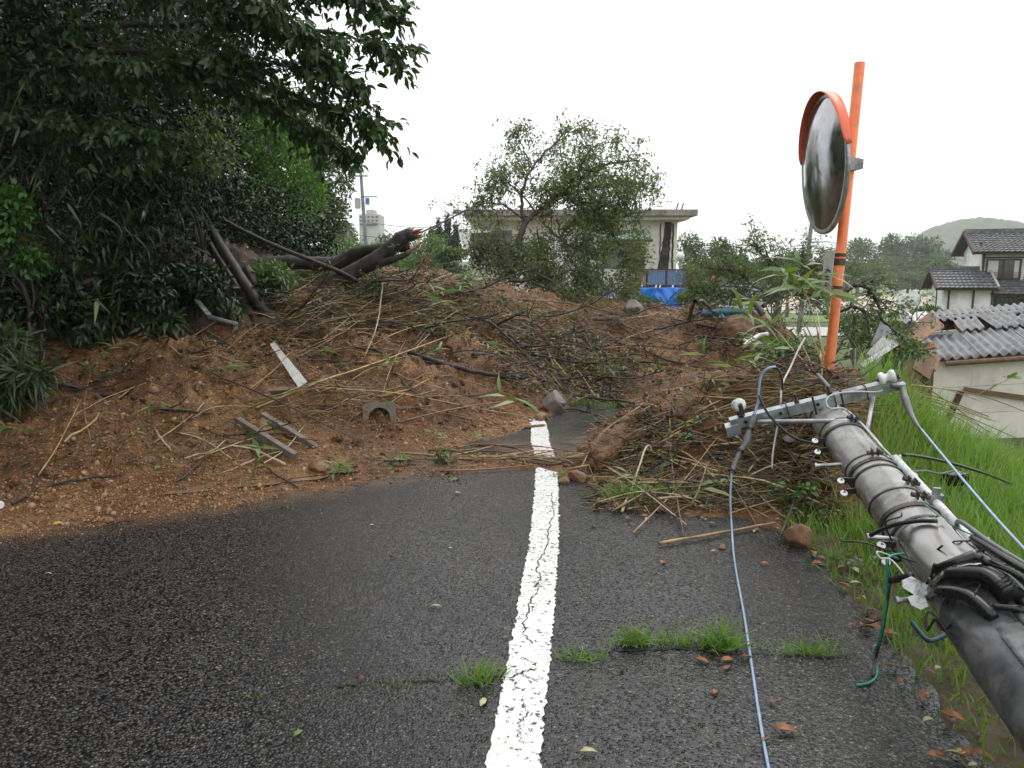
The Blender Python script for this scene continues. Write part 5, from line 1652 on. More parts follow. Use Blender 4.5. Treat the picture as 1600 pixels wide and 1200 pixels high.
# ---- grass tufts in the road crack and at the heap foot
def tuft(px, py, n, L, lbl, spread=.05, mat='grass_blade', name='grass_tuft', rim=True):
    c = surf(px, py, 0)
    rr = np.random.default_rng(int(px * 13 + py))
    Q = np.array(list(c))[None] + np.stack([rr.normal(0, spread, n), rr.normal(0, spread * .35, n), np.zeros(n)], 1)
    Q[:, 2] = np.maximum(top_h(Q[:, 0], Q[:, 1]), 0) - .002
    D = np.stack([rr.normal(0, .55, n), rr.normal(0, .45, n), rr.uniform(.5, 1.2, n)], 1)
    LL = L * rr.uniform(.35, 1.1, n)
    o = np_mesh(name, *leaves(Q, D, LL, .0035 + LL * .022, 'blade', U=rr.normal(0, 1, (n, 3)), droop=1.2), M[mat])
    return tag(o, lbl, 'grass')
for a in ((742, 1068, 60, .12, 'grass tuft growing from the crack left of the white line', .035), (765, 1058, 40, .10, 'small grass tuft touching the left of the white line', .03),
          (905, 1030, 70, .08, 'low brownish grass tuft right of the white line', .05), (990, 1008, 110, .13, 'grass tuft in the road crack nearest the white line on the right', .045),
          (1060, 1006, 80, .09, 'short grass tuft in the middle of the road crack', .05), (1125, 1012, 150, .15, 'tallest grass tuft in the road crack beside the blue wire', .05),
          (1265, 1022, 90, .10, 'sparse grass tuft at the right end of the road crack', .06), (615, 1072, 40, .03, 'tiny grass sprout left along the crack', .05), (398, 1090, 14, .03, 'tiny yellowish sprout far left on the asphalt', .02),
          (540, 1070, 16, .025, 'tiny sprout at the left end of the crack', .02),
          (975, 780, 150, .17, 'bright grass tuft at the foot of the near heap', .09), (1040, 775, 50, .14, 'thin grass right of the bright tuft at the heap foot', .06), (873, 745, 30, .07, 'small grass tuft at the end of the white line', .03),
          (920, 775, 30, .06, 'low sprouts left of the bright tuft', .05), (905, 632, 120, .10, 'short grass row behind the far road patch', .12), (960, 636, 120, .10, 'yellow green grass row behind the far road patch', .12)):
    tuft(a[0], a[1], a[2], a[3], a[4], a[5])

# ---- fallen leaves and chips on the road
def road_leaf(px, py, L, mat, lbl, seed, ang=None, grp=None):
    rr = np.random.default_rng(seed)
    c = G(px, py)
    a = rr.uniform(0, 6.28) if ang is None else math.radians(ang)
    Q = np.array([[c.x, c.y, .008]])
    V_, F_ = leaves(Q, np.array([[math.cos(a), math.sin(a), .08]]), L, L * rr.uniform(.35, .55), 'broad', U=np.array([[rr.normal(0, .25), rr.normal(0, .25), 1]]), droop=.8)
    V_[:, 2] += max(0, .007 - V_[:, 2].min())
    o = np_mesh('fallen_leaf', V_, F_, M[mat])
    sm_ = o.modifiers.new('thick', 'SOLIDIFY'); sm_.thickness = .0012
    return tag(o, lbl, 'leaf', grp)
RL = [(672, 950, .055, 'pale_leaf', 'pale curled leaf left of the white line', 0), (458, 1155, .045, 'fresh_leaf', 'green leaf at the bottom of the road', 60), (1205, 1140, .085, 'dead_leaf', 'large rusty brown leaf beside the blue wire', -20),
      (1188, 1162, .05, 'dead_leaf', 'brown leaf touching the blue wire at the bottom', 20), (1383, 1042, .060, 'dead_leaf', 'orange brown leaf beside the green wire end', -25), (710, 772, .045, 'yellow_leaf', 'small yellow leaf on the far left lane', 10),
      (608, 872, .045, 'dark_leaf', 'dark red leaf in the middle of the left lane', 0), (577, 822, .03, 'pale_leaf', 'tiny pale leaf chip on the left lane', 0), (700, 858, .025, 'pale_leaf', 'tiny pale chip beside the white line', 0),
      (1033, 883, .050, 'dead_leaf', 'tan leaf on the right lane below the cane', 60), (1188, 882, .045, 'dead_leaf', 'reddish leaf right of the blue wire', -10), (1255, 886, .05, 'fresh_leaf', 'olive leaf near the brown rock', -10),
      (1110, 864, .045, 'pale_leaf', 'pale chip below the tan cane', 15), (1105, 820, .06, 'fresh_leaf', 'green leaf on the asphalt at the heap foot', -12), (970, 812, .07, 'dark_leaf', 'thin dark twig like leaf on the right lane', -15),
      (1002, 808, .05, 'dead_leaf', 'rusty chip at the heap foot', 5), (70, 898, .035, 'pale_leaf', 'white petal on the far left asphalt', 0), (80, 822, .07, 'yellow_leaf', 'bright yellow leaf at the left gravel edge', 20),
      (30, 805, .06, 'pale_leaf', 'yellow green leaf beside the bottle', 0), (785, 1000, .03, 'fresh_leaf', 'tiny leaf left of the worn line', 40), (480, 1022, .035, 'dead_leaf', 'small brown leaf left of the road crack', 5),
      (555, 1062, .04, 'dark_leaf', 'dark leaf at the left end of the road crack', 0), (970, 1052, .04, 'dark_leaf', 'dark red leaf below the crack right of the line', 70), (1085, 1032, .06, 'dead_leaf', 'brown leaf under the middle grass tuft', -30),
      (1125, 1035, .06, 'dead_leaf', 'brown leaf under the tallest grass tuft', 10), (1130, 1050, .05, 'dead_leaf', 'tan leaf below the tallest grass tuft', 40), (1155, 1030, .06, 'dead_leaf', 'brown leaf right of the tallest grass tuft', 0),
      (1200, 1100, .03, 'dead_leaf', 'small tan chip right of the blue wire', 0), (1115, 1088, .04, 'dead_leaf', 'pale brown leaf left of the blue wire', 60), (905, 1178, .06, 'pale_leaf', 'muddy leaf at the bottom right of the line', 0), (750, 1108, .06, 'pale_leaf', 'crumpled tan leaf left of the line near the bottom', 70)]
for i, (px, py, L, mt, lbl, an) in enumerate(RL):
    road_leaf(px, py, L, mt, lbl, i, an)
rr = random.Random(5)
def leaf_words(t, rr):
    mt = rr.choice(['dead_leaf', 'dead_leaf', 'dark_leaf', 'pale_leaf', 'dead_leaf'])
    return mt, '%s leaf among those along the grass edge, %s' % ({'dead_leaf': 'rusty brown', 'dark_leaf': 'dark red', 'pale_leaf': 'pale'}[mt], ['near the brown rock', 'above the green wire end', 'beside the green wire end', 'below the green wire end', 'at the bottom corner under the pole'][int(t * 4.99)])
for i in range(46):
    t = rr.random()
    px, py = 1240 + 270 * t + rr.uniform(-12, 55), 850 + 350 * t + rr.uniform(-25, 25)
    road_leaf(px, py, rr.uniform(.03, .085), *leaf_words(t, rr), 200 + i, None, 'brown leaves along the grass edge')
for i in range(20):
    road_leaf(rr.uniform(880, 1230), rr.uniform(800, 835), rr.uniform(.02, .05), rr.choice(['dead_leaf', 'dark_leaf', 'pale_leaf']), 'small brown chip washed out at the foot of the near heap', 300 + i, None, 'chips at the heap foot')

# ---- long bright grass on the verge: uncountable
def verge_grass():
    n = 72000
    x, y = RNG.uniform(1.35, 6.4, n), RNG.uniform(1.0, 9.4, n)
    e = road_edge(y)
    mudh = mud_base(x, y) - ground_h(x, y)
    den = sstep(-.03, .40, x - e) * .55 + (x > e - .03) * .45
    heap = (y > 4.2) & (x < 2.28 + .42 * np.maximum(y - 4.5, 0))
    den = den * np.where(heap, np.clip(1.0 - mudh * 5, 0.0, 1), 1.0)
    den = den * (1.0 - .6 * sstep(4.5, 9, y))
    den = den * (1 - .6 * (1 - sstep(2.0, 2.9, y)))
    k = (RNG.uniform(0, 1, n) < den) & (x > e - .04)
    x, y, e = x[k], y[k], e[k]
    n = len(x)
    z = top_h(x, y) - .01
    far = sstep(.1, 1.0, x - e)
    L = (0.12 + 0.26 * far) * RNG.uniform(.55, 1.25, n) * (1 + .5 * fbm(x * 1.4, y * 1.4, 2, 77))
    D = np.stack([RNG.normal(0, .32, n), RNG.normal(0, .32, n), RNG.uniform(.75, 1.2, n)], 1)
    o = np_mesh('verge_grass', *leaves(np.stack([x, y, z], 1), D, L, RNG.uniform(.006, .012, n), 'blade', U=RNG.normal(0, 1, (n, 3)), droop=.9), M['grass_blade'])
    tag(o, 'long wet bright green grass of the verge', kind='stuff')
    # broadleaf weeds at the heap end of the verge
verge_grass()
def weed(px, py, n, L, lbl, lift=.0, spread=.10, h=.16, mat='weed_leaf', d=None):
    c = surf(px, py) if d is None else P(px, py, d)
    rr = np.random.default_rng(int(px + py * 3))
    o = thing('weed_plant', lbl, 'plant', c)
    Q = np.array(list(c))[None] + rr.normal(0, 1, (n, 3)) * np.array([spread, spread * .7, .02]) + np.stack([np.zeros(n), np.zeros(n), rr.uniform(.02, h, n)], 1)
    m = MB()
    for q in Q[::3]:
        b_ = c.lerp(Vector(q), .25); b_.z = c.z - .02
        m.tube([b_, Vector(q)], [.004, .002], 4)
    m.build('stem', M['cane_olive'], o)
    D = rr.normal(0, .8, (n, 3)) * np.array([1, 1, .35]); 
    LL = L * rr.uniform(.6, 1.15, n)
    np_mesh('foliage', *leaves(Q, D, LL, LL * .62, 'broad'), M[mat], o)
foliage('weed_leaf', [(.035, .10, .018), (.055, .14, .028), (.075, .17, .035), (.10, .20, .05)], rough=0.35, trans=0.25)
weed(1245, 790, 90, .06, 'dark green broadleaf weed at the foot of the heap beside the pole', spread=.10, h=.14)
weed(1270, 815, 60, .05, 'low broadleaf weed in front of the brown rock', spread=.10, h=.10)
weed(1325, 905, 60, .05, 'low weed under the pole beside the asphalt', spread=.09, h=.10)

# ------------------------------------------------------------------ forest on the left bank
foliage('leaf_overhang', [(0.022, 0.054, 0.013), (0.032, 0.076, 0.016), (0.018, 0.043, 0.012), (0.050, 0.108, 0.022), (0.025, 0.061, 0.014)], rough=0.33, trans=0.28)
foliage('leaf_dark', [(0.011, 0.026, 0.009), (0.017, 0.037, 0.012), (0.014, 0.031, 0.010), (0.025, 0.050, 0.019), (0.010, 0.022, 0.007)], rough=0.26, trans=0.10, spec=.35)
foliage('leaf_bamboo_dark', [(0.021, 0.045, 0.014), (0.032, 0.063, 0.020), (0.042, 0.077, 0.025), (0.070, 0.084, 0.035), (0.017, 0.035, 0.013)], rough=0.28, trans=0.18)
foliage('leaf_lightgreen', [(.085, .20, .040), (.11, .25, .05), (.15, .30, .06), (.065, .16, .035)], rough=0.4, trans=0.28)
foliage('leaf_greygreen', [(.085, .135, .065), (.11, .165, .08), (.13, .19, .10), (.065, .11, .05)], rough=0.4, trans=0.2)
foliage('leaf_bright', [(0.048, 0.136, 0.024), (0.068, 0.176, 0.032), (0.040, 0.104, 0.020)], rough=0.32, trans=0.3)
foliage('leaf_mid', [(.08, .15, .042), (.105, .18, .052), (.13, .21, .07), (.065, .12, .04), (.15, .20, .08)], rough=0.42, trans=0.25)
foliage('leaf_far', [(.060, .110, .045), (.075, .13, .052), (.09, .15, .06), (.05, .09, .04)], rough=0.55, trans=0.2)
foliage('leaf_far_bright', [(.075, .14, .038), (.095, .17, .045), (.06, .115, .035)], rough=0.55, trans=0.2)
foliage('leaf_cypress', [(.028, .05, .030), (.038, .062, .036), (.022, .04, .024)], rough=0.6, trans=0.1)
simple('forest_soil', (.045, .030, .020), 0.8, var=0.45, scale=5, bumpy=0.03)

# dark forest floor over the bank
FE = np.array([(3.0, -4.55), (5.5, -4.75), (6.9, -4.75), (7.4, -3.95), (8.0, -3.2), (9.0, -2.85), (10, -2.6), (11, -2.1), (12, -1.6), (16, -1.2), (28, -1.0)])
def forest_edge(y):
    return np.interp(y, FE[:, 0], FE[:, 1]) + fbm(np.asarray(y) * 2.7, 0 * np.asarray(y) + 5, 5, 201, .65) * .9
ff = grid_mesh('forest_floor', graded((-16, -6, 40, 1), (-6, -1, 110, 1)), graded((3.0, 13, 170, 1), (13, 27, 60, 1)), lambda x, y: mud_h(x, y) + .012 + .05 * fbm(x * 5, y * 5, 3, 66) * sstep(.1, .6, forest_edge(y) - x),
               M['forest_soil'], cull=lambda V: V[:, 0] < forest_edge(V[:, 1]))
tag(ff, 'dark humus of the wooded bank above the slide', kind='structure')

def clump_leaves(lb, clumps, n, L, ratio, kind, down=.25, shell=.45, seed=0):
    """spread leaves through ellipsoid clumps, denser to the skin"""
    rr = np.random.default_rng(seed)
    vol = np.array([c[1][0] * c[1][1] + c[1][1] * c[1][2] + c[1][0] * c[1][2] for c in clumps])
    cnt = np.maximum(8, (n * vol / vol.sum()).astype(int))
    for (c, r), k in zip(clumps, cnt):
        d = unit(rr.normal(size=(k, 3)))
        rad = shell + (1 - shell) * rr.uniform(0, 1, k) ** .6
        wob = 1 + .5 * fbm(d[:, 0] * 2.2 + c[0], d[:, 1] * 2.2 + d[:, 2] * 2.9 + c[2], 3, seed)
        Q = np.array(list(c))[None] + d * (rad * wob)[:, None] * np.array(r)[None]
        D = d * .7 + rr.normal(0, .6, (k, 3)) + np.array([0, 0, -down])
        LL = rr.uniform(L[0], L[1], k)
        lb.add(*leaves(Q, D, LL, LL * ratio, kind, U=d + rr.normal(0, .5, (k, 3)) + np.array([0, 0, .6])))

def limb(a, b, seed, bow=.12, k=7):
    r = random.Random(seed)
    a, b = Vector(a), Vector(b)
    L = (b - a).length
    pts = []
    for i in range(k):
        t = i / (k - 1)
        pts.append(a.lerp(b, t) + Vector((r.uniform(-1, 1), r.uniform(-1, 1), r.uniform(-.5, .5) + math.sin(math.pi * t) * .7)) * L * bow * (0 if i in (0, k - 1) else .5))
    return pts

def tree(name, lbl, base, clumps, n, L, ratio, kind, leaf, trunk_r=.12, bark='bark_dark', cat='tree', grp=None, seed=0, fork=.45, down=.25, shell=.45):
    base = Vector(base)
    o = thing(name, lbl, cat, base, grp)
    ctr = sum((Vector(c[0]) for c in clumps), Vector()) / len(clumps)
    fk = base.lerp(ctr, fork)
    fk.x, fk.y = base.x * .6 + fk.x * .4, base.y * .6 + fk.y * .4
    m = MB()
    tp = limb(base - Vector((0, 0, .3)), fk, seed, .05)
    m.tube(tp, lerp_list(trunk_r, trunk_r * .7, len(tp)), 9)
    for i, (c, r) in enumerate(clumps):
        lp = limb(fk, Vector(c) + Vector((0, 0, .2 * r[2])), seed + i + 1, .14)
        m.tube(lp, lerp_list(trunk_r * .55, trunk_r * .07, len(lp)), 6)
        rr = random.Random(seed * 31 + i)
        for _ in range(4):
            q = lp[rr.randrange(3, len(lp))]
            e = Vector(c) + Vector((rr.uniform(-.8, .8) * r[0], rr.uniform(-.8, .8) * r[1], rr.uniform(-.5, .8) * r[2]))
            m.tube(limb(q, e, rr.randrange(9999), .12, 5), lerp_list(trunk_r * .16, trunk_r * .03, 5), 5)
    m.build('trunk', M[bark], o, smooth=True)
    lb = LB()
    clump_leaves(lb, clumps, n, L, ratio, kind, down, shell, seed)
    lb.build('crown', M[leaf], o)
    return o

def cl(px, py, d, rx, rz, ry=None):
    """a crown clump seen at a pixel, radii in metres"""
    return (P(px, py, d), (rx, ry if ry else rx, rz))

def gz(q, lo=None):
    return Vector((q[0], q[1], hz(q[0], q[1])))

# --- the big overhanging broadleaf tree, branch by branch
ov = thing('overhanging_tree', 'big dark broadleaf tree whose leafy branches overhang from the top left', 'tree', gz((-7.6, 6.6)))
m = MB()
lvP, lvD, lvL = [], [], []
rr = random.Random(3)
root = gz((-7.6, 6.6)) - Vector((0, 0, .3))
hub = P(-260, 150, 7.4)
tp = limb(root, hub, 5, .05, 9)
m.tube(tp, lerp_list(.26, .17, 9), 10)
OV = [  # (pixel path, start radius)
    [(-260, 150, 7.4), (-60, 70, 7.3), (150, 42, 7.1), (330, 38, 6.9), (470, 45, 6.7), (570, 62, 6.5), (618, 74, 6.45)],
    [(60, 60, 7.2), (180, 78, 7.0), (300, 92, 6.9), (410, 128, 6.8), (500, 165, 6.7), (560, 186, 6.6), (592, 202, 6.55)],
    [(240, 84, 7.0), (330, 130, 6.9), (420, 168, 6.8), (490, 206, 6.75), (540, 236, 6.7)],
    [(280, 40, 6.9), (390, 8, 6.8), (480, -12, 6.7), (560, -8, 6.6), (615, 22, 6.5)],
    [(-160, 110, 7.4), (0, 0, 7.2), (140, -70, 7.0), (300, -90, 6.8), (430, -70, 6.7), (520, -40, 6.6)],
    [(-120, 100, 7.3), (40, 110, 6.8), (160, 96, 6.5), (270, 102, 6.3), (350, 90, 6.2)],
    [(-200, 130, 7.4), (-60, 160, 6.9), (60, 190, 6.6), (150, 200, 6.4), (230, 214, 6.3)],
    [(100, -40, 7.0), (220, -20, 6.6), (350, 0, 6.3), (440, 30, 6.2), (510, 92, 6.15)],
    [(360, 110, 6.8), (430, 100, 6.7), (500, 112, 6.6), (560, 130, 6.55)],
    [(-150, 0, 6.6), (0, -60, 6.2), (150, -80, 6.0), (300, -60, 5.9), (400, -20, 5.9)],
]
def leafy(pts, r0, r1, every, drop, seed, twig_len):
    """tube with alternate side twigs carrying hanging leaves"""
    m.tube(pts, lerp_list(r0, r1, len(pts)), 6)
    r_ = random.Random(seed)
    n = len(pts)
    for i in range(n):
        t = i / (n - 1)
        if t < every[0]: continue
        d = (pts[min(i + 1, n - 1)] - pts[max(i - 1, 0)]).normalized()
        for _ in range(every[1]):
            sd = Vector((r_.gauss(0, .55), r_.gauss(0, .75), r_.gauss(-.10, .42)))
            e = pts[i] + (d * r_.uniform(.3, .9) + sd).normalized() * twig_len * r_.uniform(.5, 1.25) * (1.1 - .5 * t)
            tw = [pts[i].lerp(e, k / 4) - Vector((0, 0, .10 * (k / 4) ** 2 * twig_len)) for k in range(5)]
            m.tube(tw, lerp_list(.005, .0018, 5), 4, caps=False)
            td = (tw[-1] - tw[0]).normalized()
            for k in range(1, 5):
                for _2 in range(drop):
                    lvP.append(list(tw[k] + Vector((r_.gauss(0, .025), r_.gauss(0, .025), r_.gauss(0, .02)))))
                    lvD.append(list(td * .55 + Vector((r_.gauss(0, .55), r_.gauss(0, .55), r_.uniform(-1.0, .1)))))
                    lvL.append(r_.uniform(.065, .125))
for i, pth in enumerate(OV):
    pts = rugged(catmull([P(*q) for q in pth], 7), .02, i)
    leafy(pts, .045 if i in (0, 1, 4) else .028, .004, (.18, 4 if i in (4, 5, 6, 7, 9) else 3), 3 if i in (4, 5, 6, 7, 9) else 2, i, .42)
OVC = [(Vector(c), (r, r, r * .55)) for *c, r in ((-7.5, 5.5, 6.4, 2.0), (-5.4, 6.6, 5.9, 1.6), (-6.2, 3.4, 5.8, 1.8), (-4.2, 5.2, 6.3, 1.4), (-8.5, 8.5, 6.8, 2.0), (-5.6, 9.0, 6.8, 1.7), (-3.6, 7.4, 6.6, 1.2), (-4.8, 2.2, 6.2, 1.5), (-6.6, .6, 5.6, 1.8))]  # unseen crown clumps added above the frame to block sky light
for c_, r_ in OVC:
    lp = limb(hub, c_, int(c_.x * 10) % 97, .1)
    m.tube(lp, lerp_list(.09, .015, len(lp)), 7)
m.build('trunk', M['bark_dark'], ov, smooth=True)
lbo = LB()
clump_leaves(lbo, OVC, 9000, (.14, .24), .5, 'diamond', .3, .2, 91)
lbo.build('shade_crown', M['leaf_overhang'], ov)
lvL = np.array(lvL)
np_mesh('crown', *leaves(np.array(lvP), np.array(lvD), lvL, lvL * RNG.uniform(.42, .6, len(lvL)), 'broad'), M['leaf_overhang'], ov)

# --- dark evergreen trees and shrubs filling the bank
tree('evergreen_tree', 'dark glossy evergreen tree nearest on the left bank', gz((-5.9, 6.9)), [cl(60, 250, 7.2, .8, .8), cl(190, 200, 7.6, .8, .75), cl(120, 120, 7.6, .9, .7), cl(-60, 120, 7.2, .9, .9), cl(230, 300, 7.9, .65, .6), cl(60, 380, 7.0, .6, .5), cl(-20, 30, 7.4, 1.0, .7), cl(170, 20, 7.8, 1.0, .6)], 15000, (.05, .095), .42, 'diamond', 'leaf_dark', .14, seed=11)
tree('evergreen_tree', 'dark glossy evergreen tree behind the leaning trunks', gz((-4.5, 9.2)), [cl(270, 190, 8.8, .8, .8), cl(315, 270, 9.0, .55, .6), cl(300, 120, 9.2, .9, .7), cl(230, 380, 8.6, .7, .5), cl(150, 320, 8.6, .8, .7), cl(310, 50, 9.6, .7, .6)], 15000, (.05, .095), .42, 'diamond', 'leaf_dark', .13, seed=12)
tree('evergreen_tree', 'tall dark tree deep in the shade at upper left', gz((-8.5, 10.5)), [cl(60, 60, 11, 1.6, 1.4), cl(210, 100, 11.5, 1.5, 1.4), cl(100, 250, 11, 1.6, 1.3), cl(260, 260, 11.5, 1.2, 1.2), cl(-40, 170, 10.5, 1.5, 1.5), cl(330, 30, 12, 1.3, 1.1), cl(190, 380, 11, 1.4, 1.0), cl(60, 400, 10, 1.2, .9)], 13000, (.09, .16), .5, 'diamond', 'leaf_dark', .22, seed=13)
tree('feathery_tree', 'lighter green feathery tree at the edge of the bank', gz((-4.9, 13.4)), [cl(400, 215, 13, .75, .6), cl(450, 255, 13.2, .7, .6), cl(380, 290, 13, .8, .6), cl(440, 330, 13.4, .65, .5), cl(360, 200, 13.2, .7, .6), cl(420, 170, 13.4, .6, .5), cl(480, 300, 13.6, .45, .45), cl(400, 370, 13.2, .6, .4), cl(340, 330, 13, .7, .6)], 22000, (.05, .09), .42, 'diamond', 'leaf_lightgreen', .12, seed=14, down=.1)
tree('round_tree', 'grey green round tree behind the feathery one', gz((-5.2, 17.5)), [cl(470, 210, 17, 1.0, .9), cl(505, 265, 17, .75, .8), cl(480, 330, 17, .85, .7), cl(420, 180, 17.5, 1.0, .8), cl(512, 335, 17.2, .5, .5), cl(440, 270, 17, .9, .9), cl(500, 225, 17.2, .6, .6)], 18000, (.07, .12), .5, 'diamond', 'leaf_greygreen', .15, seed=15)
tree('evergreen_tree', 'dark tree filling the gap under the feathery tree', gz((-5.0, 11.2)), [cl(330, 400, 10.8, .8, .6), cl(430, 390, 11, .7, .45), cl(260, 330, 11, .9, .8), cl(400, 340, 11.5, .8, .6), cl(480, 375, 11.6, .5, .3)], 9000, (.06, .11), .45, 'diamond', 'leaf_dark', .12, seed=16)
for i, (x, y, cz, lbl) in enumerate(((-8.8, 3.2, 3.6, 'dark tree beside the road just outside the left of the frame'), (-8.0, 0.2, 3.6, 'dark tree on the bank level with the camera'), (-8.6, -3.0, 4.0, 'dark tree on the bank behind the camera'), (-11, 6.0, 5.5, 'tall dark tree high on the left bank'), (-8.6, 13.5, 5.6, 'tall dark tree closing the wood behind the evergreens'), (-8.8, 17.5, 5.8, 'tall dark tree at the far end of the wood'), (-12, 12, 7.5, 'highest dark tree at the back of the wood'))):
    cls = [(Vector((x + a, y + b, cz + c)), (r, r, r * .8)) for a, b, c, r in ((0, 0, .6, 1.5), (1.0, .6, -.4, 1.2), (.9, -.9, .2, 1.2), (-.6, .8, 1.4, 1.3), (.5, 0, -1.6, 1.1), (.6, .4, 2.2, 1.1))]
    tree('evergreen_tree', lbl, gz((x, y)), cls, 5200, (.12, .22), .5, 'diamond', 'leaf_dark', .2, seed=40 + i)

def shrub(lbl, px, py, d, r, h, n, L, ratio, kind, leaf, seed, clumps=None, cat='shrub', down=.3, name='shrub'):
    q = P(px, py, d)
    base = gz((q.x, q.y + .15))
    if clumps is None:
        r_ = random.Random(seed)
        clumps = [(q + Vector((r_.uniform(-.5, .5) * r, r_.uniform(-.4, .4) * r, r_.uniform(-.4, .5) * h)), (r * r_.uniform(.45, .7), r * r_.uniform(.4, .6), h * r_.uniform(.4, .6))) for _ in range(5)]
    return tree(name, lbl, base, clumps, n, L, ratio, kind, leaf, .025, cat=cat, seed=seed, fork=.3, down=down, shell=.2)
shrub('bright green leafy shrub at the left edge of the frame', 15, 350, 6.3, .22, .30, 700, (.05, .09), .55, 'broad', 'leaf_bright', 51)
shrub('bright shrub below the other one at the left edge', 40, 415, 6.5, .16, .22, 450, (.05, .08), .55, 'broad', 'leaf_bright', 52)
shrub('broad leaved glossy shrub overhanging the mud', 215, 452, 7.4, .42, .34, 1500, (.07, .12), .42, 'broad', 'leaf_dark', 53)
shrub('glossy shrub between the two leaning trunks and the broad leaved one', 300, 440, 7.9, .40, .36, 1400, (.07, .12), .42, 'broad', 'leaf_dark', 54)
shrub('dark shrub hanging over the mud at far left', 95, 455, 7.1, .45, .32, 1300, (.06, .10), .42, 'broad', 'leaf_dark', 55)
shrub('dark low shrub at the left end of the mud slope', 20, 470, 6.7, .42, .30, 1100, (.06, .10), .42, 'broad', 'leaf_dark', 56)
shrub('green grassy fern at the left edge of the slide', 30, 600, 5.75, .26, .20, 700, (.12, .28), .09, 'lance', 'leaf_bamboo_dark', 57, cat='fern')
shrub('fern above the grassy one at the left edge', 5, 540, 5.9, .20, .18, 420, (.12, .24), .10, 'lance', 'leaf_bamboo_dark', 58, cat='fern')
shrub('leafy brush among the leaning trunks', 420, 440, 9.2, .40, .28, 900, (.06, .10), .4, 'broad', 'leaf_mid', 59)
shrub('leafy brush behind the straw tangle', 500, 430, 10.2, .55, .30, 1300, (.06, .10), .4, 'broad', 'leaf_mid', 60)
shrub('leafy brush around the base of the snapped trunk', 560, 455, 9.8, .45, .22, 900, (.05, .09), .35, 'broad', 'leaf_mid', 61)
shrub('pale glossy sprays in the dark upper bank', 300, 240, 8.0, .55, .45, 900, (.06, .10), .38, 'broad', 'leaf_mid', 62)

def bamboo(lbl, bases, n, L, seed, spread=.55):
    r_ = random.Random(seed)
    o = thing('bamboo_clump', lbl, 'bamboo', gz((bases[0][0].x, bases[0][0].y)))
    Pn, D = [], []
    for top, tilt in bases:
        b_ = gz((top.x - tilt, top.y + .2))
        pts = [b_.lerp(top, t) + Vector((0, 0, .35 * math.sin(math.pi * t * .9))) for t in np.linspace(0, 1, 9)]
        MB().tube(pts, lerp_list(.013, .003, 9), 6).build('culm', M['cane_olive'], o, smooth=True)
        for k in range(n):
            t = r_.uniform(.45, 1)
            q = pts[min(int(t * 8), 8)]
            Pn.append(list(q + Vector((r_.gauss(0, spread * .5), r_.gauss(0, spread * .4), r_.gauss(-.05, spread * .45)))))
            D.append([r_.gauss(.1, .5), r_.gauss(-.1, .5), r_.uniform(-1.3, -.1)])
    Pn = np.array(Pn)
    LL = np.array([r_.uniform(*L) for _ in range(len(Pn))])
    tag(np_mesh('leaf_spray', *leaves(Pn, np.array(D), LL, LL * .12, 'lance'), M['leaf_bamboo_dark'], o), kind='stuff')
bamboo('drooping bamboo at the upper left edge', [(P(40, 150, 6.5), .8), (P(90, 230, 6.7), .7), (P(10, 290, 6.6), .6)], 75, (.12, .24), 1)
bamboo('drooping bamboo in front of the dark evergreens', [(P(170, 300, 7.2), .7), (P(230, 340, 7.4), .6), (P(130, 390, 7.0), .6)], 70, (.12, .24), 2)
bamboo('drooping bamboo above the leaning trunks', [(P(280, 290, 8.2), .6), (P(330, 230, 8.4), .7)], 70, (.12, .22), 3)
bamboo('low bamboo over the far left mud', [(P(30, 430, 6.6), .5), (P(120, 440, 6.9), .5)], 60, (.14, .26), 4)

for i, (px, py, d, lbl) in enumerate(((250, 500, 7.6, 'dark fern clump hanging at the bank edge under the broad shrub'), (150, 505, 7.3, 'dark fern clump at the bank edge'), (60, 500, 7.0, 'dark fern clump at the bank edge nearest the left frame'), (340, 485, 8.1, 'dark fern clump at the foot of the leaning trunks'), (200, 480, 7.7, 'dark ivy like shrub trailing over the bank'), (110, 480, 7.3, 'dark trailing shrub over the far left bank'), (410, 470, 8.9, 'dark fern clump right of the leaning trunks'))):
    shrub(lbl, px, py, d, .36, .22, 700, (.08, .18), .22 if i < 4 else .45, 'lance' if i < 4 else 'broad', 'leaf_bamboo_dark' if i < 4 else 'leaf_dark', 80 + i, cat='fern' if 'fern' in lbl else 'shrub', down=.6)

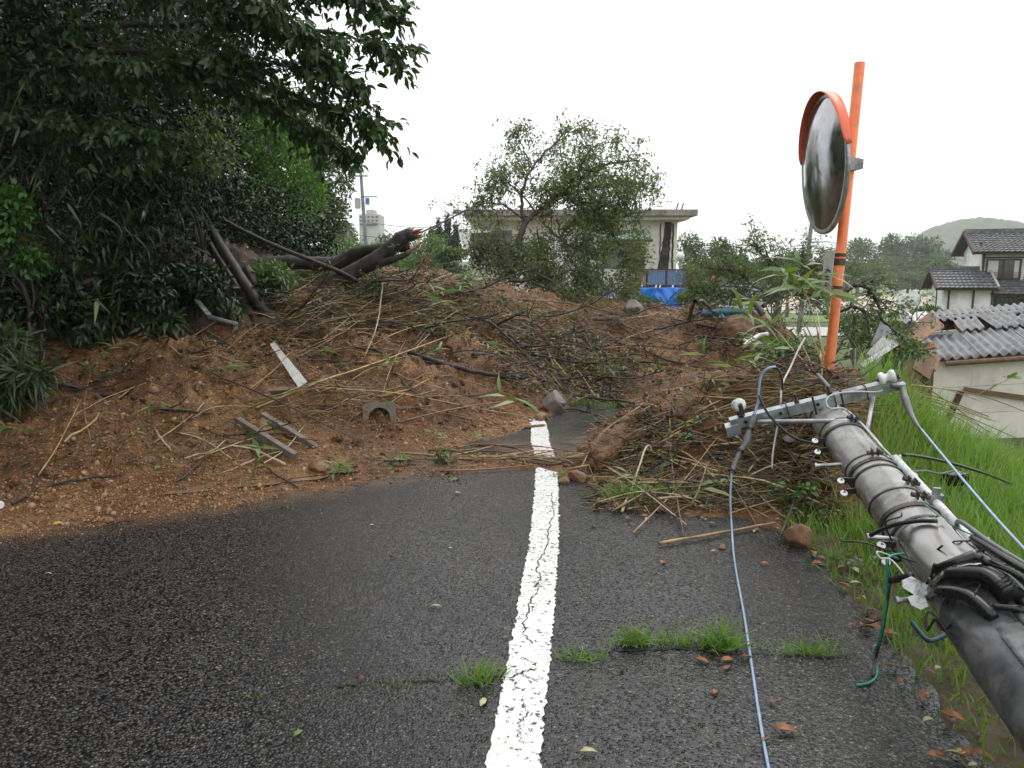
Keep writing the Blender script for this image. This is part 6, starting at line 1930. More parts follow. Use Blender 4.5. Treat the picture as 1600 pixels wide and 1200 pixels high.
# --- the uprooted tree leaning in the middle, hand-laid limbs with twigs
def fallen_tree(lbl, limbs, d0, leaf, n_tw, leafL, seed, bark='bark_grey', tw=.55, per=3, extra=None, ratio=.42):
    r_ = random.Random(seed)
    o = thing('leaning_tree', lbl, 'tree', P(limbs[0][0][0][0], limbs[0][0][0][1], d0))
    m = MB(); Pn, D, LL = [], [], []; ALL = []
    for pth, r0, r1, leafy_ in limbs:
        pts = rugged(catmull([P(q[0], q[1], d0 + (q[2] if len(q) > 2 else 0)) for q in pth], 6), .025, r_.randrange(999))
        m.tube(pts, lerp_list(r0, r1, len(pts)), 8)
        ALL.extend(pts)
        n = len(pts)
        if not leafy_: continue
        for j in range(int(n_tw * leafy_ * n / 12)):
            i = r_.randrange(int(n * .25), n)
            d = (pts[min(i + 1, n - 1)] - pts[max(i - 1, 0)]).normalized()
            e = pts[i] + (d * .5 + Vector((r_.gauss(0, .7), r_.gauss(0, .7), r_.gauss(.05, .6)))).normalized() * tw * r_.uniform(.4, 1.5)
            t_ = limb(pts[i], e, r_.randrange(9999), .15, 5)
            m.tube(t_, lerp_list(.008, .002, 5), 4, caps=False)
            for _ in range(3):
                q = t_[r_.randrange(1, 5)]
                e2 = q + Vector((r_.gauss(0, .6), r_.gauss(0, .6), r_.gauss(0, .6))).normalized() * tw * .45
                t2 = [q.lerp(e2, k / 3) for k in range(4)]
                m.tube(t2, lerp_list(.0035, .0015, 4), 3, caps=False)
                for k in range(1, 4):
                    for _2 in range(per):
                        Pn.append(list(t2[k] + Vector((r_.gauss(0, .03), r_.gauss(0, .03), r_.gauss(0, .03)))))
                        D.append([r_.gauss(0, .6), r_.gauss(0, .6), r_.uniform(-1, .3)])
                        LL.append(r_.uniform(*leafL))
    for (cx, cy, rx, ry, dd, dspread, cnt, nl) in (extra or ()):
        anch = ALL[::2]
        for _ in range(cnt):
            an_, rad_ = r_.uniform(0, 6.283), r_.random() ** .55
            tip_ = P(cx + math.cos(an_) * rx * rad_, cy + math.sin(an_) * ry * rad_, d0 + dd + r_.gauss(0, dspread))
            if float(fbm(tip_.x * 1.9, tip_.z * 1.9, 2, 404)) < -.13: continue
            src = min(anch, key=lambda q: (q - tip_).length * (1.25 if q.z > tip_.z else 1.0) * r_.uniform(.8, 1.25))
            t_ = limb(src, tip_, r_.randrange(9999), .16, 6)
            m.tube(t_, lerp_list(.009, .0022, 6), 4, caps=False)
            for _2 in range(nl):
                q = t_[-1].lerp(t_[3], r_.random() ** 1.5)
                Pn.append(list(q + Vector((r_.gauss(0, .10), r_.gauss(0, .10), r_.gauss(-.03, .10)))))
                D.append([r_.gauss(0, .6), r_.gauss(0, .6), r_.uniform(-1.1, .2)])
                LL.append(r_.uniform(*leafL))
    m.build('trunk', M[bark], o, smooth=True)
    LL = np.array(LL)
    np_mesh('crown', *leaves(np.array(Pn), np.array(D), LL, LL * ratio, 'diamond'), M[leaf], o)
foliage('leaf_wilted', [(.09, .15, .05), (.13, .19, .075), (.17, .22, .11), (.075, .12, .045), (.16, .10, .06), (.15, .21, .09), (.10, .17, .055)], rough=0.42, trans=0.35)
fallen_tree('uprooted leafy tree standing askew on the slide before the concrete building', [
    ([(770, 446), (792, 425), (810, 385), (818, 352), (842, 330), (880, 305), (896, 285)], .085, .040, .3),
    ([(860, 318), (890, 296), (925, 266), (962, 254), (1000, 250, -.4)], .050, .010, .75),
    ([(896, 285), (908, 258), (918, 240), (935, 225), (960, 222)], .030, .006, .6),
    ([(820, 348), (815, 305), (832, 262), (862, 228), (885, 205)], .040, .007, .8),
    ([(830, 262), (818, 232), (810, 212), (806, 205)], .018, .004, .55),
    ([(862, 230), (895, 205), (915, 200)], .015, .004, .55),
    ([(820, 345), (790, 322), (760, 318), (735, 326), (700, 338)], .022, .005, .7),
    ([(835, 330), (800, 290), (780, 285), (765, 300)], .020, .004, .8),
    ([(900, 300), (940, 290), (980, 285, .5), (1020, 290, .6)], .024, .005, 1.3),
    ([(880, 310), (930, 320, -.3), (970, 330, -.4), (1000, 345, -.4)], .022, .005, 1.3),
    ([(850, 352, -.3), (885, 380, -.4), (920, 395, -.4), (952, 402, -.4)], .024, .008, 1.2),
    ([(870, 340, .2), (880, 380, .2), (900, 420, .2), (930, 450, .2)], .020, .006, 1.5),
    ([(930, 330, .3), (960, 370, .3), (975, 410, .3), (985, 440, .3)], .020, .006, 1.5),
    ([(840, 360, .5), (850, 400, .5), (870, 430, .5)], .018, .006, 1.2),
    ([(790, 380, .6), (770, 395, .6), (750, 400, .6), (745, 415, .6)], .018, .006, .9),
    ([(795, 440, -.6), (850, 434, -.8), (888, 423, -.9), (905, 424, -.9)], .045, .016, .5),
    ([(816, 405, -.7), (845, 430, -1.0), (880, 450, -1.2), (905, 472, -1.4)], .024, .012, .5),
    ([(830, 440, -1.0), (860, 452, -1.2), (900, 462, -1.2), (960, 470, -1.2)], .020, .006, 1.1),
    ([(905, 424, -.9), (930, 440, -.9), (945, 452, -1), (980, 462, -1)], .020, .006, 1.1),
], 15.0, 'leaf_wilted', 12, (.06, .11), 9, tw=.40, per=2, extra=((890, 265, 125, 80, 0, .7, 300, 13), (905, 300, 80, 45, 0, .6, 190, 14), (960, 300, 75, 60, 0, .6, 130, 13), (820, 300, 75, 55, 0, .6, 130, 12), (905, 390, 110, 75, .2, .7, 540, 17), (760, 345, 45, 28, .3, .5, 40, 9), (770, 385, 50, 40, .5, .4, 130, 12), (930, 450, 75, 28, -.6, .6, 120, 14), (840, 420, 70, 40, .3, .5, 170, 14)))
fallen_tree('grey green leafy tree crown lying behind the root plate', [
    ([(1190, 478), (1215, 455), (1240, 430), (1255, 400)], .040, .010, .9), ([(1205, 465), (1170, 440), (1150, 425), (1110, 420)], .028, .006, 1.3),
    ([(1240, 432), (1200, 405), (1180, 385)], .022, .005, 1.2), ([(1190, 470), (1160, 465), (1110, 462), (1085, 455)], .024, .006, 1.3),
    ([(1230, 445), (1270, 420), (1300, 425)], .022, .005, 1.1), ([(1220, 465), (1260, 460), (1290, 478)], .020, .005, 1.2)], 12.3, 'leaf_wilted', 26, (.05, .09), 22, tw=.42, per=2)
fallen_tree('bent dark branch with sparse leaves right of the orange post', [
    ([(1318, 458), (1332, 447), (1350, 448), (1368, 468), (1384, 505), (1412, 530)], .032, .012, .4), ([(1320, 450), (1330, 475), (1336, 500)], .016, .008, .3),
    ([(1345, 447), (1352, 441), (1385, 446), (1405, 455)], .010, .004, .7), ([(1310, 486), (1335, 480), (1350, 490), (1360, 510)], .022, .008, .5)], 8.6, 'leaf_mid', 8, (.04, .08), 23, bark='bark_dark', tw=.22, per=1)
fallen_tree('leafy branches piled right of the post towards the shed', [
    ([(1300, 560), (1330, 520), (1370, 500), (1400, 490)], .020, .006, 1.3), ([(1320, 560), (1360, 540), (1400, 520), (1430, 500)], .020, .006, 1.3), ([(1330, 510), (1350, 480), (1400, 470)], .016, .005, 1.2), ([(1320, 470), (1360, 462), (1420, 482)], .014, .005, 1.0)], 9.8, 'leaf_mid', 7, (.04, .08), 24, tw=.30, per=2)
shrub('low green bush growing below the blue sheet', 1000, 476, 15.5, .50, .14, 1600, (.06, .10), .4, 'diamond', 'leaf_bright', 63)
shrub('bush at the right end of the blue sheet', 1105, 458, 19, .5, .35, 2200, (.09, .15), .4, 'diamond', 'leaf_mid', 64)
shrub('low brush along the crest before the grey roof', 1085, 470, 16, .5, .25, 1200, (.07, .12), .4, 'diamond', 'leaf_mid', 65)
shrub('dark leafy heap of torn branches in the hollow', 860, 545, 10.6, .55, .22, 1500, (.06, .10), .4, 'broad', 'litter_leaf', 66, cat='brush heap', name='brush_heap')
shrub('leafy heap of torn branches left of the hollow', 790, 505, 11.4, .5, .2, 1200, (.06, .10), .4, 'broad', 'leaf_mid', 67, cat='brush heap', name='brush_heap')
shrub('brown leafy heap on the far slope', 990, 520, 12.2, .8, .15, 1500, (.05, .09), .4, 'broad', 'litter_leaf', 68, cat='brush heap', name='brush_heap')
shrub('leafy heap behind the near right mound', 1230, 545, 8.0, .5, .3, 1200, (.05, .09), .4, 'broad', 'leaf_mid', 69, cat='brush heap', name='brush_heap')
shrub('leafy brush beside the wrecked shed corner', 1400, 545, 9.6, .45, .3, 1100, (.05, .09), .4, 'diamond', 'leaf_mid', 70)

# ------------------------------------------------------------------ background buildings
simple('cream_wall', (.82, .80, .73), 0.8, var=0.06, scale=1.5, dirt=(.66, .63, .56), dscale=.9, bumpy=.002)
simple('white_wall', (.82, .82, .80), 0.8, var=0.05, scale=1.5, dirt=(.50, .49, .46), dscale=.7)
simple('stained_concrete', (.30, .28, .26), 0.8, var=0.2, scale=2.5, dirt=(.14, .12, .11), dscale=2.2, bumpy=.004)
simple('black_stain', (.035, .028, .026), 0.9, var=0.6, scale=5, dirt=(.12, .10, .09), dscale=4)
simple('mint_roof', (.36, .50, .41), 0.5, var=0.1, scale=5)
simple('dark_timber', (.055, .032, .022), 0.7, var=0.4, scale=6)
simple('brown_timber', (.17, .095, .06), 0.7, var=0.35, scale=9)
simple('raw_timber', (.25, .125, .065), 0.65, var=0.35, scale=14)
simple('blue_slat', (.085, .18, .36), 0.5, var=0.15, scale=6)
simple('blue_sheet', (.02, .20, .74), 0.32, var=0.12, scale=3, spec=.6)
simple('shingle_grey', (.20, .185, .185), 0.75, var=0.2, scale=6, dirt=(.13, .12, .12), dscale=2)
simple('roof_tile', (.085, .085, .092), 0.42, var=0.4, scale=7, dirt=(.25, .25, .25), dscale=5)
simple('slate_sheet', (.215, .218, .225), 0.55, var=0.22, scale=9, dirt=(.085, .085, .085), dscale=3.5, bumpy=.002)
simple('pale_slate', (.33, .32, .30), 0.6, var=0.18, scale=9)
simple('window_glass', (.05, .055, .06), 0.08, var=0.3, scale=2, spec=.8)
simple('screen_grey', (.11, .115, .12), 0.45, var=0.2, scale=3)
simple('curtain', (.55, .55, .55), 0.8, var=0.1, scale=8)
simple('cream_siding', (.80, .77, .70), 0.6, var=0.05, scale=3, dirt=(.62, .58, .51), dscale=1.8)
simple('red_steel', (.33, .07, .04), 0.5, var=0.2, scale=8)
simple('sand', (.50, .43, .33), 0.9, var=0.08, scale=.2)
simple('bright_turf', (.12, .20, .05), 0.9, var=0.25, scale=.4)
simple('far_concrete', (.47, .46, .43), 0.8, var=0.12, scale=.3, dirt=(.30, .29, .28), dscale=.15)
simple('pole_grey', (.16, .165, .17), 0.6, var=0.15, scale=3)
simple('line_wire', (.05, .05, .055), 0.5, var=0.1)
simple('white_paint', (.74, .74, .74), 0.4, var=0.04, scale=3)
simple('hill_green', (.055, .085, .045), 0.9, var=0.35, scale=.05, bumpy=2.0)

def quad(mb, a, b, c, d, th):
    mb.prism([a, b, c, d], th)

# --- concrete building with blue balcony
D0 = 34.0
def B(px, py, d=D0): return P(px, py, d)
Yb = B(900, 430).y
def bx(px, d=Yb): return (px - 800) / F_PX * D0      # metres across at the facade
def bz(py): return B(800, py).z
GZ = -3.3
bd = thing('concrete_building', 'cream concrete building with flat roof and blue balcony behind the leaning tree', 'building', (bx(900), Yb, GZ))
wl, wr, ztop = bx(736), bx(1056), bz(346)
MB().box(((wl + wr) / 2, Yb + 4, (ztop + GZ) / 2), (wr - wl, 8, ztop - GZ)).build('wall', M['cream_wall'], bd)
roof = MB().box(((bx(728) + bx(1077)) / 2, Yb + 3.6, (bz(332) + bz(341)) / 2), (bx(1077) - bx(728), 9.6, bz(332) - bz(341))).build('roof_slab', M['stained_concrete'], bd)
MB().box(((bx(732) + bx(1067)) / 2, Yb + 3.6, (bz(341.2) + bz(346)) / 2), (bx(1067) - bx(732), 9.0, bz(341.2) - bz(346))).build('fascia', M['cream_wall'], roof)
for px in (1050, 1058):
    MB().tube([Vector((bx(px), Yb - .3, bz(333))), Vector((bx(px) + .12, Yb - .3, bz(320)))], .035, 6).build('roof_rod', M['pole_grey'], roof)
rod = MB().tube([Vector((bx(770), Yb, bz(333))), Vector((bx(770), Yb, bz(292)))], .03, 6).build('aerial_mast', M['pole_grey'], roof)
# dark stain left by creepers: a rough crust on the wall
v = []; f = []
n_ = 22
for i in range(n_):
    t = i / (n_ - 1)
    py = 348 + t * 74
    l = 1036 - 9 * t ** 1.5 + random.uniform(-.8, .8); r = 1047 - 3 * t + random.uniform(-.8, .8)
    for px in (l, (l + r) / 2, r):
        v.append((bx(px), Yb - .012 - random.uniform(0, .02), bz(py)))
    if i:
        o_ = 3 * (i - 1)
        f += [(o_, o_ + 1, o_ + 4, o_ + 3), (o_ + 1, o_ + 2, o_ + 5, o_ + 4)]
cr = MB().add(v, f).build('creeper_crust', M['black_stain'], bd)
for px, w in ((1049.5, .8), (1030, .5)):
    MB().tube([Vector((bx(px + random.uniform(-.6, .6)), Yb - .03, bz(py))) for py in np.linspace(350, 421, 14)], [.05 * w] * 14, 5).build('creeper_stem', M['black_stain'], cr)
# mint awning, shutters, window behind the tree
aw = MB()
aw.prism([Vector((bx(940), Yb - .02, bz(362))), Vector((bx(1004), Yb - .02, bz(362))), Vector((bx(1010), Yb - 1.5, bz(377))), Vector((bx(936), Yb - 1.5, bz(377)))], -.05)
awo = aw.build('awning', M['mint_roof'], bd)
MB().box(((bx(937) + bx(1009)) / 2, Yb - 1.46, bz(378.5)), (bx(1009) - bx(937), .12, .10)).build('awning_beam', M['dark_timber'], awo)
w = MB().box(((bx(940) + bx(1000)) / 2, Yb - .03, bz(400)), (bx(1000) - bx(940), .05, bz(381) - bz(420))).build('window', M['window_glass'], bd)
for k in range(8):
    z_ = bz(382 + k * 5.2)
    MB().box(((bx(986) + bx(1005)) / 2 + random.uniform(-.05, .05), Yb - .45, z_), (bx(1005) - bx(986), .06, .085), Matrix.Rotation(random.uniform(-.05, .05), 3, 'Y')).build('slat', M['dark_timber'], w)
MB().box((bx(996), Yb - .40, bz(412)), (bx(1004) - bx(988), .05, 1.1)).build('shutter_panel', M['brown_timber'], w)
MB().box(((bx(845) + bx(935)) / 2, Yb - .03, bz(402)), (bx(935) - bx(845), .05, 1.9)).build('window', M['white_paint'], bd)
for k in range(6):
    MB().box((bx(848 + k * 17), Yb - .065, bz(402)), (.05, .03, 1.9)).build('mullion', M['pole_grey'], bd)
# steep shingled side roof with a curved white gable edge at left
curve = [(735, 362), (742, 382), (752, 398), (768, 413)]
cv = catmull([Vector((bx(a), 0, bz(b))) for a, b in curve], 6)
sv, sf = [], []
for i, p in enumerate(cv):
    sv += [(p.x, Yb - .25 - .10 * i / 6, p.z), (bx(800), Yb - .22 - .10 * i / 6, p.z)]
    if i: sf.append((2 * i - 2, 2 * i - 1, 2 * i + 1, 2 * i))
so = MB().add(sv, sf).build('shingle_roof', M['shingle_grey'], bd)
s2 = so.modifiers.new('thick', 'SOLIDIFY'); s2.thickness = .12
for i in range(1, len(cv) - 1, 2):
    p = cv[i]
    MB().box(((p.x + bx(800)) / 2, Yb - .33 - .10 * i / 6, p.z), (bx(800) - p.x - .05, .05, .07)).build('shingle_row', M['shingle_grey'], so)
gv, gf = [], []
g2 = catmull([Vector((bx(a), 0, bz(b))) for a, b in ((719, 360), (722, 376), (730, 392), (742, 406), (748, 424))], 6)
g3 = catmull([Vector((bx(a), 0, bz(b))) for a, b in ((733, 360), (737, 376), (745, 392), (756, 406), (764, 424))], 6)
for i, (a, b) in enumerate(zip(g2, g3)):
    gv += [(a.x, Yb - .7, a.z), (b.x, Yb - .7, b.z)]
    if i: gf.append((2 * i - 2, 2 * i - 1, 2 * i + 1, 2 * i))
go = MB().add(gv, gf).build('gable_edge', M['white_wall'], bd)
s2 = go.modifiers.new('thick', 'SOLIDIFY'); s2.thickness = .35
MB().box((bx(752), Yb - .6, bz(363.5)), (1.0, .5, .14)).build('sill', M['white_wall'], bd)
# balcony
bal = MB().box(((bx(978) + bx(1064)) / 2, Yb - .75, bz(446.5)), (bx(1064) - bx(978), 1.5, .12)).build('balcony', M['dark_timber'], bd)
MB().box(((bx(985) + bx(1063)) / 2, Yb - 1.47, bz(421.8)), (bx(1063) - bx(985), .05, .06)).build('rail', M['dark_timber'], bal)
for k in range(26):
    px = 1003.5 + k * 2.3
    MB().box((bx(px), Yb - 1.46, bz(433.5)), (.060, .02, bz(423) - bz(444))).build('slat', M['blue_slat'], bal)
for px in (985, 1002, 1031, 1062):
    MB().box((bx(px), Yb - 1.47, bz(433.5)), (.06, .06, bz(422) - bz(445.5))).build('rail_post', M['dark_timber'], bal)
for k in range(7):
    MB().box((bx(987 + k * 2.2), Yb - 1.46, bz(433.5)), (.04, .02, bz(423) - bz(444))).build('slat', M['brown_timber'], bal)
for px in (989, 1061):
    MB().box((bx(px), Yb - 1.4, (bz(447) + GZ) / 2), (.12, .12, bz(447) - GZ - .1)).build('balcony_post', M['dark_timber'], bal)
# blue sheet hung below it: folded cloth with ties
tv, tf = [], []
nx_, nz_ = 40, 14
for j in range(nz_):
    for i in range(nx_):
        u_, w_2 = i / (nx_ - 1), j / (nz_ - 1)
        fold = .07 * math.sin(u_ * 38 + 2.5 * math.sin(w_2 * 3 + u_ * 5)) * (.35 + .65 * w_2) + .09 * math.sin(u_ * 9 + w_2 * 4)
        sag = .03 * abs(math.sin(u_ * math.pi * 3)) * (1 - w_2)
        tv.append((bx(988) + (bx(1062) - bx(988)) * u_, Yb - 1.62 - fold, bz(447.5) - sag - (bz(447.5) - bz(480)) * w_2 * (1 - .0 * u_)))
for j in range(nz_ - 1):
    for i in range(nx_ - 1):
        tf.append((j * nx_ + i, j * nx_ + i + 1, (j + 1) * nx_ + i + 1, (j + 1) * nx_ + i))
tarp = MB().add(tv, tf).build('blue_sheet', M['blue_sheet'], smooth=True)
s2 = tarp.modifiers.new('thick', 'SOLIDIFY'); s2.thickness = .01
tag(tarp, 'bright blue plastic sheet hung below the balcony', 'sheet')
for px in (993, 1014, 1020, 1039, 1058):
    MB().tube([Vector((bx(px), Yb - 1.66, bz(449))), Vector((bx(px) + .05, Yb - 1.55, bz(445)))], .035, 6).build('tie', M['white_paint'], tarp)
MB().box((bx(1064), Yb - .9, bz(465)), (.12, 1.3, 1.0)).build('side_panel', M['dark_timber'], bd)
q = B(948, 457, 30)
tv = [q + Vector((random.uniform(-.02, .02) + a, .3 * math.sin(a * 5 + b * 7), b)) for b in (-.15, 0, .12) for a in (-.3, -.15, .05, .2, .3)]
tf = [(j * 5 + i, j * 5 + i + 1, (j + 1) * 5 + i + 1, (j + 1) * 5 + i) for j in range(2) for i in range(4)]
t2 = MB().add(tv, tf).build('blue_sheet', M['blue_sheet'], smooth=True)
s2 = t2.modifiers.new('thick', 'SOLIDIFY'); s2.thickness = .01
tag(t2, 'crumpled scrap of blue sheet under the leaning tree', 'sheet')

# --- generic tiled roof slope: rows of round tiles as real relief
def tile_slope(parent, a, b, c, d, rows, cols, mat, name='roof', amp=.035, th=.10):
    """a-b eave left to right, d-c ridge left to right"""
    a, b, c, d = map(Vector, (a, b, c, d))
    nrm_ = (b - a).cross(d - a).normalized()
    if nrm_.z < 0: nrm_ = -nrm_
    V, Fq = [], []
    for r in range(rows):
        for e in (0.0, .999):
            t = (r + e) / rows
            l, rr_ = a.lerp(d, t), b.lerp(c, t)
            for k in range(cols * 4 + 1):
                s = k / (cols * 4)
                hgt = amp * abs(math.sin(math.pi * s * cols)) + (.055 * (1 - e))
                V.append(l.lerp(rr_, s) + nrm_ * hgt)
    w = cols * 4 + 1
    for r in range(rows * 2 - 1):
        for k in range(w - 1):
            Fq.append((r * w + k, r * w + k + 1, (r + 1) * w + k + 1, (r + 1) * w + k))
    o = MB().add(V, Fq).build(name, M[mat], parent)
    base = MB().prism([a, b, c, d], -.12 if (b - a).cross(c - b).dot(nrm_) > 0 else .12).build('roof_deck', M['dark_timber'], o)
    return o

# --- two-storey white house
H0 = 46.0
hs = thing('white_house', 'two storey white house with grey tiled roofs on the right', 'house', (P(1550, 470, H0).x, P(1550, 470, H0).y, VALLEY))
ang = math.radians(20)
ex, ey = Vector((math.cos(ang), -math.sin(ang), 0)), Vector((math.sin(ang), math.cos(ang), 0))
o0 = P(1527, 480, H0); o0.z = 0            # front left corner of the main block
def W(x, y, z): return o0 + ex * x + ey * y + Vector((0, 0, z))
def hz_(py, d=H0): return P(1540, py, d).z
def wall_box(x0, x1, y0, y1, z0, z1, mat, name, parent):
    R_ = Matrix((ex, ey, Vector((0, 0, 1)))).transposed()
    return MB().box(W((x0 + x1) / 2, (y0 + y1) / 2, (z0 + z1) / 2), (x1 - x0, y1 - y0, z1 - z0), R_).build(name, M[mat], parent)
ze, zr = hz_(394), hz_(361)
ze2 = hz_(459)
wall_box(0, 7.0, 0, 5.0, VALLEY, ze + .1, 'white_wall', 'wall', hs)
dpt = 2.5
tile_slope(hs, W(-.55, -.75, ze - .05), W(7.6, -.75, ze - .05), W(7.6, dpt, zr), W(-.55, dpt, zr), 11, 30, 'roof_tile')
tile_slope(hs, W(-.55, 5.75, ze - .05), W(7.6, 5.75, ze - .05), W(7.6, dpt + .02, zr), W(-.55, dpt + .02, zr), 11, 30, 'roof_tile')
MB().prism([W(0.0, .02, ze + .1), W(0.0, 4.98, ze + .1), W(0.0, dpt, zr - .12)], .12).build('gable_wall', M['white_wall'], hs)
MB().bar(W(-.6, dpt, zr + .10), W(7.6, dpt, zr + .10), .30, .22).build('ridge', M['roof_tile'], hs)
for s in (-.75, 5.75):
    MB().bar(W(-.6, s, ze - .1), W(-.6, dpt, zr + .02), .10, .20).build('bargeboard', M['dark_timber'], hs)
MB().bar(W(-.02, 0.2, ze + .55), W(-.02, 4.8, ze + .55), .06, .12).build('gable_beam', M['dark_timber'], hs)
# rear taller roof piece at the right edge
tile_slope(hs, W(3.2, 2.6, zr - .3), W(9, 2.6, zr - .3), W(9, 5.4, zr + 1.2), W(4.0, 5.4, zr + 1.2), 6, 20, 'roof_tile')
# lower lean-to roof over the entrance and front wing
zl = hz_(437)
tile_slope(hs, W(0.3, -1.7, ze2), W(7.6, -1.7, ze2), W(7.6, -.01, zl), W(0.3, -.01, zl), 6, 28, 'roof_tile')
wall_box(-2.2, 0.45, -1.6, 2.4, VALLEY, hz_(449), 'white_wall', 'wing_wall', hs)
zw, zwe = hz_(421), hz_(450)
tile_slope(hs, W(-2.65, -2.3, zwe), W(.55, -2.3, zwe), W(.55, .4, zw), W(-2.65, .4, zw), 7, 13, 'roof_tile')
tile_slope(hs, W(-2.65, 3.1, zwe), W(.55, 3.1, zwe), W(.55, .42, zw), W(-2.65, .42, zw), 7, 13, 'roof_tile')
MB().prism([W(-2.2, -1.58, zwe), W(-2.2, 2.38, zwe), W(-2.2, .4, zw - .15)], .10).build('gable_wall', M['white_wall'], hs)
MB().bar(W(-2.7, .4, zw + .10), W(.6, .4, zw + .10), .28, .20).build('ridge', M['roof_tile'], hs)
for s in (-2.3, 3.1):
    MB().bar(W(-2.7, s, zwe - .05), W(-2.7, .4, zw), .10, .18).build('bargeboard', M['dark_timber'], hs)
MB().bar(W(.52, -2.3, zwe + .05), W(.52, .4, zw + .05), .12, .2).build('verge_tiles', M['pale_slate'], hs)
def window(x0, x1, z0, z1, y, parent, curtains=True):
    wn_ = wall_box(x0, x1, y - .06, y - .02, z0, z1, 'window_glass', 'window', parent)
    for a, b, c, d in ((x0 - .06, x0 + .04, z0, z1), (x1 - .04, x1 + .06, z0, z1), (x0 - .06, x1 + .06, z0 - .08, z0), (x0 - .06, x1 + .06, z1, z1 + .08), ((x0 + x1) / 2 - .03, (x0 + x1) / 2 + .03, z0, z1)):
        wall_box(a, b, y - .11, y - .065, c, d, 'dark_timber', 'frame', wn_)
    if curtains:
        for a, b in ((x0 + .05, x0 + .60), (x1 - .30, x1 - .05)):
            wall_box(a, b, y - .064, y - .0615, z0 + .02, z1 - .02, 'curtain', 'curtain', wn_)
    return wn_
wn_ = window(.30, 2.05, hz_(435), hz_(407), -.0, hs)
for z in np.linspace(hz_(434), hz_(426), 4):
    wall_box(.22, 2.12, -.30, -.27, z, z + .03, 'dark_timber', 'rail_bar', wn_)
for x in (.05, 2.3): wall_box(x, x + .12, -.05, -.01, hz_(458), ze, 'dark_timber', 'corner_post', hs)
wall_box(.1, 7, -.045, -.012, hz_(404), hz_(402), 'dark_timber', 'beam', hs)
ent = wall_box(.6, 6.5, -.9, -.86, VALLEY, hz_(465), 'window_glass', 'entrance', hs)
for x in np.linspace(.7, 5.5, 8): wall_box(x, x + .08, -.96, -.91, VALLEY, hz_(465), 'dark_timber', 'frame', ent)
wall_box(2.6, 3.5, -.958, -.912, hz_(476), hz_(468), 'curtain', 'notice', ent)
for x in (-1.95, -.65, .33): wall_box(x, x + .10, -1.66, -1.61, VALLEY, hz_(452), 'dark_timber', 'corner_post', hs)
wall_box(-2.25, -2.205, .3, .42, VALLEY, hz_(452), 'dark_timber', 'corner_post', hs)

# --- wrecked shed with corrugated slate roof
sh = thing('wrecked_shed', 'collapsed white walled shed with broken corrugated grey roof', 'shed', (8.0, 12.5, -2.3))
th = math.radians(20)
tilt = math.radians(6.5)
e_ = Vector((math.cos(th) * math.cos(tilt), -math.sin(th) * math.cos(tilt), math.sin(tilt)))     # along the eave, rising right
h_ = Vector((math.sin(th), math.cos(th), 0))                                                       # into the shed
up_ = Vector((0, 0, 1))
E0 = P(1460, 560, 11.5)
def S(x, y, z=0.0): return E0 + e_ * x + h_ * y + up_ * z
slope = .135
def corr(x0, y0, nw, L, drop=0.0, mat='slate_sheet', name='roof_sheet', rot=0.0, lift=0.0, jag=0.0, seed=0, pitch=.125):
    """one corrugated sheet: nw waves wide, L long up the slope"""
    r_ = random.Random(seed)
    V, Fq = [], []
    n = nw * 8 + 1
    rows = 7
    for j in range(rows):
        for k in range(n):
            s = k / 8 * pitch
            y = L * j / (rows - 1)
            if jag and j in (0, rows - 1):
                y += r_.uniform(-jag, jag) if k % 3 == 0 else 0
            xx = x0 + s * math.cos(rot) - y * math.sin(rot)
            yy = y0 + s * math.sin(rot) + y * math.cos(rot)
            V.append(S(xx, yy, yy * slope + lift + drop * s + .026 * math.cos(2 * math.pi * k / 8)))
    for j in range(rows - 1):
        for k in range(n - 1):
            Fq.append((j * n + k, j * n + k + 1, (j + 1) * n + k + 1, (j + 1) * n + k))
    o = MB().add(V, Fq).build(name, M[mat], sh, smooth=True)
    s_2 = o.modifiers.new('thick', 'SOLIDIFY'); s_2.thickness = .012
    return o
corr(-.35, .55, 2, 1.10, drop=.10, lift=-.10, jag=.05, seed=1)
corr(-.02, -.05, 5, 1.75, seed=2)
corr(.60, -.05, 6, 1.75, lift=.012, seed=3)
corr(1.36, -.05, 6, 1.75, lift=.024, seed=4)
corr(2.12, -.05, 6, 1.75, lift=.036, seed=5)
corr(.02, 1.62, 3, .95, lift=.10, seed=6, jag=.04, mat='slate_sheet')
corr(.62, 1.60, 3, .95, lift=.06, rot=-.05, jag=.07, seed=7)
corr(1.12, 1.55, 4, 1.0, lift=.07, rot=.04, jag=.08, seed=8)
corr(1.62, 1.65, 5, .85, lift=.05, jag=.07, seed=9)
corr(2.2, 1.6, 6, 1.3, lift=.09, seed=10)
corr(-.1, 2.75, 20, .9, lift=.02, jag=.05, seed=11)
MB().box(S(.02, 1.85, .46), (.16, .18, .26)).build('vent_block', M['pale_slate'], sh)
MB().bar(S(-.1, 1.45, .27), S(.55, 1.45, .27), .12, .05).build('ridge_strip', M['pale_slate'], sh)
MB().bar(S(.05, 1.2, .0), S(3.2, 1.2, .0), .10, .10).build('rafter', M['raw_timber'], sh)
for x in (.25, .8, 1.4, 2.0, 2.6):
    MB().bar(S(x, .1, -.10), S(x, 3.3, .33), .06, .09).build('rafter', M['raw_timber'], sh)
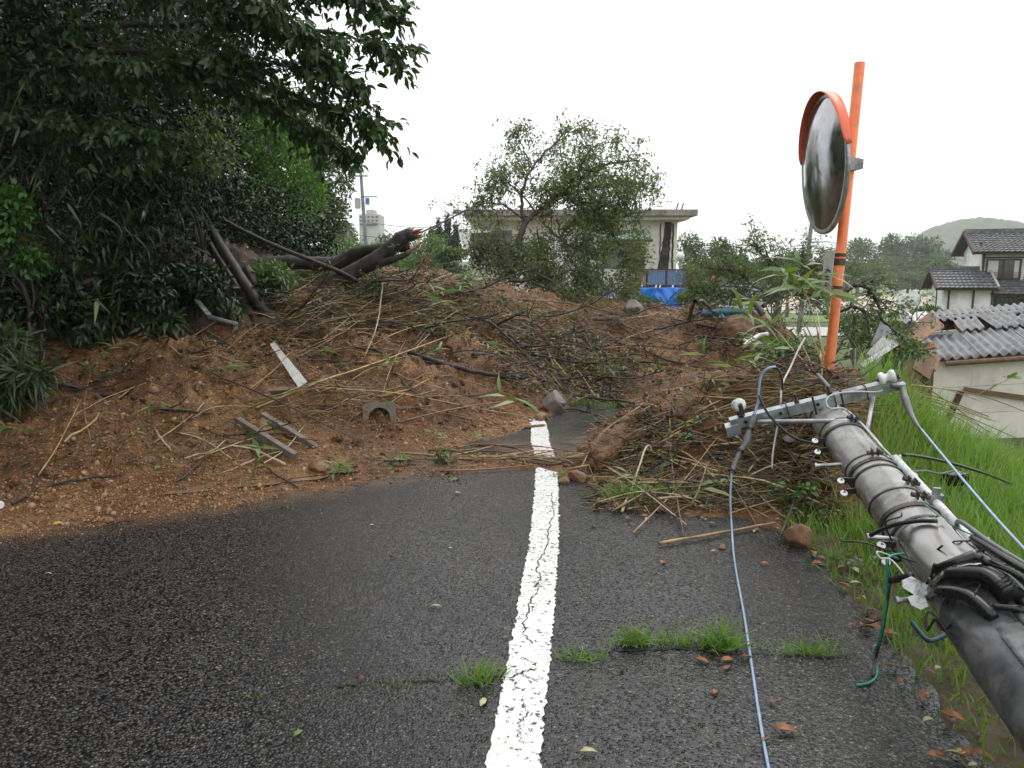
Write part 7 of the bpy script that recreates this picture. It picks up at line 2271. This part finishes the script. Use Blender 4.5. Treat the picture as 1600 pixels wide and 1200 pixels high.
# front wall of pale siding boards, a broken seam, gutter
zt = -.07
for k in range(3):
    z1, z0 = zt - k * .42, zt - (k + 1) * .42 + .006
    for x0, x1 in ((.03, .55 - .05 * k), (.553 - .05 * k, 1.35)):
        MB().prism([S(x0, .12, z0), S(x1, .12, z0), S(x1, .12, z1), S(x0, .12, z1)], .03).build('siding', M['cream_siding'], sh)
MB().prism([S(0, .10, -1.28), S(3.2, .10, -1.28), S(3.2, .10, -1.9), S(0, .10, -1.9)], .05).build('plinth', M['old_concrete'], sh)
MB().prism([S(2.32, .12, -1.25), S(3.2, .12, -1.25), S(3.2, .12, zt), S(2.32, .12, zt)], .03).build('siding', M['cream_siding'], sh)
MB().prism([S(1.36, .12, -1.27), S(2.32, .12, -1.27), S(2.32, .12, -1.02), S(1.36, .12, -1.02)], .03).build('siding', M['cream_siding'], sh)
wn_ = MB().prism([S(1.40, .17, -1.0), S(2.30, .17, -1.0), S(2.30, .17, -.12), S(1.40, .17, -.12)], .02).build('window', M['screen_grey'], sh)
for a, b in ((S(1.38, .13, -1.0), S(1.38, .13, zt)), (S(1.38, .13, -1.0), S(2.32, .13, -1.0)), (S(1.38, .13, -.10), S(2.32, .13, -.10)), (S(1.52, .135, -1.0), S(1.52, .135, -.86))):
    MB().bar(a, b, .05, .05).build('frame', M['brown_timber'], wn_)
MB().box(S(1.46, .14, -.92), (.10, .03, .14)).build('gap', M['dark_timber'], wn_)
MB().tube([S(.15, -.06, -.085), S(1.2, -.06, -.08), S(3.2, -.06, -.075)], .042, 10).build('gutter', M['brown_timber'], sh)
MB().bar(S(.42, .07, -.55), S(.22, .07, -1.15), .09, .015, up=h_).build('crack_gap', M['dark_timber'], sh)
MB().bar(S(.45, .05, -.52), S(1.45, .05, -.74), .03, .07).build('loose_batten', M['brown_timber'], sh)
# side wall and interior mess
MB().prism([S(.02, .15, -1.9), S(.02, 3.2, -1.9), S(.02, 3.2, .45), S(.02, .15, -.10)], .05).build('side_wall', M['brown_timber'], sh)
MB().prism([S(3.2, 3.2, -1.9), S(0, 3.2, -1.9), S(0, 3.2, .45), S(3.2, 3.2, .45)], .05).build('rear_wall', M['brown_timber'], sh)
# torn timber and sheets at its left end, each a thing
TB = [((1395, 548, 10.7), (1460, 540, 10.9), .10, .05, 'red_steel', 'red steel strip poking left from the shed roof'),
      ((1425, 520, 10.8), (1458, 492, 11.6), .14, .03, 'brown_timber', 'brown board rising to the shed roof corner'),
      ((1428, 532, 10.6), (1470, 505, 11.6), .12, .03, 'raw_timber', 'orange brown board below the higher one at the shed corner'),
      ((1418, 530, 10.6), (1440, 526, 11.0), .10, .03, 'raw_timber', 'short raw timber at the shed corner'),
      ((1408, 508, 10.4), (1420, 540, 10.4), .07, .03, 'dark_timber', 'dark broken lath standing at the shed corner'),
      ((1425, 498, 11.2), (1455, 494, 11.6), .20, .02, 'white_wood', 'small white sheet on the torn timber'),
      ((1438, 585, 10.6), (1450, 552, 10.9), .28, .04, 'bark_mud', 'torn brown earth wall panel at the shed corner'),
      ((1444, 600, 10.7), (1448, 560, 10.9), .12, .05, 'dark_timber', 'dark post at the shed corner'),
      ((1455, 575, 11.0), (1462, 555, 11.3), .16, .02, 'raw_timber', 'orange plywood flap under the shed eave'),
      ((1345, 572, 8.0), (1402, 536, 9.4), .06, .02, 'galvanised', 'long pale metal strip leaning from the heap to the shed'),
      ((1362, 560, 8.6), (1398, 520, 9.6), .16, .015, 'pale_slate', 'crumpled pale sheet leaning right of the post'),
      ((1368, 545, 9.2), (1384, 505, 9.4), .14, .012, 'slate_sheet', 'grey bent sheet behind the crumpled pale one'),
      ((1336, 545, 7.6), (1334, 600, 7.2), .018, .018, 'cane_dark', 'thin dark stake right of the orange post')]
for a, b, w2, t2_, mt, lbl in TB:
    tag(MB().bar(P(*a), P(*b), w2, t2_, up=(.3, -.6, .6)).build('broken_board', M[mt]), lbl, 'board')

# ------------------------------------------------------------------ valley: field, fence, board, lower roof
def flat(name, pts, z, mat, lbl, kind='structure'):
    return tag(MB().add([(x, y, z) for x, y in pts], [tuple(range(len(pts)))]).build(name, M[mat]), lbl, kind=kind)
flat('field', [(22, 96), (120, 96), (200, 178), (34, 178)], VALLEY + .05, 'sand', 'pale sandy school field in the valley')
flat('turf', [(8, 178.5), (220, 178.5), (250, 240), (0, 240)], VALLEY + .06, 'bright_turf', 'bright green turf bank behind the field')
flat('turf', [(20, 78), (100, 78), (118, 95.6), (22, 95.6)], VALLEY + .06, 'bright_turf', 'green strip before the field')
flat('street', [(12, 60), (90, 60), (96, 70), (14, 70)], VALLEY + .05, 'far_concrete', 'pale street before the field')
nb = thing('notice_board', 'white notice board standing by the field fence', 'notice board', (P(1420, 490, 88).x, 86.5, VALLEY))
c = P(1420, 473, 88); 
MB().box(c, (2.9, .12, 2.2)).build('panel', M['white_paint'], nb)
for i in range(4):
    for j in range(3):
        MB().box(c + Vector((-.75 + j * .55, -.08, .65 - i * .42)), (.42, .02, .26)).build('poster', M['pole_grey' if (i + j) % 2 else 'curtain'], nb)
MB().box(c + Vector((1.15, -.08, .3)), (.45, .02, .8)).build('poster', M['curtain'], nb)
for s in (-1.3, 1.3): MB().box(c + Vector((s, .08, -1.7)), (.12, .1, 1.6)).build('post', M['pole_grey'], nb)
fn_ = thing('field_fence', 'low rail fence along the near edge of the field', 'fence', (30, 92, VALLEY))
for k in range(26):
    MB().box((22 + k * 2.2, 92, VALLEY + .55), (.10, .10, 1.1)).build('post', M['pole_grey'], fn_)
for z in (.55, 1.05):
    MB().box((49.5, 92, VALLEY + z), (56, .05, .06)).build('rail', M['pole_grey'], fn_)
bn = thing('bench', 'white bench on the turf beyond the field', 'bench', (P(1427, 447, 185).x, 183, VALLEY))
c = P(1427, 449, 185); c.z = VALLEY + .5
MB().box(c, (6.5, .8, .3)).build('seat', M['white_paint'], bn)
MB().box(c + Vector((0, .5, .6)), (6.5, .15, .6)).build('backrest', M['white_paint'], bn)
for s in (-2.8, 2.8): MB().box(c + Vector((s, 0, -.3)), (.3, .7, .4)).build('leg', M['pole_grey'], bn)
def van(px, py, d, L, lbl, col='white_paint'):
    c = P(px, py, d); c.z = VALLEY + .3
    o = thing('parked_van', lbl, 'van', c)
    MB().prism([c + Vector((x * L, 0, z)) for x, z in ((-.5, 0), (.5, 0), (.5, .75), (.44, .95), (.25, 1.8), (-.48, 1.85), (-.5, 1.5))], -1.8).build('body', M[col], o)
    for s in (-.3, .02): MB().box(c + Vector((s * L, -.02 - 1.8 * 0, 1.35)), (.26 * L, .06, .5)).build('window', M['window_glass'], o)
    for s in (-.32, .32): MB().lathe([(.3, 0), (.34, .03), (.34, .2), (.3, .23)], c + Vector((s * L, -.08, .02)), (0, 1, 0), 16).build('wheel', M['black_rubber'], o)
van(1405, 428, 200, 5, 'white van parked under the far trees'); van(1428, 428, 203, 5.2, 'white van parked right of the other under the far trees'); van(1362, 430, 205, 4.5, 'white van half hidden left under the far trees')
# low grey roof in the valley with orange ridge end
lr = thing('low_house', 'low grey roofed house beyond the slide left of the post', 'house', (P(1140, 470, 40).x, P(1140, 470, 40).y, VALLEY))
a_, b_, c2_, d_ = P(1095, 486, 38), P(1195, 492, 38), P(1185, 440, 43), P(1112, 438, 43)
tile_slope(lr, a_, b_, c2_, d_, 9, 20, 'roof_tile')
MB().bar(d_ + Vector((0, 0, .1)), c2_ + Vector((0, 0, .1)), .3, .22).build('ridge', M['roof_tile'], lr)
MB().box(((a_.x + b_.x) / 2, a_.y + 3.2, (a_.z + VALLEY) / 2 - .1), (b_.x - a_.x - .8, 4.5, a_.z - VALLEY - .25)).build('wall', M['white_wall'], lr)
MB().prism([d_ + Vector(t) for t in ((-.12, -.05, 0), (.2, -.05, 0), (.12, -.05, .25), (0, -.05, .3))], .12).build('ridge_end', M['orange_paint'], lr)
# far apartment block
ab = thing('apartment_block', 'distant pale apartment block beside the utility pole', 'building', (P(584, 400, 330).x, 330, VALLEY))
def abx(px): return P(px, 400, 330).x
def abz(py): return P(584, py, 330).z
MB().box(((abx(569) + abx(600)) / 2, 332, (abz(338) + VALLEY) / 2), (abx(600) - abx(569), 12, abz(338) - VALLEY)).build('wall', M['far_concrete'], ab)
MB().box((abx(585), 331, abz(335)), (3.2, 8, 2.4)).build('roof_hut', M['far_concrete'], ab)
for i in range(3):
    for j in range(5):
        MB().box((abx(571.5 + j * 6), 325.9, abz(342 + i * 5.5)), (1.0, .12, .8)).build('window', M['window_glass'], ab)
MB().box((abx(584), 325.5, abz(353.5)), (abx(598) - abx(577), .9, .8)).build('balcony', M['dark_timber'], ab)

# utility poles and overhead lines in the valley
def far_pole(lbl, px, py_top, d, r=.16, arms=(), box=None, lean=0.0):
    t_ = P(px, py_top, d)
    o = thing('utility_pole', lbl, 'utility pole', (t_.x + lean, t_.y, VALLEY))
    MB().tube([Vector((t_.x + lean, t_.y, VALLEY)), t_], [r * 1.3, r * .8], 10).build('shaft', M['pole_grey'], o, smooth=True)
    for py, w in arms:
        z = P(px, py, d).z
        MB().box((t_.x + lean * (t_.z - z) / (t_.z - VALLEY), t_.y - r, z), (w, .1, .1)).build('crossarm', M['pole_grey'], o)
    if box:
        z = P(px, box, d).z
        x_ = t_.x + lean * (t_.z - z) / (t_.z - VALLEY)
        MB().lathe([(.20, -.4), (.23, -.36), (.23, .36), (.18, .4)], (x_ - .40, t_.y - .1, z), (0, 0, 1), 14).build('transformer', M['far_concrete'], o)
        MB().box((x_ + .38, t_.y - .1, z + .15), (.28, .3, .5)).build('switch_box', M['blue_slat'], o)
        MB().box((x_ + .5, t_.y - .1, z + .5), (1.3, .08, .08)).build('bracket', M['pole_grey'], o)
    return o
far_pole('slender utility pole with a transformer left of the building', 563, 258, 58, .15, ((275, 1.1),), 317, .55)
far_pole('dark utility pole behind the traffic mirror', 1274, 300, 62, .17, ((378, 1.6), (330, .8)), None, -.75)
far_pole('thin distant utility pole right of the concrete building', 1134, 370, 150, .14, ((374, 1.2),))
far_pole('short distant pole beside the forest edge', 543, 345, 70, .12, ())
def span(lbl, a, b, sag, r=.022):
    a, b = Vector(a), Vector(b)
    pts = [a.lerp(b, t) - Vector((0, 0, sag * 4 * t * (1 - t))) for t in np.linspace(0, 1, 17)]
    tag(MB().tube(pts, r, 5).build('overhead_line', M['line_wire']), lbl, 'overhead line')
span('upper overhead line crossing behind the orange post', P(1065, 385, 62), P(1274, 384, 62), .5)
span('upper overhead line right of the orange post to the white house', P(1274, 384, 62), P(1700, 408, 62), .5)
span('overhead line over the far trees to the white house', P(1274, 376, 62), P(1700, 398, 62), .4, .018)
span('lower overhead line over the far trees to the white house', P(1274, 396, 62), P(1700, 425, 62), .6, .018)
span('overhead line before the trees left of the building', P(500, 358, 58), P(735, 372, 60), .4, .02)
span('faint second line before the trees left of the building', P(566, 345, 58), P(735, 350, 60), .4, .02)
lp = thing('street_lamp', 'street lamp with white globe right of the concrete building', 'street lamp', (P(1063, 400, 48).x, P(1063, 400, 48).y, VALLEY))
q = P(1063, 400, 48)
MB().lathe([(.05, -.24), (.18, -.20), (.27, -.05), (.27, .06), (.17, .21), (.03, .27)], q, (0, 0, 1), 18).build('globe', M['white_paint'], lp, True)
MB().tube([Vector((q.x, q.y, VALLEY)), q - Vector((0, 0, .22))], .06, 10).build('post', M['pole_grey'], lp, True)
van(1281, 423, 90, 3, 'white van seen left of the orange post')

# far trees: every crown its own thing
def far_tree(lbl, px, py_top, py_bot, d, half_px, leaf='leaf_far', n=1700, seed=0, kind='round', grp='valley trees', cat='tree'):
    r_ = random.Random(seed)
    top, bot = P(px, py_top, d), P(px, py_bot, d)
    R_ = half_px / F_PX * d
    Ht = top.z - bot.z
    base = Vector((top.x, top.y, VALLEY if top.z > VALLEY else top.z - 2))
    cls = []
    if kind == 'round':
        k = 9
        for i in range(k):
            t = r_.uniform(.15, .85)
            w = R_ * (1 - abs(t - .4) * .9)
            cls.append((Vector((top.x + r_.uniform(-.75, .75) * w, top.y + r_.uniform(-.6, .6) * w, bot.z + Ht * t)), (R_ * r_.uniform(.32, .5), R_ * r_.uniform(.3, .5), Ht * r_.uniform(.16, .26))))
        cls.append((Vector((top.x, top.y, top.z - Ht * .16)), (R_ * .4, R_ * .4, Ht * .16)))
    else:
        for i in range(9):
            t = i / 8
            cls.append((Vector((top.x, top.y, bot.z + Ht * t * .95)), (R_ * (1.05 - t * .95) + .1, R_ * (1.05 - t) + .1, Ht * .10)))
    sz = max(.10, 2.6 / F_PX * d)
    o = tree('cypress_tree' if kind != 'round' else 'valley_tree', lbl, base, cls, n, (sz * 1.2, sz * 2.3), .55, 'diamond', leaf, R_ * .06 + .05, bark='bark_grey', grp=grp, cat=cat, seed=seed, down=.1, shell=.3)
    return o
FT = [
    (545, 368, 440, 44, 45, 'leaf_mid', 'bushy tree right behind the forest edge'), (610, 362, 440, 60, 50, 'leaf_far', 'tree below the distant apartment block'), (590, 380, 445, 40, 40, 'leaf_mid', 'green tree behind the snapped trunk'), (660, 365, 440, 50, 50, 'leaf_mid', 'rounded green tree left of the concrete building'), (705, 385, 445, 42, 35, 'leaf_mid', 'low green tree touching the left of the building'), (530, 350, 430, 80, 40, 'leaf_far', 'tree behind the short distant pole'),
    (1085, 366, 470, 58, 38, 'leaf_far', 'dark tree just right of the concrete building'), (1120, 372, 450, 70, 40, 'leaf_far', 'dark tree second from the concrete building'), (1075, 410, 485, 44, 28, 'leaf_mid', 'low leafy tree behind the blue sheet'), (1155, 395, 450, 75, 35, 'leaf_far', 'tree below the thin distant pole'), (1190, 402, 445, 80, 40, 'leaf_far', 'low tree left of the dark utility pole'), (1235, 392, 445, 85, 40, 'leaf_far', 'tree behind the dark utility pole'), (1160, 405, 465, 48, 35, 'leaf_far_bright', 'light green tree above the low grey roof'), (1215, 415, 480, 44, 35, 'leaf_mid', 'leafy tree right of the low grey roof'),
    (1295, 400, 455, 120, 40, 'leaf_far', 'tree behind the orange post'), (1345, 372, 440, 190, 45, 'leaf_far', 'tall tree right of the orange post beyond the field'), (1395, 368, 440, 200, 36, 'leaf_far', 'tall dark pine like tree beyond the field'), (1435, 370, 440, 205, 38, 'leaf_far', 'tall broad tree beyond the field below the hill'), (1475, 392, 445, 195, 40, 'leaf_far', 'tree beyond the field left of the white house'), (1465, 408, 450, 150, 32, 'leaf_far_bright', 'lighter tree beside the white house gable'), (1365, 412, 450, 150, 40, 'leaf_far_bright', 'lighter bushy tree behind the field edge'), (1320, 408, 452, 140, 40, 'leaf_far', 'bushy tree right behind the orange post'), (1260, 415, 460, 100, 40, 'leaf_far_bright', 'light bushy tree left of the orange post'), (1420, 425, 452, 170, 40, 'leaf_far', 'low dark bush under the far trees'), (1500, 418, 455, 185, 35, 'leaf_far', 'dark bush behind the white house gable'),
    (1340, 494, 530, 30, 40, 'leaf_mid', 'leafy bush below the field right of the post'), (1400, 505, 540, 26, 35, 'leaf_mid', 'leafy bush below the notice board'), (1450, 478, 520, 40, 30, 'leaf_far_bright', 'bright bush before the white house wing')]
for i, (px, a, b, d, hp, lf, lbl) in enumerate(FT):
    far_tree(lbl, px, a, b, d, hp, lf, 2600, 300 + i)
for i, (px, top, hp, lbl) in enumerate(((685, 342, 9, 'tall dark cypress with twin tips left of the building'), (699, 334, 9, 'tallest dark cypress left of the building'), (712, 350, 7, 'slim cypress beside the building'), (674, 358, 6, 'smallest cypress left of the building'))):
    far_tree(lbl, px, top, 400, 75, hp, 'leaf_cypress', 1500, 350 + i, 'spire', 'cypresses left of the building')

# distant tree belt and wooded hill
def hill(name, lbl, px0, px1, py_top, d, seed):
    xs_ = np.linspace(P(px0, 430, d).x, P(px1, 430, d).x, 150)
    ys_ = np.linspace(d - 240, d + 240, 70)
    cx, w = (xs_[0] + xs_[-1]) / 2, (xs_[-1] - xs_[0]) / 2
    Ht = P(800, py_top, d).z - VALLEY
    def fn(x, y):
        r = ((x - cx) / w) ** 2 + ((y - d) / 240) ** 2
        return VALLEY - 2 + Ht * np.clip(1 - r, 0, 1) ** 1.1 * (1 + .08 * fbm(x / w * 2, y / 150, 3, seed)) + fbm(x / 6, y / 6, 3, seed) * 3.0 * (r < 1)
    o = grid_mesh(name, xs_, ys_, fn, M['hill_green'])
    tag(o, lbl, kind='structure')
hill('hill', 'wooded hill on the horizon behind the white house', 1418, 1590, 342, 900, 5)
hill('hill', 'low wooded rise far behind the right valley trees', 1000, 1900, 408, 700, 6)
hill('hill', 'low wooded rise far behind the left valley trees', 380, 900, 404, 650, 7)

# ------------------------------------------------------------------ damp air of the valley
def mat_haze():
    m = bpy.data.materials.new('haze')
    m.use_nodes = True
    nt = m.node_tree
    nt.nodes.clear()
    o = nt.nodes.new('ShaderNodeOutputMaterial')
    v = nt.nodes.new('ShaderNodeVolumePrincipled')
    v.inputs['Color'].default_value = (.985, .99, 1.0, 1)
    v.inputs['Density'].default_value = 0.00042
    nt.links.new(v.outputs[0], o.inputs['Volume'])
    return m
hzb = MB().box((0, 1400, 45), (5400, 3900, 130)).build('haze', mat_haze())
tag(hzb, 'thin pale rain haze filling the valley', kind='stuff')
